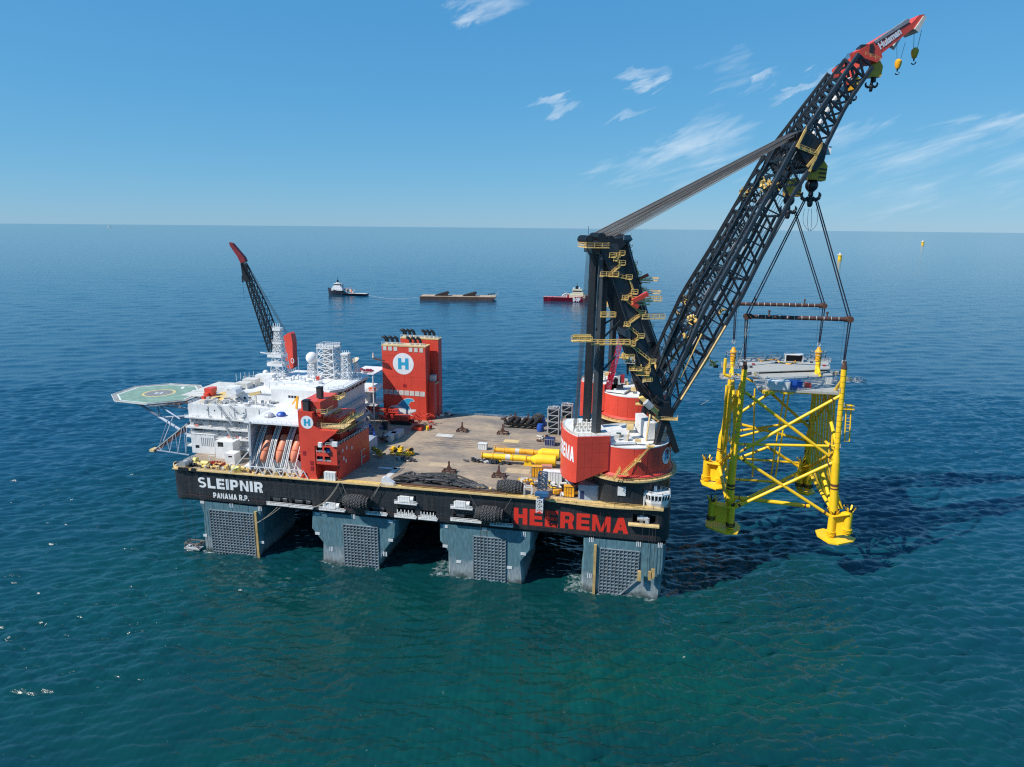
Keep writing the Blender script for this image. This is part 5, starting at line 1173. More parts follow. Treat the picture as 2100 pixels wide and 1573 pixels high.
    for i in range(4):
        for k in range(6 if i == 2 else 3):
            n_ = 6 if i == 2 else 3; p = Vector(a[i]).lerp(Vector(a[i+1]), k/n_); q = Vector(b[i]).lerp(Vector(b[i+1]), k/n_); MB().bar(p, q, .45, .3).build('window_post', WHITE, wo)
    rail([tuple(v) for v in wh(1.8, zf+5.0)][:5], t, WHITE)
    # inner end wall of the block, facing the work deck, with walkways
    for zz in (44.5, 49.5, 54.5, 59.5):
        MB().box(60, 63.4, 26, 76, zz, zz+.3).build('balcony_deck', GREYW, t); rail([(63.3, 26, zz+.3), (63.3, 76, zz+.3)], t, WHITE)
    house(t, 'inner_house', WHITE, [37, 60, YA+.5, 77, ZD+.02, zt])
    for k in range(4): stair((62, 60-8*k, 44.5+5*k-4.4), (62, 66-8*k, 44.5+5*k), 1.2, t, GREYW, Vector((1, 0, 0)))
    # stairs up the outside, front face
    for (xa, ya), (xb, yb) in (((447, 832), (478, 872)), ((460, 872), (478, 900)), ((464, 905), (482, 928)), ((490, 850), (470, 832)), ((458, 905), (474, 925))):
        stair(P(xa, ya, Y=YA-3.2), P(xb, yb, Y=YA-3.2), 1.2, t, GREYW)
    # lower white houses on the near side of the bow deck
    house(t, 'bow_house', WHITE, pbox(391, 889, 443, 944, 21, 27, ZD+.02), wins_px([(405, 916)], 21, 2.2, 1.6))
    house(t, 'bow_house', WHITE, pbox(440, 905, 480, 950, 16, 24, ZD+.02), wins_px([(452, 912)], 16, 3.0, 2.4))
    b = pbox(460, 930, 482, 955, 10, 15, ZD+.02); house(t, 'bow_house', WHITE, b, wins_px([(472, 937)], 10, 2, .9))
    k = MB()
    q = P(428, 905, Y=20.9)
    for i in range(9): k.box(q.x-4+i*1.0, q.x-3.8+i*1.0, 20.8, 20.95, q.z-2.4, q.z+1.8)
    k.build('wall_rib', GREYW, t); rail([P(388, 889, Y=20.5), P(446, 893, Y=20.5)], t, WHITE)
    b = pbox(500, 955, 513, 975, 4, 9, ZD+.02); house(t, 'bow_house', WHITE, b, wins_px([(503, 962), (508, 963)], 4, 1.0, 1.6))
    # masts on the roof
    def lattice(cx, cy, z0, z1, w0, w1, nb, name, r=.16, m=WHITE):
        root = None; cor = lambda f: [(cx+sx*(w0+(w1-w0)*f)/2, cy+sy*(w0+(w1-w0)*f)/2, z0+(z1-z0)*f) for sx, sy in ((-1, -1), (1, -1), (1, 1), (-1, 1))]
        mb = MB(); a, b = cor(0), cor(1)
        for i in range(4): mb.bar(a[i], b[i], r*2.2)
        root = mb.build(name, m, t); k = MB()
        for j in range(nb):
            a, b = cor(j/nb), cor((j+1)/nb)
            for i in range(4): k.bar(a[i], b[(i+1) % 4], r*1.6); k.bar(a[(i+1) % 4], b[i], r*1.3); k.bar(b[i], b[(i+1) % 4], r*1.5)
        k.build('mast_lattice', m, root); return root
    Ym = 60.0
    def col(x, yb, yt, Y=Ym): a, b = P(x, yb, Y=Y), P(x, yt, Y=Y); return a.x, a.z, b.z
    x, z0, z1 = col(577, 782, 670); z0 = h2
    ms = lattice(x, Ym, z0, z0+.55*(z1-z0), 8, 4.4, 4, 'radar_mast'); lattice(x, Ym, z0+.55*(z1-z0), z1-1, 4.4, 2.4, 5, 'radar_mast')
    for f, w_, h_ in ((.27, 8.6, 1.6), (.44, 8.0, 1.5), (.69, 5.2, .8), (.95, 4.4, 1.2)):
        zz = z0+(z1-z0)*f; MB().cbox((x-.8*(f < .5)*1.6, Ym, zz), w_, w_*.8, h_).build('mast_platform', WHITE, ms); rail([(x-w_/2-1*(f < .5), Ym-w_*.4, zz+h_/2), (x+w_/2, Ym-w_*.4, zz+h_/2)], ms, WHITE, r=.08, step=1.2)
    MB().bar((x-9, Ym-3, z0+(z1-z0)*.5), (x-3, Ym-3, z0+(z1-z0)*.48), .4, .5).build('radar_scanner', WHITE, ms)
    for dx in (-1.6, -.5, .7, 1.7): MB().bar((x+dx, Ym-1, z1-1), (x+dx, Ym-1, z1+1.8), .22).build('antenna', WHITE, ms)
    x, z0, zr = col(642, 775, 734); z0 = h2; lattice(x, Ym, z0, zr-3.2, 4, 3.4, 4, 'dome_support', .14)
    MB().sphere((x, Ym, zr), 3.1, 20).lathe((x, Ym, zr), [(1.2, -4.6), (1.6, -2.6)], 12).build('radar_dome', WHITE, t, True)
    q = P(545, 765, Y=Ym); MB().sphere((q.x, Ym, q.z+.2), 1.5, 14).lathe((q.x, Ym, q.z), [(.9, -4), (.9, -1)], 10).build('radar_dome', WHITE, t, True)
    x, z0, z1 = col(673.5, 775, 712); z0 = h2; tw = lattice(x, Ym+2, z0, z1, 9.2, 8.4, 5, 'antenna_tower', .22); lattice(x-1, Ym+3, z0, z1, 3.5, 3.5, 6, 'antenna_tower', .2)
    MB().cbox((x, Ym+2, z1-.3), 9.6, 9, .5).build('mast_platform', WHITE, tw); rail([(x-4.8, Ym-2.5, z1), (x+4.8, Ym-2.5, z1), (x+4.8, Ym+6, z1), (x-4.8, Ym+6, z1), (x-4.8, Ym-2.5, z1)], tw, WHITE, r=.1, h=1.6, step=1.0)
    for k in range(5): MB().cbox((x-3.6+1.8*k, Ym-1, z1+.8), .9, .9, 1.4).build('antenna', WHITE, tw)
    x, z0, z1 = col(711, 775, 726); z0 = zf+5; tw = lattice(x, Ym, z0, z1, 4.2, 3.0, 5, 'antenna_tower', .16); MB().cbox((x, Ym, z1), 4, 4, .8).build('mast_platform', WHITE, tw)
    for k in range(4): MB().bar((x-1.6+1.1*k, Ym, z1), (x-1.8+1.2*k, Ym, z1+1.8), .25).build('antenna', WHITE, tw)
    # dish pointing up beside it
    q = P(727, 743, Y=Ym+6); mb = MB(); mb.lathe(q, [(.1, 0), (2.0, .5), (3.0, 1.2)], 16, axis=(-.25, -.35, .9)); mb.build('satellite_dish', mat('sandy_dish', (.6, .5, .38), .6), t); lattice(q.x+1, Ym+6, zf+4, q.z-.3, 3.4, 1.6, 3, 'dish_support', .14)
    # whip antennas along the roof edge
    for i in range(14):
        q = P(485+i*9, 780-(i % 3)*2, Z=h1+.3); MB().bar((q.x, q.y, h1), (q.x, q.y, h1+random.uniform(2.5, 5)), .14).build('whip_antenna', WHITE, t)
    for x_, y0_, y1_ in ((614, 775, 733), (612, 775, 760), (628, 775, 762)): a, b = P(x_, y0_, Y=70), P(x_, y1_, Y=70); MB().bar(a, (a.x, a.y, b.z), .14).build('whip_antenna', WHITE, t)
    # small clutter on roofs and walls: vents, lockers, pipes, doors
    rg = random.Random(41)
    for i in range(70):
        px_, py_ = rg.uniform(500, 720), rg.uniform(772, 800); q = P(px_, py_, Z=h2+1)
        if not (x2-6 < q.x < 50 and 46 < q.y < 73): continue
        m_ = rg.choice((WHITE, WHITE, OFFW, GREYW, RED if i % 9 == 0 else WHITE))
        if rg.random() < .5: MB().cbox((q.x, q.y, h2+1+.6), rg.uniform(.8, 2.6), rg.uniform(.8, 2), rg.uniform(.8, 2.2), rg.random()).build('roof_locker', m_, t)
        else: MB().lathe((q.x, q.y, h2+1), [(.45, 0), (.45, 1.5), (.8, 1.6), (.8, 2.1), (.05, 2.3)], 8).build('roof_vent', m_, t)
    for i in range(46):
        q = (rg.uniform(-2, 34), rg.uniform(26, 35), zt); m_ = rg.choice((WHITE, OFFW, GREYW, GREYW)); MB().cbox((q[0], q[1], zt+.7), rg.uniform(.6, 2.4), rg.uniform(.6, 1.6), rg.uniform(.6, 1.8), rg.random()).build('roof_locker', m_, t)
    for x_ in (2, 9, 16, 22, 29, 34):
        MB().bar((x_, YA-.15, z2), (x_, YA-.15, zt-.4), .22).build('wall_pipe', GREYW, t)
        MB().box(x_+1, x_+1.9, YA+.15, YA+.29, z3+.35, z3+2.4).build('wall_door', LBLU, t); MB().box(x_+2.6, x_+3.5, YA+.15, YA+.29, z2+.35, z2+2.4).build('wall_door', LBLU, t)
    for i in range(30): MB().cbox((rg.uniform(-4, 34), YA-1.4, rg.choice((z2, z3, z4, za))+.8), rg.uniform(.5, 1.6), .6, rg.uniform(.6, 1.2)).build('balcony_locker', rg.choice((WHITE, OFFW, GREYW, RED)), t)
    for zz in (z2+2.9, z3+2.9, za-.35): MB().box(xl, xr, YA-.12, YA+.05, zz-.5, zz-.25).build('cable_tray', GREYW, t)
    for x_ in np.arange(x2-6, 50, 4.2): MB().box(x_, x_+.12, 43.9, 44.0, h1+.3, h2+.9).build('wall_seam', GREYW, t)
    # rails all around the top roof
    rail([P(500, 777, Z=h1+.3), P(565, 772, Z=h1+.3)], t, WHITE, r=.08, h=1.4)
    # parts of the escape and boat deck on the far side, towards the funnels
    for x0, x1, y0, y1, zz in ((47.5, 60.8, 88, 108, 68.6), (47.5, 60.8, 88, 108, 58.5), (47.5, 60.8, 90, 108, 50.0)):
        MB().box(x0, x1, y0, y1, zz-.5, zz).build('far_side_deck', WHITE, t); rail([(x0, y0, zz), (x1, y0, zz)], t, WHITE)
    for x0 in (48, 54, 60): MB().bar((x0, 88.6, ZD), (x0, 88.6, 68.4), .55).build('deck_post', WHITE, t)
    MB().bar((48, 88.6, 50), (54, 88.6, 58), .4).build('deck_post', WHITE, t); MB().bar((54, 88.6, 50), (60, 88.6, 43), .4).build('deck_post', WHITE, t)
    house(t, 'far_side_house', GREYW, [47.5, 56, 94, 106, ZD+.02, 49.4]); house(t, 'far_side_house', GREYW, [47.5, 55, 96, 104, 50, 58])
    m = MB(); 
    for k in range(26): c = (49+random.uniform(0, 9), 89.5+random.uniform(0, 6), 68.7+random.uniform(0, .9)); m.cbox(c, 1.6, 1.2, .8, random.random())
    m.build('red_net_heap', DRED, t); MB().box(48.5, 51.5, 89, 91, 58.5, 60.5).box(57, 60.5, 89, 91, 58.5, 60.3).build('orange_box', mat('orange_box_paint', (.75, .14, .06), .5), t)
    return zt
ZT = build_accommodation()

def build_helideck():
    zc = 58.5; c = P(326, 806, Z=zc); t = thing('helideck', 'green octagonal helideck with a yellow circle and white H over the bow', 'helideck', (c.x, c.y, zc))
    cor = [P(x, y, Z=zc) for x, y in ((240, 809), (246, 821), (303, 827), (375, 820), (412, 805), (402, 792), (345, 789), (284, 794))]
    n = 8; mb = MB(); mb.add([(p.x, p.y, zc) for p in cor]+[(p.x, p.y, zc-.6) for p in cor], [tuple(range(n)), tuple(reversed(range(n, 2*n)))]+[(i, n+i, n+(i+1) % n, (i+1) % n) for i in range(n)])
    d = mb.build('landing_deck', GREEN, t)
    def ring(r0, r1, dz, m, name, k=48):
        mb = MB(); mb.add([(c.x+r*math.cos(2*math.pi*i/k), c.y+r*math.sin(2*math.pi*i/k), zc+dz) for r in (r0, r1) for i in range(k)], [(i, (i+1) % k, k+(i+1) % k, k+i) for i in range(k)]); return mb.build(name, m, d)
    mb = MB(); mb.add([(c.x+7.3*math.cos(2*math.pi*i/48), c.y+7.3*math.sin(2*math.pi*i/48), zc+.01) for i in range(48)], [tuple(range(48))]); mb.build('grey_centre', GREYD, d)
    ring(7.2, 8.4, .02, mat('sandy_yellow_line', (.62, .50, .22), .7), 'yellow_circle')
    h = MB(); a_ = R(20)
    for u0, u1, v0, v1 in ((-1.7, -1.1, -2, 2), (1.1, 1.7, -2, 2), (-1.1, 1.1, -.3, .3)):
        h.add([(c.x+u*math.cos(a_)-v*math.sin(a_)*1, c.y+u*math.sin(a_)+v*math.cos(a_), zc+.03) for u, v in ((u0, v0), (u1, v0), (u1, v1), (u0, v1))], [(0, 1, 2, 3)])
    h.build('white_h', LETW, d)
    for A_ in (((382, 809), (394, 809), (404, 800), (396, 800)), ((370, 797), (376, 797), (379, 793), (373, 793))):
        mb = MB(); mb.add([P(x, y, Z=zc+.03) for x, y in A_], [(0, 1, 2, 3)]); mb.build('white_deck_panel', LETW, d)
    # white edge line and the sloping safety net with its frame
    def off(k): return [c+(p-c)*k for p in cor]
    e0, e1 = off(.965), off(1.0); mb = MB()
    for i in range(8): mb.add([(q.x, q.y, zc+.025) for q in (e0[i], e0[(i+1) % 8], e1[(i+1) % 8], e1[i])], [(0, 1, 2, 3)])
    mb.build('edge_line', LETW, d); o = off(1.13)
    NET = mat('net_mesh', (.35, .36, .36), .8, var=.4, scale=3)
    for i in range(8):
        a, b, a2, b2 = cor[i], cor[(i+1) % 8], o[i], o[(i+1) % 8]; k = MB()
        A, B, A2, B2 = [Vector((q.x, q.y, zc-.3+(.35 if j > 1 else 0))) for j, q in enumerate((a, b, a2, b2))]
        m_ = int((B-A).length/.45)
        for s_ in range(m_+1): k.bar(A.lerp(B, s_/m_), A2.lerp(B2, s_/m_), .11)
        for s_ in range(6): k.bar(A.lerp(A2, s_/5), B.lerp(B2, s_/5), .13)
        k.bar(A2, B2, .32); k.build('safety_net', OFFW, d)
    # girders underneath
    g = MB()
    for i in range(5):
        y = c.y-13+i*6.5; g.bar((c.x-15, y, zc-1.3), (c.x+16, y, zc-1.3), .5, 1.2)
    for i in range(6): x = c.x-14+i*5.6; g.bar((x, c.y-15, zc-2.0), (x, c.y+15, zc-2.0), .4, .9)
    g.build('deck_girder', LBLU, t)
    def S_(a, b, w=.55, ya=None, yb=None): MB().tube(a, b, w, n=10).build('strut', LBLU, t)
    yn, yf = c.y-13, c.y+13
    for Y in (yn, yf):
        bb = P(385, 925, Y=28) if Y == yn else Vector((-7.5, 88, 44))
        base = Vector((-7.8, 30 if Y == yn else 88, 42)); top = Vector((P(282, 838, Y=yn).x, Y, zc-2.4)); mid = base.lerp(top, .62)
        S_(top, base, .75); S_(Vector((top.x+12, Y, zc-2.4)), mid, .35); S_(Vector((-9, Y, zc-6)), mid, .45); S_(Vector((top.x+12, Y, zc-2.4)), base.lerp(top, .3)+Vector((0, 0, 6)), .4); S_(Vector((top.x+24, Y, zc-2.4)), Vector((-14, Y, zc-8)), .35)
        S_(top, Vector((-8, Y, zc-4.5)), .45); S_(mid, Vector((-14, Y, zc-8)), .4)
    S_(Vector((P(282, 838, Y=yn).x, yn, zc-2.4)), Vector((P(282, 838, Y=yn).x, yf, zc-2.4)), .5)
    # walkway to the roof and side platform
    a, b = P(303, 834, Z=zc-1.5), P(415, 822, Z=zc-1.5); mb = MB(); mb.bar(a, b, 2.2, .4); mb.build('side_walkway', GREYW, t); rail([a+Vector((0, -1, .2)), b+Vector((0, -1, .2))], t, WHITE, r=.1, h=1.8, step=1.6)
    m = MB()
    for k in range(46):
        q = P(310+random.uniform(0, 110), 830-random.uniform(0, 6), Z=zc-1.2); q.x += 0; m.cbox((q.x, q.y, q.z+.2), random.uniform(.5, 2.4), .7, random.uniform(.3, 1.2))
    m.build('walkway_equipment', mat('dull_equipment', (.12, .10, .10), .7, var=.5, scale=1), t)
    q = Vector((-12, c.y, zc-2)); MB().box(-26, -7, c.y-16, c.y+16, ZT-1.2, ZT-.9).build('roof_bridge', OFFW, t)
    return c
HC = build_helideck()

# brown lifeboat ramp hanging under the helideck
def build_ramp():
    a, b = P(386, 868, Y=34), P(318, 922, Y=30); t = thing('bow_launch_ramp', 'rusty brown sloping launch ramp in a pale lattice frame below the helideck', 'launch ramp', b)
    d = Vector((0, 1, 0)); mb = MB(); mb.add([a+d*-1, a+d*9, b+d*8, b+d*-1, a+d*-1+Vector((0, 0, -3)), b+Vector((1, -1, -1.2))], [(0, 1, 2, 3), (0, 3, 5, 4)]); mb.build('ramp_panel', mat('brown_ramp', (.20, .085, .06), .7, var=.4, streak=.4, dirt=(.4, .22, .18)), t)
    for k in (-1, 8.5): MB().bar(a+d*k, b+d*k, .5).build('ramp_rail', OFFW, t)
    for f in (.15, .4, .65, .9):
        p = b.lerp(a, f)+d*-1; q = P(322+f*66, 922+f*10, Y=29); MB().bar(p, q, .35).build('lattice_bar', LBLU, t); MB().bar(q, b.lerp(a, min(1, f+.2))+d*-1, .3).build('lattice_bar', LBLU, t)
    MB().bar(P(322, 923, Y=29), P(388, 933, Y=29), .5).build('lattice_bar', LBLU, t)
    MB().bar(P(325, 920, Y=30), P(345, 860, Y=34), .4).build('lattice_bar', LBLU, t); MB().bar(P(335, 905, Y=30), P(355, 855, Y=36), .35).build('lattice_bar', LBLU, t)
    MB().cbox(b+Vector((-.5, 0, 0)), 2.4, 4, 1.2).build('ramp_foot', CREAM, t)
build_ramp()

# lifeboat bay: white wall, roof slab, davits
def build_bay():
    t = thing('lifeboat_station', 'white roofed lifeboat station full of slanting davit legs, left of the red tower', 'lifeboat station', (50, 8, ZD))
    z1 = 64.0; xl = 37.2
    MB().box(xl-.4, xl, 1.5, 22, ZD+.05, z1-.5).build('side_wall', WHITE, t)
    k = MB()
    for i in range(8): y = 3+i*2.6; k.box(xl, xl+.12, y, y+.16, ZD+.1, z1-.6)
    for i in range(5): z = 44+i*4.2; k.box(xl, xl+.12, 1.6, 22, z, z+.16)
    k.build('wall_stiffener', LBLU, t)
    MB().box(xl-1.4, 63.5, .8, 24, z1-.5, z1).build('roof_slab', WHITE, t); rail([(xl-1.4, .9, z1), (63, .9, z1)], t, WHITE)
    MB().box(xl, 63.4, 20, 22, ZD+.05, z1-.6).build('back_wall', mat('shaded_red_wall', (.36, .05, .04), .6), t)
    MB().box(xl, 63, 4.2, 4.5, ZD+.05, 46.2).build('low_bulkhead', WHITE, t)
    MB().box(xl-1, 63.5, -1.0, 3, ZD+.06, ZD+.5).build('sill', CREAM, t)
    for xc in (531, 561, 592, 622):
        for k_, dx in enumerate((-4.5, -1.5, 2.5, 5.5)):
            if xc == 622 and dx > -2: continue
            a_, m_, b_ = P(xc+12+dx, 872, Y=9), P(xc+1+dx, 905, Y=5), P(xc-12+dx*1.2, 962, Y=1.0)
            MB().bar(a_, m_, .36, .5).bar(m_, b_, .36, .5).build('davit_leg', WHITE if k_ != 1 else GREYW, t)
        for y_ in (900, 915, 930, 945):
            f_ = (y_-905)/57; q0, q1 = P(xc+1-13*f_-4.5, y_, Y=5-4*f_), P(xc+1-13*f_+(5.5 if xc < 620 else -1), y_, Y=5-4*f_); MB().bar(q0, q1, .25).build('davit_tie', GREYW, t)
    for i in range(6):
        x = 40+i*4.3; MB().bar((x, -.6, ZD+.3), (x+2.1, -.6, 44.0), .35).bar((x+4.2, -.6, ZD+.3), (x+2.1, -.6, 44.0), .35).build('truss_bar', WHITE, t)
    MB().bar((38, -.6, 44), (63, -.6, 44), .3).build('truss_bar', WHITE, t)
    MB().bar(P(470, 970, Y=-1), P(512, 923, Y=-.8), .4).build('stay_bar', WHITE, t); MB().bar(P(512, 864, Y=.8), P(514, 972, Y=.4), .7).build('corner_post', WHITE, t)
    # roof things
    for x, y, m, s_ in ((552, 855, GREYW, 4), (577, 853, BLUE, 3.6), (500, 858, OFFW, 2)):
        q = P(x, y, Z=z1); mb = MB(); mb.lathe((q.x, q.y, z1+.1), [(s_*.55, 0), (s_*.6, .8), (s_*.4, 1.6), (.1, 1.9)], 10); mb.build('covered_item', m, t)
    c = P(525, 829, Z=z1); m = MB(); m.bar((c.x, c.y, z1), (c.x, c.y, z1+5), .8); m.build('crane_post', OFFW, t); MB().bar((c.x-3, c.y, z1+4.6), (c.x+3, c.y, z1+6.2), 1.0, 1.4).build('crane_arm', CREAM, t)
    c = P(608, 838, Z=z1); MB().bar((c.x, c.y, z1), (c.x+1, c.y, z1+6), .9).build('crane_post', YEL2, t); MB().bar((c.x-2, c.y, z1+2), (c.x+1, c.y, z1+6), .6).build('crane_arm', YEL2, t)
    # lifeboats
    for i, (px, lab) in enumerate(((545, 'leftmost of the three orange lifeboats hanging nose down beside the white side wall'), (577, 'middle one of the three orange lifeboats hanging nose down'), (607, 'rightmost orange lifeboat hanging nose down right beside the red tower'))):
        q = P(px, 925, Y=5); tb = thing('lifeboat', lab, 'lifeboat', q, 'orange lifeboats in the station')
        ax = Vector((.12, .50, .86)).normalized(); mb = MB(); mb.lathe(q, [(.05, -5.6), (.8, -4.9), (1.5, -3.4), (2.0, -1.2), (2.1, 1.5), (2.0, 4.5), (1.6, 6.6), (.9, 7.6), (.05, 7.8)], 18, axis=ax); mb.build('hull', ORANGE, tb, True)
        s_ = ax.cross(Vector((0, 0, 1))).normalized(); fr = s_.cross(ax)
        mb = MB(); mb.bar(q+ax*5+fr*(1.9 if fr.y < 0 else -1.9), q+ax*7+fr*(1.5 if fr.y < 0 else -1.5), 1.6, 1.0); mb.build('steering_cupola', ORANGE, tb); mb = MB(); mb.lathe(q, [(2.08, -.25), (2.14, -.1), (2.14, .1), (2.1, .3)], 18, axis=ax); mb.build('seam_band', mat('dark_orange', (.5, .10, .03), .5), tb)
build_bay()

# ------------------------------------------------------------------ red tower at the near side of the deck
def build_red_tower():
    t = thing('red_tower', 'red stepped tower with yellow stairs, black exhaust caps and an H emblem near the lifeboats', 'tower', (71, 12, ZD))
    q = [P(x, y, Y=.2) for x, y in ((616, 840), (617, 872), (619, 980), (692, 988), (692, 914), (676, 906), (650, 914), (649, 913), (674, 897), (689, 888), (689, 883), (654, 881), (645, 868), (643, 846), (641, 846), (640, 800))]
    zt_ = q[0].z+1.5; x0 = q[2].x
    xs = lambda x, y, Y=.2: P(x, y, Y=Y).x
    zz = lambda x, y, Y=.2: P(x, y, Y=Y).z
    xa, xb, xc = x0, xs(643, 900), xs(691, 950)
    z1, z2, z3, z4 = zz(640, 914), zz(690, 884)-.2, zz(620, 868), zz(620, 842)
    prof = [(xa, ZD+.02), (xb+.2, ZD+.02), (xb+.2, z1), (xs(655, 914), z1), (xs(676, 897), zz(676, 897)), (xs(689, 888), zz(689, 888)), (xs(689, 884), z2), (xs(655, 881), z2), (xb, zz(644, 872)), (xb, zz(643, 847)), (xa, z4)]
    mb = MB(); mb.prism(prof, lambda u, v, d: (u, d, v), .2, 10); body = mb.build('tower_body', RED, t)
    mb = MB(); mb.prism([(xa-.6, ZD+.02), (xb+1.2, ZD+.02), (xb+.3, ZD+2.2), (xa, ZD+1.4)], lambda u, v, d: (u, d, v), .0, .2); mb.build('flared_foot', RED, body)
    f = lambda x, z, d: Vector((x, .2+d, z)); e = P(629.5, 866, Y=.2); glyph(body, f, (e.x, e.z), 2.9)
    # taller head behind
    hb = [xa+.3, xs(668, 835, 8), 3, 20, z4-3, zz(640, 818, 8)]
    house(t, 'tower_head', RED, hb); MB().box(hb[0], hb[1], 3, 20, hb[5]-.02, hb[5]+.15).build('head_roof', RED, t)
    for x, y, w_, h_ in ((629, 833, 2.6, 5.2), (638, 826, 2.6, 2.4), (656, 805, 2.2, 4.6)):
        Yq = 2.2 if x < 635 else 9; q = P(x, y, Y=Yq); MB().cbox((q.x, q.y, q.z), w_, 2.4, h_).build('exhaust_cap', mat('sooty_grey', (.035, .036, .038), .7), t)
        MB().cbox((q.x, q.y, q.z+h_/2+.15), w_*1.1, 2.7, .3).build('cap_rim', BLKS, t)
    # lower house with three by two open bays
    Yh = .5; hx0, hx1 = xb+.2, xc; ws = []
    for (x, y) in ((655, 940.5), (672, 942), (688, 944), (656, 956.5), (673, 958), (688, 960)):
        q = P(x-2, y, Y=Yh); ws.append((q.x-1.45, q.x+1.45, q.z-1.1, q.z+1.1))
    ws = [(a, min(b, hx1-.3), c, d) for a, b, c, d in ws]
    for k in range(3):
        c = (ws[k][2]+ws[k][3])/2 if k == 0 else c; ws[k] = (hx0+.7+k*3.6, hx0+3.5+k*3.6, 52.5-.0, 55.0); ws[k+3] = (hx0+.7+k*3.6, hx0+3.5+k*3.6, 48.4, 50.9)
    ws = [w for w in ws if w[1] < hx1]
    ztop = zz(690, 912)
    hw = holed_wall(hx0, hx1, 47.2, ztop-1.0, ws, lambda x, z, d: (x, Yh+d, z), t, RED, 'lower_house', 2.5, DRED)
    for w in ws: rail([(w[0], Yh, w[2]), (w[1], Yh, w[2])], hw, WHITE, h=.9, step=1)
    for w in ws: MB().cbox(((w[0]+w[1])/2, Yh+1.4, w[2]+.9), 1.6, 1, 1.5).build('stored_equipment', random.choice((NAVY, DKG, BLUE, WHITE)), hw)
    s = MB(); s.add([(hx1, Yh, ZD), (hx1+2.4, 30, ZD), (hx1+2.4, 30, ztop-1), (hx1, Yh, ztop-1)], [(0, 1, 2, 3)]); s.add([(hx0, Yh, ztop-1), (hx1, Yh, ztop-1), (hx1+2.4, 30, ztop-1), (hx0, 30, ztop-1)], [(0, 1, 2, 3)])
    s.add([(hx0, Yh, 47.2), (hx1, Yh, 47.2), (hx1, 7, 47.2), (hx0, 7, 47.2)], [(3, 2, 1, 0)]); s.add([(hx0, 7, ZD), (hx1, 7, ZD), (hx1, 7, 47.2), (hx0, 7, 47.2)], [(0, 1, 2, 3)]); s.build('lower_house_shell', RED, t)
    rail([(hx0, Yh+.1, ztop-1), (hx1, Yh+.1, ztop-1), (hx1+2.4, 30, ztop-1)], t, WHITE, r=.08, h=1.4)
    MB().add([(hx0+.5, Yh+1, ztop-.98), (hx1-.2, Yh+1, ztop-.98), (hx1+1.9, 29, ztop-.98), (hx0+.5, 29, ztop-.98)], [(0, 1, 2, 3)]).build('dark_roof', mat('roof_dark', (.10, .09, .08), .8, var=.4), t)
    for x, y, s_ in ((657, 917, 1.6), (687, 916, 2.4), (680, 910, 1.2)): q = P(x, y, Z=ztop-1); MB().cbox((q.x, q.y, ztop+.1), s_, 1.2, 2).build('roof_item', WHITE, t)
    for i, (x, y) in enumerate(((700, 930), (706, 924), (713, 918), (700, 948), (708, 940), (722, 918), (700, 960), (712, 945))):
        q = P(x, y, X=hx1+1.2); yy = q.y; xx = hx1+2.4*(yy-Yh)/29.5; MB().cbox((xx+.05, yy, q.z), .14, 1.0, 1.5).build('side_door', WHITE if i % 3 else DKG, t)
    # white stores door
    a = pbox(664, 968, 688, 989, -.2, 1.4, ZD+.3); w = MB(); w.box(a[0], a[1], -.3, 1.4, ZD+.3, a[5]); wo = w.build('white_locker', WHITE, t); k = MB()
    for i in range(1, 4): x = a[0]+(a[1]-a[0])*i/4; k.box(x-.05, x+.05, -.36, -.3, ZD+.4, a[5]-.1)
    k.build('locker_seam', GREYW, wo)
    for x, y in ((624, 929), (639, 949), (640, 960)): q = P(x, y, Y=.15); MB().box(q.x-.7, q.x+.7, .05, .2, q.z-.9, q.z+.9).build('wall_niche', DRED, t)
    # yellow stairs and galleries going back from the tower
    sx = Vector((1, 0, 0))
    for (A, Ya), (B, Yb) in ((((640, 842), 5), ((683, 818), 16)), (((648, 870), 5), ((700, 838), 22)), (((695, 876), 5), ((724, 850), 20)), (((703, 885), 6), ((728, 868), 20))):
        a, b = P(*A, Y=Ya), P(*B, Y=Yb); stair(a, b, 1.8, t, YRAIL, Vector((.7, -.7, 0)))
    for x0_, y0_, x1_, y1_, Y in ((640, 846, 668, 848, 3), (644, 874, 706, 879, 2.2), (646, 884, 697, 889, 2.4)):
        a, b = P(x0_, y0_, Y=Y), P(x1_, y1_, Y=Y); z_ = (a.z+b.z)/2; MB().box(a.x, b.x, Y, Y+7, z_-.3, z_).build('gallery_deck', CREAM, t)
        rail([(a.x, Y, z_), (b.x, Y, z_), (b.x, Y+7, z_)], t, CREAM, r=.09, h=1.7, step=1.6)
    a, b = P(675, 812, Y=18), P(700, 818, Y=18); MB().box(a.x, b.x, 16, 22, a.z-1.2, a.z-.8).build('gallery_deck', YRAIL, t); rail([(a.x, 16, a.z-.8), (b.x, 16, a.z-.8), (b.x, 22, a.z-.8)], t, YRAIL, r=.1, h=1.8)
    m = MB(); a, b = P(672, 870, Y=8), P(712, 850, Y=24)
    house(t, 'rear_house', RED, [hx0, hx1-2, 9, 26, ztop-1, ztop+9]); MB().box(hx1-2, hx1+2, 10, 26, ztop+3, ztop+3.3).build('gallery_deck', NAVY, t); rail([(hx1+2, 10, ztop+3.3), (hx1+2, 26, ztop+3.3)], t, YRAIL)
    rail([(hx1+2, 10, ztop+7), (hx1+2, 26, ztop+7)], t, YRAIL); MB().box(hx1-2, hx1+2, 10, 26, ztop+6.7, ztop+7).build('gallery_deck', YRAIL, t)
build_red_tower()

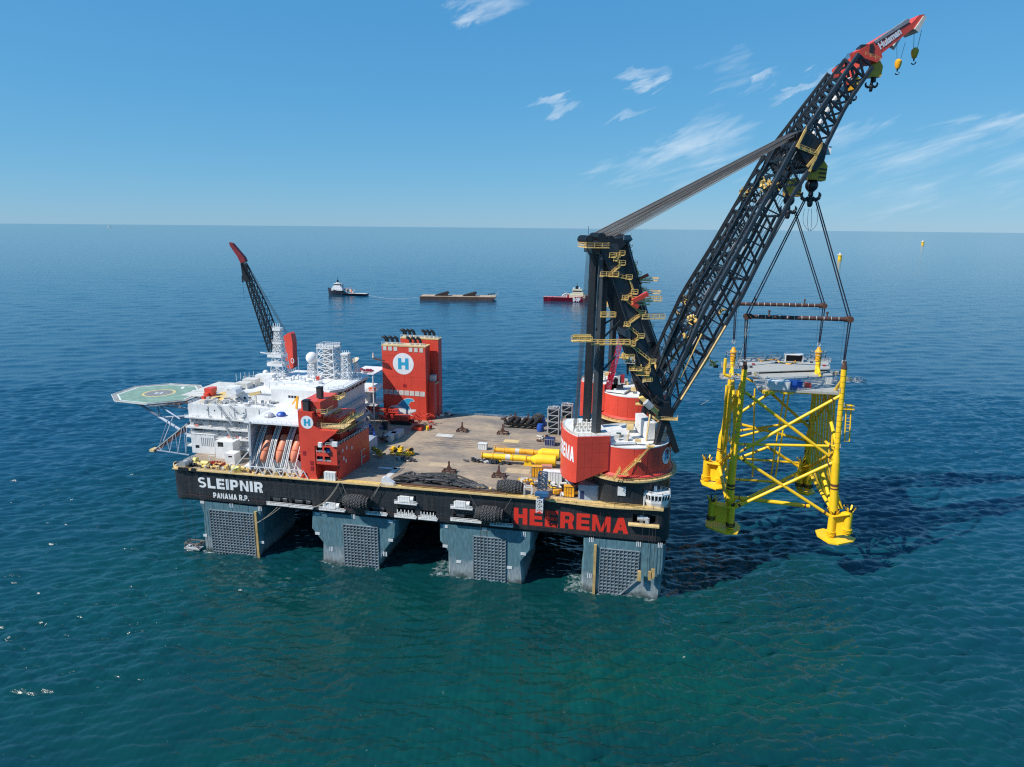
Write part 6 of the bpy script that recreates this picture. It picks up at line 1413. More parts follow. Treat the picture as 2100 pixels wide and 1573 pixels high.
# ------------------------------------------------------------------ funnels
def build_funnels():
    def stacks(par, x0, x1, y, z, n_, lean):
        xs = []
        for g in range(2):
            for k in range(3): xs.append(x0+2.2+g*(x1-x0)*.53+k*(x1-x0)*.115)
        for i, x in enumerate([x0+.9]+xs):
            mb = MB(); r = .88 if i else .5; pts = [Vector((x, y, z)), Vector((x, y, z+1.4))]
            a = MB().tube(pts[0], pts[1], r*.8, n=10).build('stack_base', OFFW, par)
            p = [Vector((x, y, z+1.4)), Vector((x-.1, y, z+2.5)), Vector((x-.6, y, z+3.4)), Vector((x-1.5, y, z+4.0)), Vector((x-2.3, y, z+4.05))]
            for q0, q1 in zip(p[:-1], p[1:]): mb.tube(q0, q1, r, n=12)
            mb.build('exhaust_pipe', BLKS, par, True)
    x0, x1 = 61.2, 87.0; z1 = 82.5
    t = thing('funnel_casing', 'big red funnel casing with the blue H emblem and the wave picture', 'funnel', (74, 100, ZD), 'red funnel casings')
    mb = MB(); mb.box(x0, x1, 100, 108.5, ZD+.02, z1); b = mb.build('casing', RED, t); MB().box(x0-.2, x1+.2, 99.8, 108.7, z1, z1+.5).build('top_rim', CREAM, t)
    rail([(x0, 100, z1+.5), (x1, 100, z1+.5)], t, WHITE, r=.09, h=1.6)
    f = lambda x, z, d: Vector((x, 100+d, z))
    e = P(827, 746, Y=100); glyph(b, f, (e.x, e.z), 6.2)
    for x in (789, 800, 811, 842, 853, 864): q = P(x, 714+(x-789)*.06, Y=100); MB().box(q.x-1.05, q.x+1.05, 99.86, 100.02, q.z-1.2, q.z+1.2).build('louvre_panel', OFFW, b)
    for i in range(8): x = 791+i*10.8; q = P(x, 803+(x-791)*.07, Y=100); MB().box(q.x-1.35, q.x+1.35, 99.86, 100.02, q.z-1.4, q.z+1.4).build('louvre_panel', GREYW if i < 3 else OFFW, b)
    q = P(830, 791, Y=100)
    k = MB(); k.box(q.x-1, q.x+1, 99.9, 99.98, q.z-.8, q.z+.8); k.build('round_hatch', DRED, b)
    g = MB(); 
    for z_ in (53, 65, 77): g.box(x0, x1, 99.975, 100, z_, z_+.1)
    for i in range(1, 6): g.box(x0+i*4.3, x0+i*4.3+.08, 99.975, 100, ZD, z1)
    g.build('weld_line', mat('weld_red', (.50, .03, .018), .5), b)
    stacks(t, x0, x1, 104, z1+.5, 7, 1)
    # wave emblem: blue dorsal wave over a white hand-like swirl
    def shape(px, m, name, dd):
        mb = MB(); mb.add([P(x, y, Y=100)+Vector((0, -dd, 0)) for x, y in px], [tuple(range(len(px)))]); mb.build(name, m, b)
    pc = lambda *a: [(x/5.2425+600, y/5.2435+640) for x, y in a]
    OL = mat('pale_outline', (.62, .66, .70), .5)
    shape(pc((1003, 1043), (1060, 1010), (1130, 996), (1170, 950), (1230, 922), (1290, 930), (1315, 962), (1270, 965), (1250, 1000), (1275, 1045), (1330, 1048), (1328, 1068), (1290, 1085), (1262, 1092), (1302, 1120), (1270, 1112), (1215, 1100), (1130, 1095), (1070, 1065), (1060, 1040), (1110, 1020), (1050, 1025)), OL, 'emblem_outline', .06)
    shape(pc((1135, 1000), (1175, 958), (1230, 930), (1285, 936), (1300, 955), (1265, 960), (1244, 1000), (1262, 1042), (1228, 1054), (1195, 1035), (1160, 1010)), LOGOB, 'emblem_wave', .12)
    shape(pc((1070, 1042), (1130, 1030), (1180, 1045), (1230, 1062), (1290, 1050), (1325, 1052), (1318, 1066), (1260, 1085), (1190, 1088), (1120, 1078)), LETW, 'emblem_hand', .12)
    shape(pc((1012, 1040), (1065, 1012), (1125, 1002), (1150, 1016), (1100, 1012), (1050, 1024)), LETW, 'emblem_hand', .12)
    # bracket with a walkway at the left top corner
    a = P(768, 745, Y=98); m = MB(); m.add([(x0, 99.9, 75), (x0-4, 99.5, 74), (x0-4, 97, 76), (x0, 97, 76.5), (x0, 99.9, 60)], [(0, 1, 2, 3), (0, 3, 4)]); MB().bar((x0-4.5, 98, 75.5), (x0+2, 98, 74.2), 1.8, .6).build('side_bracket', mat('brown_steel', (.09, .05, .04), .7), t); MB().bar((x0-4.5, 98, 75.5), (x0-4.5, 98, 78.5), .8).build('bracket_post', OFFW, t)
    t2 = thing('funnel_casing', 'plain red funnel casing rising behind the one with the H emblem', 'funnel', (80, 112, ZD), 'red funnel casings')
    x0, x1, z1 = 68.5, 91.2, 85.3
    mb = MB(); mb.box(x0, x1, 111, 117.6, ZD+.02, z1); b = mb.build('casing', RED, t2); MB().box(x0-.2, x1+.2, 110.8, 117.7, z1, z1+.5).build('top_rim', CREAM, t2); rail([(x0, 111, z1+.5), (x1, 111, z1+.5)], t2, WHITE, r=.09, h=1.6)
    stacks(t2, x0, x1, 114, z1+.5, 7, 1); MB().box(87.2, 90.5, 104, 111, ZD+.02, 62).build('link_casing', RED, t2)
    q = P(889, 779, Y=109); MB().cbox((88.8, 108, q.z+1), 3, 4, 4).build('intake_box', OFFW, t2); MB().box(87.1, 91.5, 105, 111, q.z-1.6, q.z-1.2).build('platform', CREAM, t2)
    for x, y in ((883, 820), (884, 840), (893, 842)): q = P(x, y, X=87.3); MB().box(87.02, 90.6 if False else 87.2, q.y-.9, q.y+.9, q.z-1.3, q.z+1.3).build('side_door', OFFW, t2)
build_funnels()

# ------------------------------------------------------------------ red deck crane lying in its rest, and the dark deck crane far left
def build_far_crane():
    Y = 108.0; b = P(603, 775, Y=Y); t = thing('pedestal_crane', 'red and black pedestal crane with a long lattice boom pointing left behind the accommodation masts', 'crane', (b.x, Y, ZD))
    MB().lathe((b.x, Y, 0), [(3.2, ZD), (3.0, b.z)], 16).build('pedestal', BLKS, t)
    q = [P(x, y, Y=Y) for x, y in ((586, 688), (596, 681), (601, 684), (604, 700), (606, 752), (596, 758), (590, 745))]
    MB().prism([(p.x, p.z) for p in q], lambda u, v, d: (u, Y+d, v), -2.6, 2.6).build('mast', RED, t)
    q = [P(x, y, Y=Y) for x, y in ((584, 762), (612, 765), (610, 772), (594, 780), (586, 778))]
    MB().prism([(p.x, p.z) for p in q], lambda u, v, d: (u, Y+d, v), -3.2, 3.2).build('slew_house', DKG, t)
    e = P(600, 740, Y=Y-2.7); mb = MB(); 
    for i in range(16): q0, q1 = R(i*22.5), R(i*22.5+22.5); mb.bar((e.x+.9*math.cos(q0), e.y, e.z+1.4*math.sin(q0)), (e.x+.9*math.cos(q1), e.y, e.z+1.4*math.sin(q1)), .3)
    mb.build('ring_mark', LETW, t)
    lo = resample([P(x, y, Y=Y) for x, y in ((561, 731), (508, 578), (499, 545))], 15); hi = resample([P(x, y, Y=Y) for x, y in ((574, 712), (545, 630), (503, 540))], 15)
    lo = [Vector(v) for v in lo]; hi = [Vector(v) for v in hi]; w = lambda i: 3.4-2.2*i/15
    bo = MB().bar(lo[0]+Vector((0, -3.4, 0)), lo[0]+Vector((0, 3.4, 0)), .8).build('boom', BLKS, t)
    for pts in (lo, hi):
        for sg in (-1, 1):
            mb = MB()
            for i in range(15): mb.bar(pts[i]+Vector((0, sg*w(i), 0)), pts[i+1]+Vector((0, sg*w(i+1), 0)), .62)
            mb.build('chord', BLKS, bo)
    for i in range(15):
        for sg in (-1, 1):
            o0, o1 = Vector((0, sg*w(i), 0)), Vector((0, sg*w(i+1), 0)); m0, m1 = lo[i].lerp(hi[i], .5), lo[i+1].lerp(hi[i+1], .5)
            MB().bar(lo[i]+o0, m1+o1, .38).bar(m0+o0, lo[i+1]+o1, .38).bar(m0+o0, hi[i+1]+o1, .32).bar(lo[i+1]+o1, hi[i+1]+o1, .34).bar(m0+o0, m1+o1, .4).build('side_brace', BLKS, bo)
        MB().bar(lo[i]-Vector((0, w(i), 0)), lo[i+1]+Vector((0, w(i+1), 0)), .3).build('cross_brace', BLKS, bo)
    q = [P(x, y, Y=Y) for x, y in ((497, 540), (516, 576), (505, 577), (500, 560))]; MB().prism([(p.x, p.z) for p in q], lambda u, v, d: (u, Y+d, v), -2, 2).build('boom_plate', BLKS, bo)
    q = [P(x, y, Y=Y) for x, y in ((496, 540), (506, 536), (502, 527), (478, 499), (472, 497), (474, 504), (489, 526))]; MB().prism([(p.x, p.z) for p in q], lambda u, v, d: (u, Y+d, v), -1.3, 1.3).build('boom_tip', mat('deep_red', (.22, .02, .025), .5), t)
    for k in range(3): MB().bar(P(503, 537, Y=Y)+Vector((0, k-1, 0)), P(588, 684, Y=Y)+Vector((0, k-1, 0)), .16).build('luffing_rope', ROPED, t)
    a = P(495, 540, Y=Y); z2 = P(498, 615, Y=Y).z; MB().bar(a, (a.x, a.y, z2), .1).cbox((a.x, a.y, P(496, 572, Y=Y).z), .7, .7, 4).build('hook_and_rope', BLKS, t)
build_far_crane()

def build_service_crane():
    Y = 93.0; b = P(1244, 800, Y=Y); t = thing('crawler_crane', 'small crimson lattice crane with white cabin boxes standing on the farther red crane house', 'crane', b)
    CR = mat('crimson_paint', (.50, .02, .05), .45)
    def at(x, y): return P(x, y, Y=Y)
    l0, l1, r0, r1 = at(1232, 830), at(1272, 684), at(1245, 828), at(1279, 690)
    bo = MB().bar(l0, r0, .5).build('boom', CR, t)
    for a, b_ in ((l0, l1), (r0, r1)):
        for dy in (0, 2.2): MB().bar(a+Vector((0, dy, 0)), b_+Vector((0, dy, 0)), .42).build('chord', CR, bo)
    for i in range(16):
        f, g = i/16, (i+1)/16; MB().bar(l0.lerp(l1, f), r0.lerp(r1, g), .28).bar(r0.lerp(r1, f), l0.lerp(l1, g), .28).bar(l0.lerp(l1, g), r0.lerp(r1, g), .28).build('side_brace', CR, bo)
    for x, y, sx, sz, m in ((1252, 792, 3.6, 4.5, WHITE), (1258, 797, 3, 4, GREYW), (1269, 781, 2.4, 5, GREYW), (1276, 778, 2.2, 4.2, DRED), (1263, 783, 2.0, 3.5, BLKS), (1266, 793, 6, 2.2, BLKS), (1252, 775, 3, 3, CR), (1245, 768, 2.5, 1.6, CREAM)):
        c = at(x, y); MB().cbox(c+Vector((0, 2, 0)), sx, 3, sz).build('machine_box', m, t)
build_service_crane()

# ------------------------------------------------------------------ deck cargo and equipment
def fender(c, ax, r, ln, label, n_ring=8, n_row=9, group='tyre covered fenders', chains=()):
    """foam fender in a net of tyres"""
    t = thing('tyre_fender', label, 'fender', c, group); ax = Vector(ax).normalized(); c = Vector(c)
    mb = MB(); mb.lathe(c, [(.05, -ln/2), (r*.55, -ln*.47), (r*.9, -ln*.38), (r, -ln*.28), (r, ln*.28), (r*.9, ln*.38), (r*.55, ln*.47), (.05, ln/2)], 20, axis=ax); mb.build('fender_body', RUB, t, True)
    e1 = ax.orthogonal().normalized(); e2 = ax.cross(e1); nr = 15
    ty = None
    for k in range(n_row):
        f = -.42+.84*k/(n_row-1); rr = r*(.99 if abs(f) < .3 else .86 if abs(f) < .4 else .72)
        for i in range(nr):
            an = 2*math.pi*(i+.5*(k % 2))/nr; d = e1*math.cos(an)+e2*math.sin(an); p = c+ax*f*ln+d*(rr+.10)
            if ty is None:
                m = MB(); 
                for s in range(10):
                    q0, q1 = 2*math.pi*s/10, 2*math.pi*(s+1)/10
                    m.tube((.44*math.cos(q0), .44*math.sin(q0), 0), (.44*math.cos(q1), .44*math.sin(q1), 0), .20, n=5, caps=False)
                me = bpy.data.meshes.new('tyre'); me.from_pydata([tuple(v) for v in m.v], [], m.f); me.materials.append(mat('tyre_tread', (.085, .085, .088), .7, var=.3)); ty = me
            o = bpy.data.objects.new('tyre', TYRE.get('m') or ty); TYRE['m'] = o.data; COL.objects.link(o); o.parent = t
            o.location = p-Vector(t['_o']); o.rotation_euler = d.to_track_quat('Z', 'Y').to_euler()
    for a, b in chains: MB().tube(a, b, .09, n=5).build('hanging_chain', ROPE, t)
    return t
TYRE = {}
q = P(731, 1029, Y=-3.0); fender(q, (1, 0, 0), 2.9, 12, 'black tyre covered fender hanging on the hull side under the red tower', chains=((P(759, 1025, Y=-2), P(781, 990, Y=-.8)), (P(705, 1024, Y=-2), P(693, 990, Y=-.8))))
q = P(1004, 1054, Y=-3.2); fender(q, (1, 0, 0), 3.1, 12.5, 'black tyre covered fender hanging on the hull side left of the red lettering', chains=((P(1030, 1052, Y=-2), P(1052, 1018, Y=-.8)), (P(980, 1045, Y=-2), P(962, 1012, Y=-.8))))
q = P(1046, 998, Y=3.4); fender(q, (1, -.05, 0), 2.7, 11.5, 'black tyre covered fender lying on the near deck edge beside the heap of hoses')
q = P(1103, 861, Z=ZD+3); fender(q, (.25, 1, 0), 3.2, 9.0, 'black tyre covered fender lying on the far deck edge behind the blue bags')

def bracket(px, py, lab):
    c = P(px, py, Z=ZD); t = thing('sea_fastening_bracket', lab, 'bracket', c, 'brown steel brackets on the deck')
    mb = MB(); 
    for dx, dy in ((-2.6, -1.6), (2.6, -1.6), (2.6, 1.6), (-2.6, 1.6)): mb.cbox(c+Vector((dx, dy, .5)), .7, .7, 1.0)
    for dy in (-1.6, 1.6): mb.bar(c+Vector((-3, dy, 1)), c+Vector((3, dy, 1)), .5)
    for dx in (-2.6, 0, 2.6): mb.bar(c+Vector((dx, -1.6, 1)), c+Vector((dx, 1.6, 1)), .5)
    mb.build('base_frame', RUST, t)
    mb = MB(); mb.prism([(-1.6, 1.2), (2.2, 1.2), (1.6, 1.7), (.6, 2.4), (.35, 3.6), (.3, 5.4), (-.3, 5.4), (-.4, 3.4), (-1.0, 2.4)], lambda u, v, d: (c.x+u, c.y+d, c.z+v), -.35, .35); mb.build('upright_plate', RUST, t)
    MB().bar(c+Vector((-1.4, .3, 1.2)), c+Vector((0, .2, 4)), .4).build('stay', RUST, t)
for px, py, lab in ((948, 885, 'brown steel bracket standing alone on the far part of the deck, left one'), (1031, 890, 'brown steel bracket on the deck in front of the black fender crate'),
                    (921, 969, 'brown steel bracket just behind the middle of the black hose heap'), (1023, 978, 'brown steel bracket behind the tyre fender at the near deck edge'),
                    (1057, 864, 'left brown bracket standing behind the black fender crate'), (1083, 866, 'right brown bracket standing behind the black fender crate')): bracket(px, py, lab)
# hydraulic hammers: two long yellow cylinders on saddles
def hammer(x0, y0, x1, y1, r, lab, yoff):
    a, b = P(x0, y0, Z=ZD+3.2), P(x1, y1, Z=ZD+3.2); b.y = a.y; t = thing('piling_hammer', lab, 'piling hammer', (a.x, a.y, ZD), 'yellow piling hammers on deck')
    d = (b-a); m = MB(); m.tube(a, a+d*.16, r*.85, n=16); m.tube(a+d*.16, a+d*.6, r, n=18); m.tube(a+d*.6, a+d*.7, r*.85, n=16); m.build('hammer_tube', YEL2 if yoff else YEL, t, True)
    m = MB(); m.tube(a+d*.68, a+d*.74, r*.9, r*1.75, 20); m.tube(a+d*.74, b, r*1.75, n=20); m.build('anvil_sleeve', YEL, t, True)
    for f in (.0, .15, .42, .6): m = MB(); m.tube(a+d*f, a+d*(f+.012), r*1.12, n=16); m.build('flange', YEL2, t)
    m = MB(); m.tube(a+d*.33, a+d*.39, r*1.02, n=18); m.build('white_mark', OFFW, t)
    for f in (.22, .63, .88):
        p = a+d*f; rr = r if f < .8 else r*1.7; m = MB(); m.prism([(-2.2, 0), (2.2, 0), (1.0, 3.2-rr*.4), (-1.0, 3.2-rr*.4)], lambda u, v, dd: (p.x+u, p.y+dd, ZD+v), -.8, .8); m.build('saddle', YEL, t)
    rail([a+d*.0+Vector((0, 0, r)), a+d*.16+Vector((0, 0, r))], t, YEL2)
hammer(988, 934, 1139, 948, 1.45, 'bright yellow piling hammer, the nearer of two lying on saddles on deck', 0)
hammer(1014, 922, 1146, 934, 1.35, 'golden yellow piling hammer with rails on top lying behind the brighter one', 1)
# sleeves box at the end, hoses beside it
def crate(px, py, sx, sy, sz, m, name, lab, cat, rz=0, group=None, parts='ribs', Z=ZD):
    c = P(px, py, Z=Z); t = thing(name, lab, cat, c, group); mb = MB(); mb.cbox((c.x, c.y, Z+sz/2+.1), sx, sy, sz, rz); mb.build('body', m, t)
    co, si = math.cos(rz), math.sin(rz); k = MB(); n = max(3, int(sx/1.1))
    for i in range(n+1):
        u = -sx/2+sx*i/n; k.cbox((c.x+u*co+sy/2*si, c.y+u*si-sy/2*co, Z+sz/2+.1), .14, .16, sz*.96, rz)
    for z_ in (.1, sz): k.cbox((c.x+sy/2*si, c.y-sy/2*co, Z+z_+.05), sx+.1, .2, .16, rz)
    k.build('frame', DKG if m in (YEL, YEL2, BLUE, RED) else GREYW, t); return t
crate(990, 921, 4.5, 3, 3, WHITE, 'shipping_container', 'small white container at the left end of the yellow piling hammers', 'container')
crate(1128, 912, 4.8, 5, 3.4, NAVY, 'shipping_container', 'dark blue container beside the red crane house at the deck edge of the reels', 'container')
crate(1101, 976, 4.6, 3.4, 4.6, YEL2, 'tool_crate', 'golden yellow box container in front of the piling hammers', 'container', .15)
crate(1121, 968, 4.8, 3.0, 3.2, mat('salmon_paint', (.62, .22, .14), .6), 'tool_crate', 'salmon pink crate between the yellow box and the red crane house', 'crate', .15)
crate(1132, 986, 8, 4.0, 4.5, WHITE, 'shipping_container', 'white container in front of the red crane house, partly behind the blue winch', 'container')
crate(1143, 998, 4.0, 4.0, 7.0, WHITE, 'winch_cabin', 'tall white cabin with a yellow stripe near the red crane house', 'cabin')
crate(1167, 1017, 4.4, 3.0, 4.4, YEL2, 'tool_crate', 'bright yellow round-topped cabinet at the near deck edge right of the blue crane', 'cabinet')
crate(758, 925, 4.0, 11, 6.5, LBLU, 'shipping_container', 'tall pale blue grey container with dark blue sacks on top behind the red tower', 'container', .0)
crate(801, 902, 4.2, 9, 3.2, OFFW, 'shipping_container', 'pale grey container near the red lying crane, left one of a pair', 'container', 0)
crate(815, 896, 4.2, 9, 3.2, GREYW, 'shipping_container', 'pale grey container near the red lying crane, right one of a pair', 'container', 0)
# stern corner cabinet with rounded corner
c = P(1205, 1028, Z=ZD); t = thing('deck_store', 'pale blue grey deck store with a curved corner beside the black pedestal', 'store', c)
mb = MB(); mb.prism([(-4, -1)]+[(2.2+2.2*math.sin(R(a)), 1.2-2.2*math.cos(R(a))) for a in range(0, 91, 15)]+[(4.4, 5), (-4, 5)], lambda u, v, d: (c.x+u, c.y+v+1.6, d), ZD+.05, ZD+6.4); mb.build('store_wall', LBLU, t); MB().box(c.x-3.9, c.x+4.3, c.y+.7, c.y+6.4, ZD+6.4, ZD+6.6).build('store_roof', GREYW, t); MB().box(c.x-3.2, c.x-1.6, c.y+.5, c.y+.61, ZD+.6, ZD+4).build('store_door', NAVY, t)
# white frame, blue pedestal crane with white lattice leg
def blue_crane():
    c = P(1114, 1015, Z=ZD); t = thing('blue_deck_crane', 'blue lattice deck crane with a white lattice leg hanging over the near side', 'crane', c)
    z0 = ZD; m = MB(); a = P(1105, 990, Y=4); 
    def lat(x0, x1, y0, y1, za, zb, n, r, mt, name):
        o = None; k = MB()
        for x, y in ((x0, y0), (x1, y0), (x1, y1), (x0, y1)): k.bar((x, y, za), (x, y, zb), r*1.6)
        for i in range(n):
            a_, b_ = za+(zb-za)*i/n, za+(zb-za)*(i+1)/n
            for (p, q) in (((x0, y0), (x1, y0)), ((x1, y0), (x1, y1)), ((x1, y1), (x0, y1)), ((x0, y1), (x0, y0))): k.bar((*p, a_), (*q, b_), r); k.bar((*p, b_), (*q, b_), r); k.bar((*q, a_), (*p, b_), r)
        return k.build(name, mt, t)
    SB = mat('slate_blue_paint', (.05, .10, .17), .5)
    p0, p1 = P(1104, 980, Y=3), P(1120, 980, Y=3); lat(p0.x, p1.x, 3, 6, ZD+2, P(1110, 972, Y=3).z, 4, .28, SB, 'blue_tower')
    q0, q1 = P(1098, 1012, Y=-2.5), P(1125, 1012, Y=-2.5); MB().box(q0.x, q1.x, -3.5, -1, q0.z-.8, q0.z+.6).build('blue_head', mat('steel_blue', (.03, .11, .24), .5), t)
    MB().box(q0.x+1.8, q1.x-1.6, -3.2, 3, q0.z-3.4, q0.z-.8).build('blue_arm', mat('steel_blue', (.03, .11, .24), .5), t)
    a, b = P(1101, 1022, Y=-3), P(1113, 1050, Y=-3); lat(a.x, b.x, -4, -2, b.z, a.z, 3, .22, WHITE, 'white_leg')
blue_crane()
def frame_(px, py, w, d, h, m, lab, name, cat, n=2):
    c = P(px, py, Z=ZD); t = thing(name, lab, cat, c); k = MB()
    for dx in (-w/2, w/2):
        for dy in (-d/2, d/2): k.bar(c+Vector((dx, dy, 0)), c+Vector((dx, dy, h)), .3)
    for z in [h*(i+1)/n for i in range(n)]:
        for a, b in (((-w/2, -d/2), (w/2, -d/2)), ((w/2, -d/2), (w/2, d/2)), ((w/2, d/2), (-w/2, d/2)), ((-w/2, d/2), (-w/2, -d/2))): k.bar(c+Vector((*a, z)), c+Vector((*b, z)), .28)
    k.build('frame', m, t); return c, t
c, t = frame_(1083, 1017, 3.0, 2.4, 4.2, WHITE, 'white open steel frame beside the tyre fender at the near deck edge', 'open_steel_stand', 'frame', 1)
c, t = frame_(736, 950, 5.2, 5, 7.0, OFFW, 'white steel frame with an ochre drum inside, right of the red tower', 'drum_stand', 'reel stand', 2); MB().tube((c.x, c.y-1.5, ZD+8), (c.x, c.y+1.5, ZD+8), 2.2, n=14).build('ochre_drum', mat('ochre_drum', (.38, .20, .06), .7), t)
# yellow machines
def heap(px, py, sx, sy, h, n, mats, name, lab, cat, seed, Z=ZD, kind=None, tube=True):
    rng = random.Random(seed); c = P(px, py, Z=Z); t = thing(name, lab, cat, c); parts = {}
    for i in range(n):
        m = rng.choice(mats); k = parts.setdefault(m.name, (MB(), m))[0]; p = c+Vector((rng.uniform(-sx/2, sx/2), rng.uniform(-sy/2, sy/2), rng.uniform(.3, h)))
        if rng.random() < .5 and tube: an = rng.uniform(0, 3.14); L_ = rng.uniform(1, 3.2); k.tube(p, p+Vector((L_*math.cos(an), L_*.5*math.sin(an), rng.uniform(-.4, .6))), rng.uniform(.2, .6), n=8)
        else: k.cbox(p, rng.uniform(.6, 2.2), rng.uniform(.6, 1.6), rng.uniform(.5, 1.8), rng.random()*3)
    for k, m in parts.values(): k.build('loose_pieces', m, t)['kind'] = 'stuff'
    return t
YB = mat('yellow_machine', (.88, .55, .02), .45, var=.3)
heap(823, 932, 11, 6, 3.2, 46, (YB, YB, YB, YEL2, BLKS), 'yellow_tool', 'bright yellow jumbled lifting tool lying on the left part of the work deck', 'lifting tool', 3)
heap(776, 936, 4, 4, 4.6, 16, (YEL2, mat('olive_paint', (.32, .22, .03), .6)), 'yellow_tool', 'olive yellow upright lifting tool at the edge of the shadow beside the frame', 'lifting tool', 4)
heap(1082, 995, 9, 4, 2.6, 26, (YEL2, YB, OFFW), 'yellow_tool', 'yellow piping tool behind the tyre fender at the near deck edge', 'lifting tool', 5)
heap(1130, 1003, 14, 4, 3.0, 30, (OFFW, GREYW, YB, DKG, WHITE), 'winch_gear', 'grey and white winch gear along the deck edge by the blue crane', 'winch gear', 6)
heap(1160, 1016, 10, 3, 2.0, 24, (YB, YEL2, WHITE, DRED), 'yellow_tool', 'small yellow gear spread along the deck edge near the black pedestal', 'lifting tool', 16)
heap(1180, 1012, 8, 8, 4.5, 22, (OFFW, GREYW, LBLU), 'pipe_stack', 'pale vent pipes under the red crane house at the deck edge', 'vent pipes', 17)
heap(1185, 1000, 5, 5, 6, 14, (RED, DRED), 'red_machine', 'red machinery under the rim of the red crane house', 'machinery', 18)
heap(1120, 905, 7, 4, 3, 18, (DKG, RUST, OFFW), 'deck_gear', 'grey and brown gear left of the dark blue container', 'deck gear', 8)
heap(985, 948, 12, 3, 1.6, 40, (DKG, ROPED, GREYW), 'hose_coil', 'dark grey coiled hoses beside the left end of the yellow hammers', 'hose coil', 9)
heap(1027, 951, 9, 2.5, 1.2, 18, (mat('steel_blue', (.03, .11, .24)), DKG, BLKS), 'hose_coil', 'small dark blue pieces in front of the nearer yellow hammer', 'deck gear', 10)
heap(833, 945, 9, 2.5, 1.0, 24, (GREYW, DKG, ROPED), 'hose_coil', 'grey hoses lying in front of the bright yellow lifting tool', 'hose coil', 11)
heap(790, 905, 6, 7, 3.5, 24, (DKG, BLKS, GREYW, RUST), 'deck_gear', 'dark jumbled gear beside the pale grey containers', 'deck gear', 12)
heap(760, 885, 14, 16, 1.0, 10, (NAVY, BLUE), 'blue_sacks', 'dark blue sacks on top of the pale blue grey container', 'sacks', 13, Z=ZD+6.6, tube=False)
heap(870, 880, 7, 5, 1.6, 24, (YB, OFFW, DRED, YEL2), 'deck_gear', 'yellow and white gear at the foot of the big red funnel', 'deck gear', 14)
heap(893, 856, 5, 3, 3.0, 14, (GREYW, OFFW, DRED), 'deck_winch', 'grey winch in the funnel shadow at the far deck edge', 'winch', 15)
heap(922, 853, 4, 2, 2.6, 8, (GREYW, DKG), 'deck_winch', 'small grey winch at the far deck edge right of the funnel shadow', 'winch', 25)
heap(1047, 868, 8, 6, 4.5, 30, (RUST, RUST, BLKS), 'brown_rack', 'tall brown steel rack left of the black fender crate', 'steel rack', 19)
# black crate with foam fenders in a row
c = P(1068, 876, Z=ZD); t = thing('fender_crate', 'long black steel crate holding a slanting row of black rollers on the far deck', 'crate', c)
k = MB()
for dy in (-2.4, 2.4): k.bar(c+Vector((-9, dy, 2.2)), c+Vector((10, dy, 2.2)), .4); k.bar(c+Vector((-9, dy, .4)), c+Vector((10, dy, .4)), .4)
for i in range(6):
    for dy in (-2.4, 2.4): k.bar(c+Vector((-9+3.8*i, dy, 0)), c+Vector((-9+3.8*i, dy, 3)), .4)
k.build('crate_frame', BLKS, t)
for i in range(5): p = c+Vector((-7+3.6*i, -1.5, 1.9)); MB().tube(p, p+Vector((2.2, 4.5, 2.2)), 1.25, n=12).build('black_roller', RUB, t, True)
# blue bags
for i, (x, y, lab) in enumerate(((1112, 872, 'upper blue wrapped bundle beside the grey reel tower'), (1108, 884, 'lower blue wrapped bundle nearest the work deck'))):
    c = P(x, y, Z=ZD); m = MB(); m.lathe((c.x, c.y, ZD), [(1.8, .05), (2.1, .8), (1.9, 2.6), (1.5, 4.0), (.3, 4.4)], 10); single(m, 'blue_bundle', BLUE, lab, 'bundle', (c.x, c.y, ZD), 'blue wrapped bundles', True)
# grey reels stacked in a frame tower
def reels():
    for n_, (x0, x1, yb, lab) in enumerate(((1122, 1145, 892, 'front grey lattice tower of stacked cable reels beside the red crane house'), (1150, 1172, 884, 'back grey lattice tower of stacked cable reels, nearer the crane wires'))):
        a, b = P(x0, yb, Z=ZD), P(x1, yb, Z=ZD); c = a.lerp(b, .5)+Vector((0, 2.5, 0)); w = (b.x-a.x)/2; t = thing('reel_tower', lab, 'reel tower', c, 'grey reel towers'); k = MB(); H_ = 14.5
        for dx in (-w, w):
            for dy in (-2.5, 2.5): k.bar(c+Vector((dx, dy, 0)), c+Vector((dx, dy, H_)), .4)
        for i in range(4):
            z0, z1 = H_*i/4, H_*(i+1)/4
            for (p, q) in (((-w, -2.5), (w, -2.5)), ((w, -2.5), (w, 2.5)), ((w, 2.5), (-w, 2.5)), ((-w, 2.5), (-w, -2.5))): k.bar(c+Vector((*p, z1)), c+Vector((*q, z1)), .35); k.bar(c+Vector((*p, z0)), c+Vector((*q, z1)), .25)
        k.build('tower_frame', GREYW, t)
        for i in range(4): zc = H_*(i+.5)/4; MB().tube(c+Vector((-w+.4, 0, zc)), c+Vector((w-.4, 0, zc)), 1.75, n=14).build('cable_reel', DKG, t)
        top = MB(); rng = random.Random(n_)
        for i in range(14): top.bar(c+Vector((rng.uniform(-w, w), rng.uniform(-2.5, 2.5), H_)), c+Vector((rng.uniform(-w, w), rng.uniform(-2.5, 2.5), H_+.8)), .25)
        top.build('top_bars', GREYW, t)
reels()
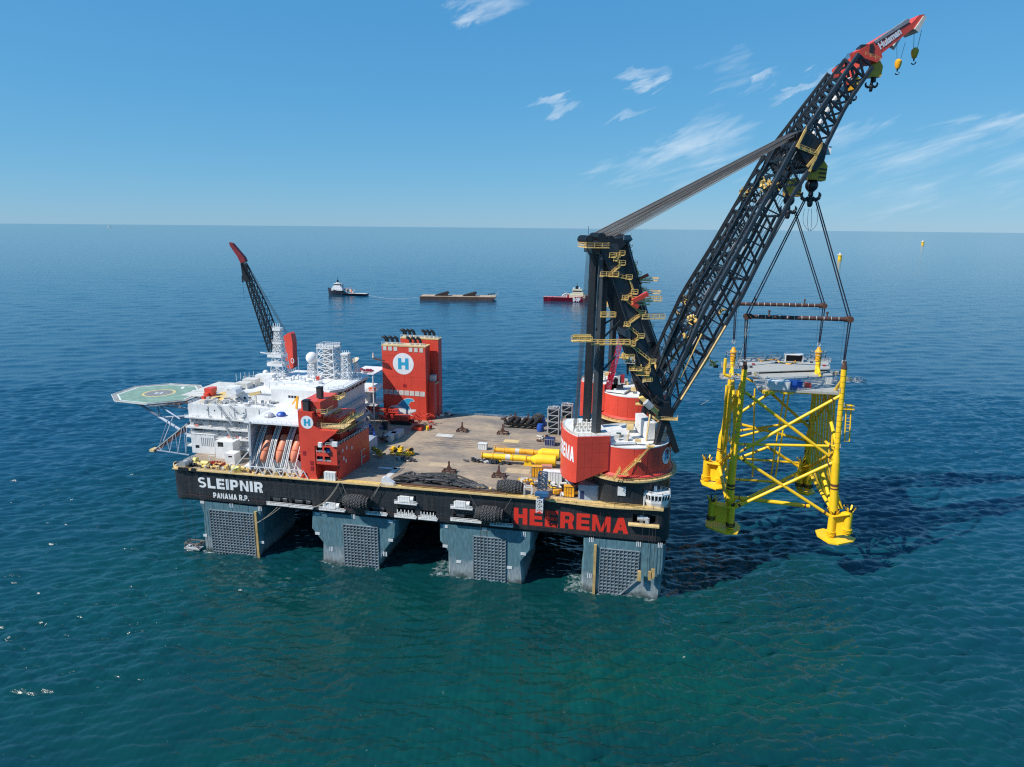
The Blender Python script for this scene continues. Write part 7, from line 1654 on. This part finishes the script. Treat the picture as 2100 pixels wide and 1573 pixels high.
# long heap of black hoses at the near deck edge
def hose_heap():
    rng = random.Random(5); c = P(925, 990, Z=ZD); t = thing('hose_heap', 'long heap of tangled black hoses and slings lying along the near deck edge', 'hose heap', c)
    HM = (mat('hose_black', (.018, .018, .02), .6, var=.3), mat('hose_grey', (.035, .037, .04), .45, var=.3), mat('sling_grey', (.10, .10, .10), .8))
    for j in range(96):
        x0 = rng.uniform(101, 114); L_ = rng.uniform(24, 42); y0 = rng.uniform(2.6, 11.5); ph = rng.uniform(0, 6); am = rng.uniform(.3, 1.9); fq = rng.uniform(3, 9); h = rng.uniform(.3, 2.6); pts = []
        if j > 50: x0 = rng.uniform(106, 138); L_ = rng.uniform(6, 14); am *= 1.3
        for i in range(15):
            f = i/14; x = x0+L_*f; env = max(.12, min(1, (x-98)/8, (152-x)/24)); y = 2.4+(y0-2)*env+am*(math.sin(ph+f*fq)+.6*math.sin(2.3*ph+f*fq*2.1))*max(env, .35); pts.append((x, max(2.1, min(12, y)), ZD+.25+h*env+.35*math.sin(ph*2+f*7)))
        MB().path(pts, rng.uniform(.26, .48), 6).build('hose', HM[0] if j % 5 in (0, 1, 2) else HM[1] if j % 5 == 3 else HM[2], t, True)
    for j in range(9):
        x = 111+j*1.0+rng.uniform(-.4, .4); MB().tube((x, 2.5, ZD+.5), (x+.5, 7, ZD+.7), .5, n=8).build('rolled_sling', HM[0], t)
    MB().cbox((112.5, 6.5, ZD+1.8), 3.5, 1.4, .4, .4).build('red_sling', mat('faded_red_sling', (.28, .05, .06), .8), t)
    for x in (141, 143.5, 146.5): MB().cbox((x, 3.5, ZD+.9), 1.6, 1, 1.0, x).build('ochre_block', YRAIL, t)
hose_heap()
# white fin on the deck edge
c = P(794, 990, Y=.5); m = MB(); m.prism([(-2.4, -.6), (3.6, -.6), (3.2, .6), (1.0, 2.0), (-1.0, 3.0), (-2.0, 2.6)], lambda u, v, d: (c.x+u, c.y+d, ZD+.9+v), -1.2, 1.2); single(m, 'white_cover', WHITE, 'white rounded cover standing at the near deck edge left of the hose heap', 'cover', (c.x, c.y, ZD))
# small orange rescue boat and yellow tanks and grey winches on the bow deck
def bow_things():
    c = P(446, 951, Y=6); t = thing('rescue_boat', 'small open red rescue boat on the bow deck above the white ship name', 'boat', c)
    n = 12; prof = [(-4.0, .15, .6), (-3.2, 1.2, 0), (0, 1.5, -.1), (2.6, 1.1, 0), (4.2, .1, .9)]; vs = []; 
    for u, w, z in prof: vs += [(c.x+u, c.y-w, c.z+.4+max(0, z)), (c.x+u, c.y, c.z-.9+z), (c.x+u, c.y+w, c.z+.4+max(0, z)), (c.x+u, c.y, c.z+.15)]
    fs = []
    for k in range(len(prof)-1):
        for i in range(4): fs.append((k*4+i, k*4+(i+1) % 4, k*4+4+(i+1) % 4, k*4+4+i))
    MB().add(vs, fs).build('boat_hull', mat('orange_red_boat', (.65, .06, .03), .45), t); m = MB()
    for i in range(7): m.cbox((c.x-2.5+i*.8, c.y, c.z+.7), .5, .9, .8+.3*(i % 2))
    m.build('boat_equipment', mat('boat_gear', (.35, .05, .04), .6), t); MB().bar((c.x-3.5, c.y-1, c.z-2.2), (c.x-2.5, c.y, c.z-.6), .25).bar((c.x+2.5, c.y-1, c.z-2.2), (c.x+2.0, c.y, c.z-.6), .25).build('cradle', WHITE, t)
    MB().bar((c.x-4.6, c.y+1, ZD), (c.x-4.6, c.y+1, c.z+3.4), .35).bar((c.x-4.6, c.y+1, c.z+3.4), (c.x-1.6, c.y+1, c.z+3.2), .3).build('boat_davit', WHITE, t)
    labs = ('leftmost', 'second from left', 'third from left', 'rightmost')
    for i, (x, y) in enumerate(((366, 950), (373, 945), (382, 943), (390, 944))):
        q = P(x, y, Z=ZD+1.9); q = Vector((max(q.x, 3.5), q.y, ZD+1.9)); a = MB(); a.tube(q+Vector((-.1, -1.4, 0)), q+Vector((.3, 1.4, 0)), 1.5, n=14); t2 = thing('mooring_winch', labs[i]+' of the grey mooring winch drums in the bow corner', 'winch', q, 'bow mooring winches'); a.build('drum', GREYW, t2, True)
        for s_ in (-1.5, 1.5): m = MB(); m.tube(q+Vector((0, s_, 0)), q+Vector((0, s_*1.12, 0)), 1.9, n=14); m.build('drum_flange', mat('flange_grey', (.3, .31, .31)), t2)
    for x, y, r, lab in ((397, 944, 1.5, 'big pale yellow tank in the bow corner beside the grey winches'), (421, 950, 1.2, 'pale yellow horizontal tank left of the red rescue boat'), (484, 961, 1.3, 'yellow machine casing at the hull edge below the white stay bar')):
        q = P(x, y, Z=ZD+1.8); m = MB(); m.tube(q+Vector((-1.8, 0, 0)), q+Vector((1.8, 0, 0)), r, n=14); single(m, 'yellow_tank', mat('pale_yellow_tank', (.70, .58, .18), .5), lab, 'tank', q, None, True)
    heap(408, 955, 22, 5, 1.8, 50, (CREAM, OFFW, mat('pale_yellow_tank', (.70, .58, .18)), DKG, RUST), 'bow_deck_gear', 'cream and brown mooring gear scattered along the bow deck edge', 'deck gear', 31)
    heap(470, 962, 22, 4, 1.6, 40, (CREAM, YRAIL, OFFW, YRAIL), 'bow_deck_gear', 'yellow pipes and gear between the rescue boat and the lifeboats', 'deck gear', 32)
    heap(560, 975, 22, 2, 1.4, 40, (YRAIL, CREAM, OFFW, RUST), 'edge_gear', 'yellow and cream gear along the sill below the lifeboats', 'deck gear', 33)
bow_things()
# red crane lying at the foot of the funnel
def lying_crane():
    c = P(812, 868, Z=ZD); t = thing('red_mobile_crane', 'red crawler crane with black tracks and a lattice boom at the funnel foot', 'crawler crane', c)
    y = c.y; m = MB()
    a, b = P(741, 845, Z=ZD+6), P(808, 853, Z=ZD+5.5); b.y = a.y = y+2
    for dz in (0, 1.8):
        for dy in (0, 2): m.bar(a+Vector((0, dy, dz)), b+Vector((0, dy, dz)), .4)
    for i in range(16):
        f, g = i/16, (i+1)/16; m.bar(a.lerp(b, f), a.lerp(b, g)+Vector((0, 0, 1.8)), .26); m.bar(a.lerp(b, g), a.lerp(b, f)+Vector((0, 0, 1.8)), .26)
    m.build('lattice_boom', RED, t)
    q = P(826, 862, Z=ZD+2); MB().box(q.x-5, q.x+3.5, y-1.5, y+3, ZD+2.0, ZD+4.8).build('machine_house', RED, t); MB().box(q.x-6.5, q.x+5.5, y-2.8, y-1.2, ZD+.1, ZD+1.9).build('track', BLKS, t); MB().box(q.x-6.5, q.x+5.5, y+2.4, y+4, ZD+.1, ZD+1.9).build('track', BLKS, t)
    rng = random.Random(8); k = MB()
    for i in range(54):
        p = Vector((q.x+rng.uniform(5, 16), y+rng.uniform(-2, 4), ZD+rng.uniform(.5, 6.5))); e = p+Vector((rng.uniform(-3, 3), rng.uniform(-1, 1), rng.uniform(-1.8, 1.8))); e.z = max(ZD+.3, e.z); k.bar(p, e, .3)
    for i in range(14): p = Vector((q.x-rng.uniform(6, 13), y+rng.uniform(-3, 3), ZD+rng.uniform(.4, 4.5))); k.cbox(p, 1.5, 1, 1, rng.random())
    k.build('boom_sections', RED, t)
    q2 = P(856, 882, Z=ZD); m = MB(); m.cbox((q2.x, q2.y, ZD+1), 5.5, 3, 1.6); 
    for i in range(10): m.bar((q2.x-2.5+rng.uniform(0, 5), q2.y, ZD+1.8), (q2.x-2.5+rng.uniform(0, 5), q2.y, ZD+3), .3)
    single(m, 'red_tool', mat('red_tool_paint', (.55, .06, .03), .5), 'small red machine on the deck in front of the funnel foot', 'machine', (q2.x, q2.y, ZD))
    q3 = P(789, 880, Z=ZD); m = MB(); m.box(q3.x-1.4, q3.x+1.4, q3.y-1, q3.y+1, ZD+.1, ZD+4.4); single(m, 'dark_cabinet', DKG, 'dark upright cabinet beside the black tracks of the red crawler crane', 'cabinet', (q3.x, q3.y, ZD))
lying_crane()

# floating tyre cage at the bow column
def cage():
    c = P(399, 1118, Z=1.2); t = thing('hanging_work_raft', 'small rusty work raft hanging on wires just above the water by the left column', 'raft', c)
    k = MB(); rng = random.Random(2)
    for dx in (-3.5, 3.5):
        for dy in (-2, 2): k.bar(c+Vector((dx, dy, -1)), c+Vector((dx, dy, 1.8)), .35)
    for z_ in (-.8, 1.7):
        for a, b in (((-3.5, -2), (3.5, -2)), ((3.5, -2), (3.5, 2)), ((3.5, 2), (-3.5, 2)), ((-3.5, 2), (-3.5, -2))): k.bar(c+Vector((*a, z_)), c+Vector((*b, z_)), .4)
    for i in range(24): p = c+Vector((rng.uniform(-3.2, 3.2), rng.uniform(-1.8, 1.8), rng.uniform(-.6, 1.5))); k.bar(p, p+Vector((rng.uniform(-1.5, 1.5), 0, rng.uniform(-.8, .8))), .35)
    k.build('raft_frame', mat('weathered_grey_brown', (.17, .14, .12), .8, var=.5, scale=1.2), t)
    MB().cbox(c+Vector((0, 0, -.9)), 8, 4.6, .7).build('raft_float', GREYW, t)
    a = P(425, 1113, Y=1); MB().path([c+Vector((3.5, 0, 1)), c.lerp(a, .5)+Vector((0, 0, 1.4)), a+Vector((0, 0, 1)), a+Vector((.6, 0, -2.5))], .3, 6).build('bent_hose', mat('weathered_grey_brown', (.17, .14, .12)), t)
cage()

# ------------------------------------------------------------------ vessels and buoys in the distance
def ship_hull(t, L_, B, D, m, sheer, stern_low, s=1, name='hull'):
    """hull along x, bow at -x (s = 1) or +x (s = -1); D = depth above water amidships"""
    st = []; n = 14; o = Vector(t['_o'])
    for i in range(n+1):
        f = i/n; x = -L_/2+L_*f; w = B/2*min(1, (math.sin(min(1, f/.28)*math.pi/2))**.8) if f < .28 else B/2*(1 if f < .92 else .93)
        top = D+sheer*max(0, (.42-f)/.42)**1.3 if f < .42 else D*stern_low; st.append((x, w, top))
    vs = []
    for x, w, top in st:
        xo = -(L_*.035)*max(0, 1-(x+L_/2)/(L_*.12))
        vs += [(s*(x-xo*.6), -w*.55, -1), (s*x+s*xo*.0, -w, top), (s*x, w, top), (s*(x-xo*.6), w*.55, -1)]
    vs = [tuple(Vector(v)+o) for v in vs]; fs = []
    for k in range(n):
        for i in range(4): fs.append((k*4+i, k*4+(i+1) % 4, k*4+4+(i+1) % 4, k*4+4+i))
    fs += [(0, 1, 2, 3), tuple(n*4+i for i in (3, 2, 1, 0))]
    return MB().add(vs, fs).build(name, m, t)
def boats():
    NB_ = mat('dark_navy_hull', (.03, .035, .055), .5); c = P(713, 605, Z=0); L_ = (P(754, 605, Z=0)-P(672, 603, Z=0)).length; u = L_/86
    t = thing('tug_boat', 'dark hulled offshore tug with a white bridge, far left of the barge it tows', 'tug boat', c)
    ship_hull(t, L_, 17*u, 7.5*u, NB_, 7*u, .52); o = c
    def bx(x0, x1, w, z0, z1, m, nm): return MB().box(o.x+x0*u, o.x+x1*u, o.y-w/2*u, o.y+w/2*u, z0*u, z1*u).build(nm, m, t)
    bx(-32, -8, 14, 9, 13.5, WHITE, 'forecastle_house'); bx(-30, -10, 12, 13.5, 17, WHITE, 'deck_house'); bx(-27, -13, 11, 17, 20, WHITE, 'bridge_deck'); g = bx(-26.5, -13.5, 11.2, 20, 22, GLASS, 'bridge_windows'); bx(-27, -13, 11, 22, 23.4, WHITE, 'bridge_roof')
    bx(-21.5, -19, 3, 23, 30, BLKS, 'mast'); bx(-14, -10, 6, 17, 22.5, GREYW, 'funnel'); bx(-23, -17, 4, 24, 25, WHITE, 'radar_platform'); MB().bar((o.x-20*u, o.y, 30*u), (o.x-20*u, o.y, 36*u), .6*u).build('antenna', BLKS, t)
    rng = random.Random(3)
    for i in range(16): x = rng.uniform(-6, 16); MB().cbox((o.x+x*u, o.y+rng.uniform(-4, 4)*u, (6+rng.uniform(0, 5))*u), 3*u, 2*u, 3*u).build('deck_gear', rng.choice((WHITE, OFFW, RUST, GREYW, ORANGE)), t)
    MB().box(o.x+4*u, o.x+42*u, o.y-7*u, o.y+7*u, 3.9*u, 4.1*u).build('aft_deck', OFFW, t); MB().bar((o.x+8*u, o.y, 4*u), (o.x+8*u, o.y, 15*u), .8*u).bar((o.x+8*u, o.y, 15*u), (o.x-4*u, o.y, 13*u), .7*u).build('deck_crane', ORANGE, t)
    # barge
    a, b = P(864, 613, Z=0), P(1018, 615, Z=0); c = a.lerp(b, .5); L_ = (b-a).length; rz = math.atan2(b.y-a.y, b.x-a.x); u = L_/160
    t = thing('cargo_barge', 'long flat rusty cargo barge with two dark sloping racks, towed behind the dark tug', 'barge', c)
    def place(mb, nm, m):
        o_ = MB(); o_.v = [tuple(Vector((c.x, c.y, 0))+Matrix.Rotation(rz, 3, 'Z') @ (Vector(v)*u)) for v in mb.v]; o_.f = mb.f; return o_.build(nm, m, t)
    place(MB().prism([(-80, 1), (-80, 7.4), (80, 7.0), (76, 2), (68, -1), (-78, -1)], lambda U, V, d: (U, d, V), -20, 20), 'barge_hull', mat('rusty_barge_side', (.07, .045, .04), .8, var=.5, scale=.05, streak=.6, dirt=(.20, .12, .08)))
    place(MB().box(-79, 79, -19.5, 19.5, 7.4, 7.7), 'cargo_deck', mat('barge_deck', (.46, .34, .23), .85, var=.3, scale=.05)); place(MB().box(-79, 79, -20.3, -19.6, 6.8, 7.9), 'deck_edge', mat('barge_edge', (.28, .2, .15), .8))
    place(MB().box(-72, -60, -20.2, -20.05, 4, 7.5), 'white_mark', LETW) if False else None
    for x in (-37, 22):
        m = MB(); m.prism([(-14, 7.7), (12, 7.7), (17, 15), (10, 16), (-12, 9.5)], lambda U, V, d: (x+U, d, V), -9, 9); k = place(m, 'cargo_rack', mat('dark_rack', (.03, .022, .02), .8, var=.4, scale=.1))
        r_ = MB()
        for i in range(6): r_.bar((x-10+i*4.6, -9.3, 9.8+i*1.3), (x-10+i*4.6, 9.3, 10.3+i*1.3), .8)
        place(r_, 'rack_beam', RUST)
    m = MB(); m.bar((76, -8, 10), (84, -8, 16), .6); m.bar((76, 8, 10), (84, 8, 16), .6); m.bar((84, -8, 16), (84, 8, 16), .6); place(m, 'bow_frame', GREYW)
    for i in range(5): place(MB().cbox((64+i*3, -14+i*6, 12.5), 2, 2, 3), 'deck_winch', DKG)
    # lettering patch of the barge and towing wire
    a1, b1 = P(756, 606, Z=4), P(862, 609, Z=9); m = MB(); m.path([a1.lerp(b1, f/8)-Vector((0, 0, 6*math.sin(math.pi*f/8)*.9)) for f in range(9)], .22, 5); single(m, 'towing_wire', GREYW, 'pale towing wire dipping between the dark tug and the barge', 'wire', a1)
    # wake of the tug
    # red supply vessel
    a, b = P(1116, 617, Z=0), P(1216, 619, Z=0); c = a.lerp(b, .5); L_ = (b-a).length*1.02; u = L_/100; RH = mat('crimson_hull', (.58, .015, .04), .45, var=.15, scale=.05)
    t = thing('supply_vessel', 'crimson supply vessel with a cream bridge and white letters, half hidden behind the crane wires', 'supply vessel', c)
    ship_hull(t, L_, 21*u, 9.4*u, RH, 5*u, .92, -1); o = c
    MB().box(o.x-49*u, o.x-4*u, o.y-9.6*u, o.y+9.6*u, 8*u, 8.3*u).build('cargo_deck', mat('green_grey_deck', (.2, .22, .2), .8), t)
    k = MB()
    for i in range(16): k.cbox((o.x-48*u+i*3*u, o.y-9.7*u, 9.4*u), 1.6*u, .6*u, 1.6*u)
    k.build('bulwark_posts', OFFW, t)
    CRM = mat('cream_house', (.70, .62, .45), .5); f = bx
    def bx2(x0, x1, w, z0, z1, m, nm): return MB().box(o.x+x0*u, o.x+x1*u, o.y-w/2*u, o.y+w/2*u, z0*u, z1*u).build(nm, m, t)
    bx2(2, 34, 18, 8, 15, CRM, 'deck_house'); bx2(8, 30, 16, 15, 20, CRM, 'deck_house'); bx2(9, 26, 15, 20, 22.5, GLASS, 'bridge_windows'); bx2(8, 27, 15.5, 22.5, 25, CRM, 'bridge_roof'); bx2(14, 19, 4, 25, 31, BLKS, 'mast'); bx2(16, 17, 1, 31, 38, BLKS, 'antenna'); bx2(-2, 3, 14, 9, 13, DRED, 'winch_house')
    MB().sphere((o.x+22*u, o.y-4*u, 27*u), 1.8*u, 12).sphere((o.x+11*u, o.y-4*u, 27*u), 1.5*u, 12).build('radome', WHITE, t, True)
    m = MB(); pts = [Vector((o.x+(-13+10*f_)*u, o.y-7*u, (10+7*math.sin(math.pi*f_*.5))*u)) for f_ in (0, .3, .6, 1, 1.5)]; m.path(pts, 1.0*u, 6); m.build('stern_gantry', CRM, t)
    wx = P(1189, 608, Z=0).x; lettering('DOF', 15*u, 8*u, lambda x, z, d: Vector((o.x+10*u+x, o.y-10.75*u+d, 1.2*u+z)), t, LETW, .05)
    for x in range(-12, 0, 4): MB().cbox((o.x+x*u, o.y, 11*u), 2.5*u, 3*u, 4*u).build('deck_gear', OFFW, t)
    # service crane box lower down hull strip
    for (x, y, k_, lab) in ((1722, 526, 1, 'small yellow wind farm transition piece standing in the sea behind the slings'), (1892, 498, .62, 'tiny yellow transition piece near the horizon at the far right')):
        c = P(x, y+6*k_, Z=0); d = (c-Vector(CAM)).length; s_ = d/1400*1.0; t = thing('transition_piece', lab, 'sea marker', c, 'yellow transition pieces'); m = MB(); m.lathe(c, [(3.4*s_*k_, 0), (3.4*s_*k_, 8*s_*k_)], 14); m.build('yellow_column', YEL, t); m = MB(); m.lathe(c, [(5.4*s_*k_, 8*s_*k_), (5.4*s_*k_, 9*s_*k_)], 14); m.lathe(c, [(2*s_*k_, 9*s_*k_), (2*s_*k_, 12*s_*k_)], 8); m.build('platform', WHITE, t)
    c = P(224, 466, Z=0); m = MB(); d = (c-Vector(CAM)).length/2600; m.box(c.x-6*d, c.x+6*d, c.y-2*d, c.y+2*d, 0, 1.4*d); m.box(c.x-3*d, c.x+2*d, c.y-2*d, c.y+2*d, 1.4*d, 3.4*d); single(m, 'distant_ship', OFFW, 'tiny pale ship near the horizon at the far left', 'ship', c)
boats()
for o in bpy.data.objects:
    if '_o' in o: del o['_o']
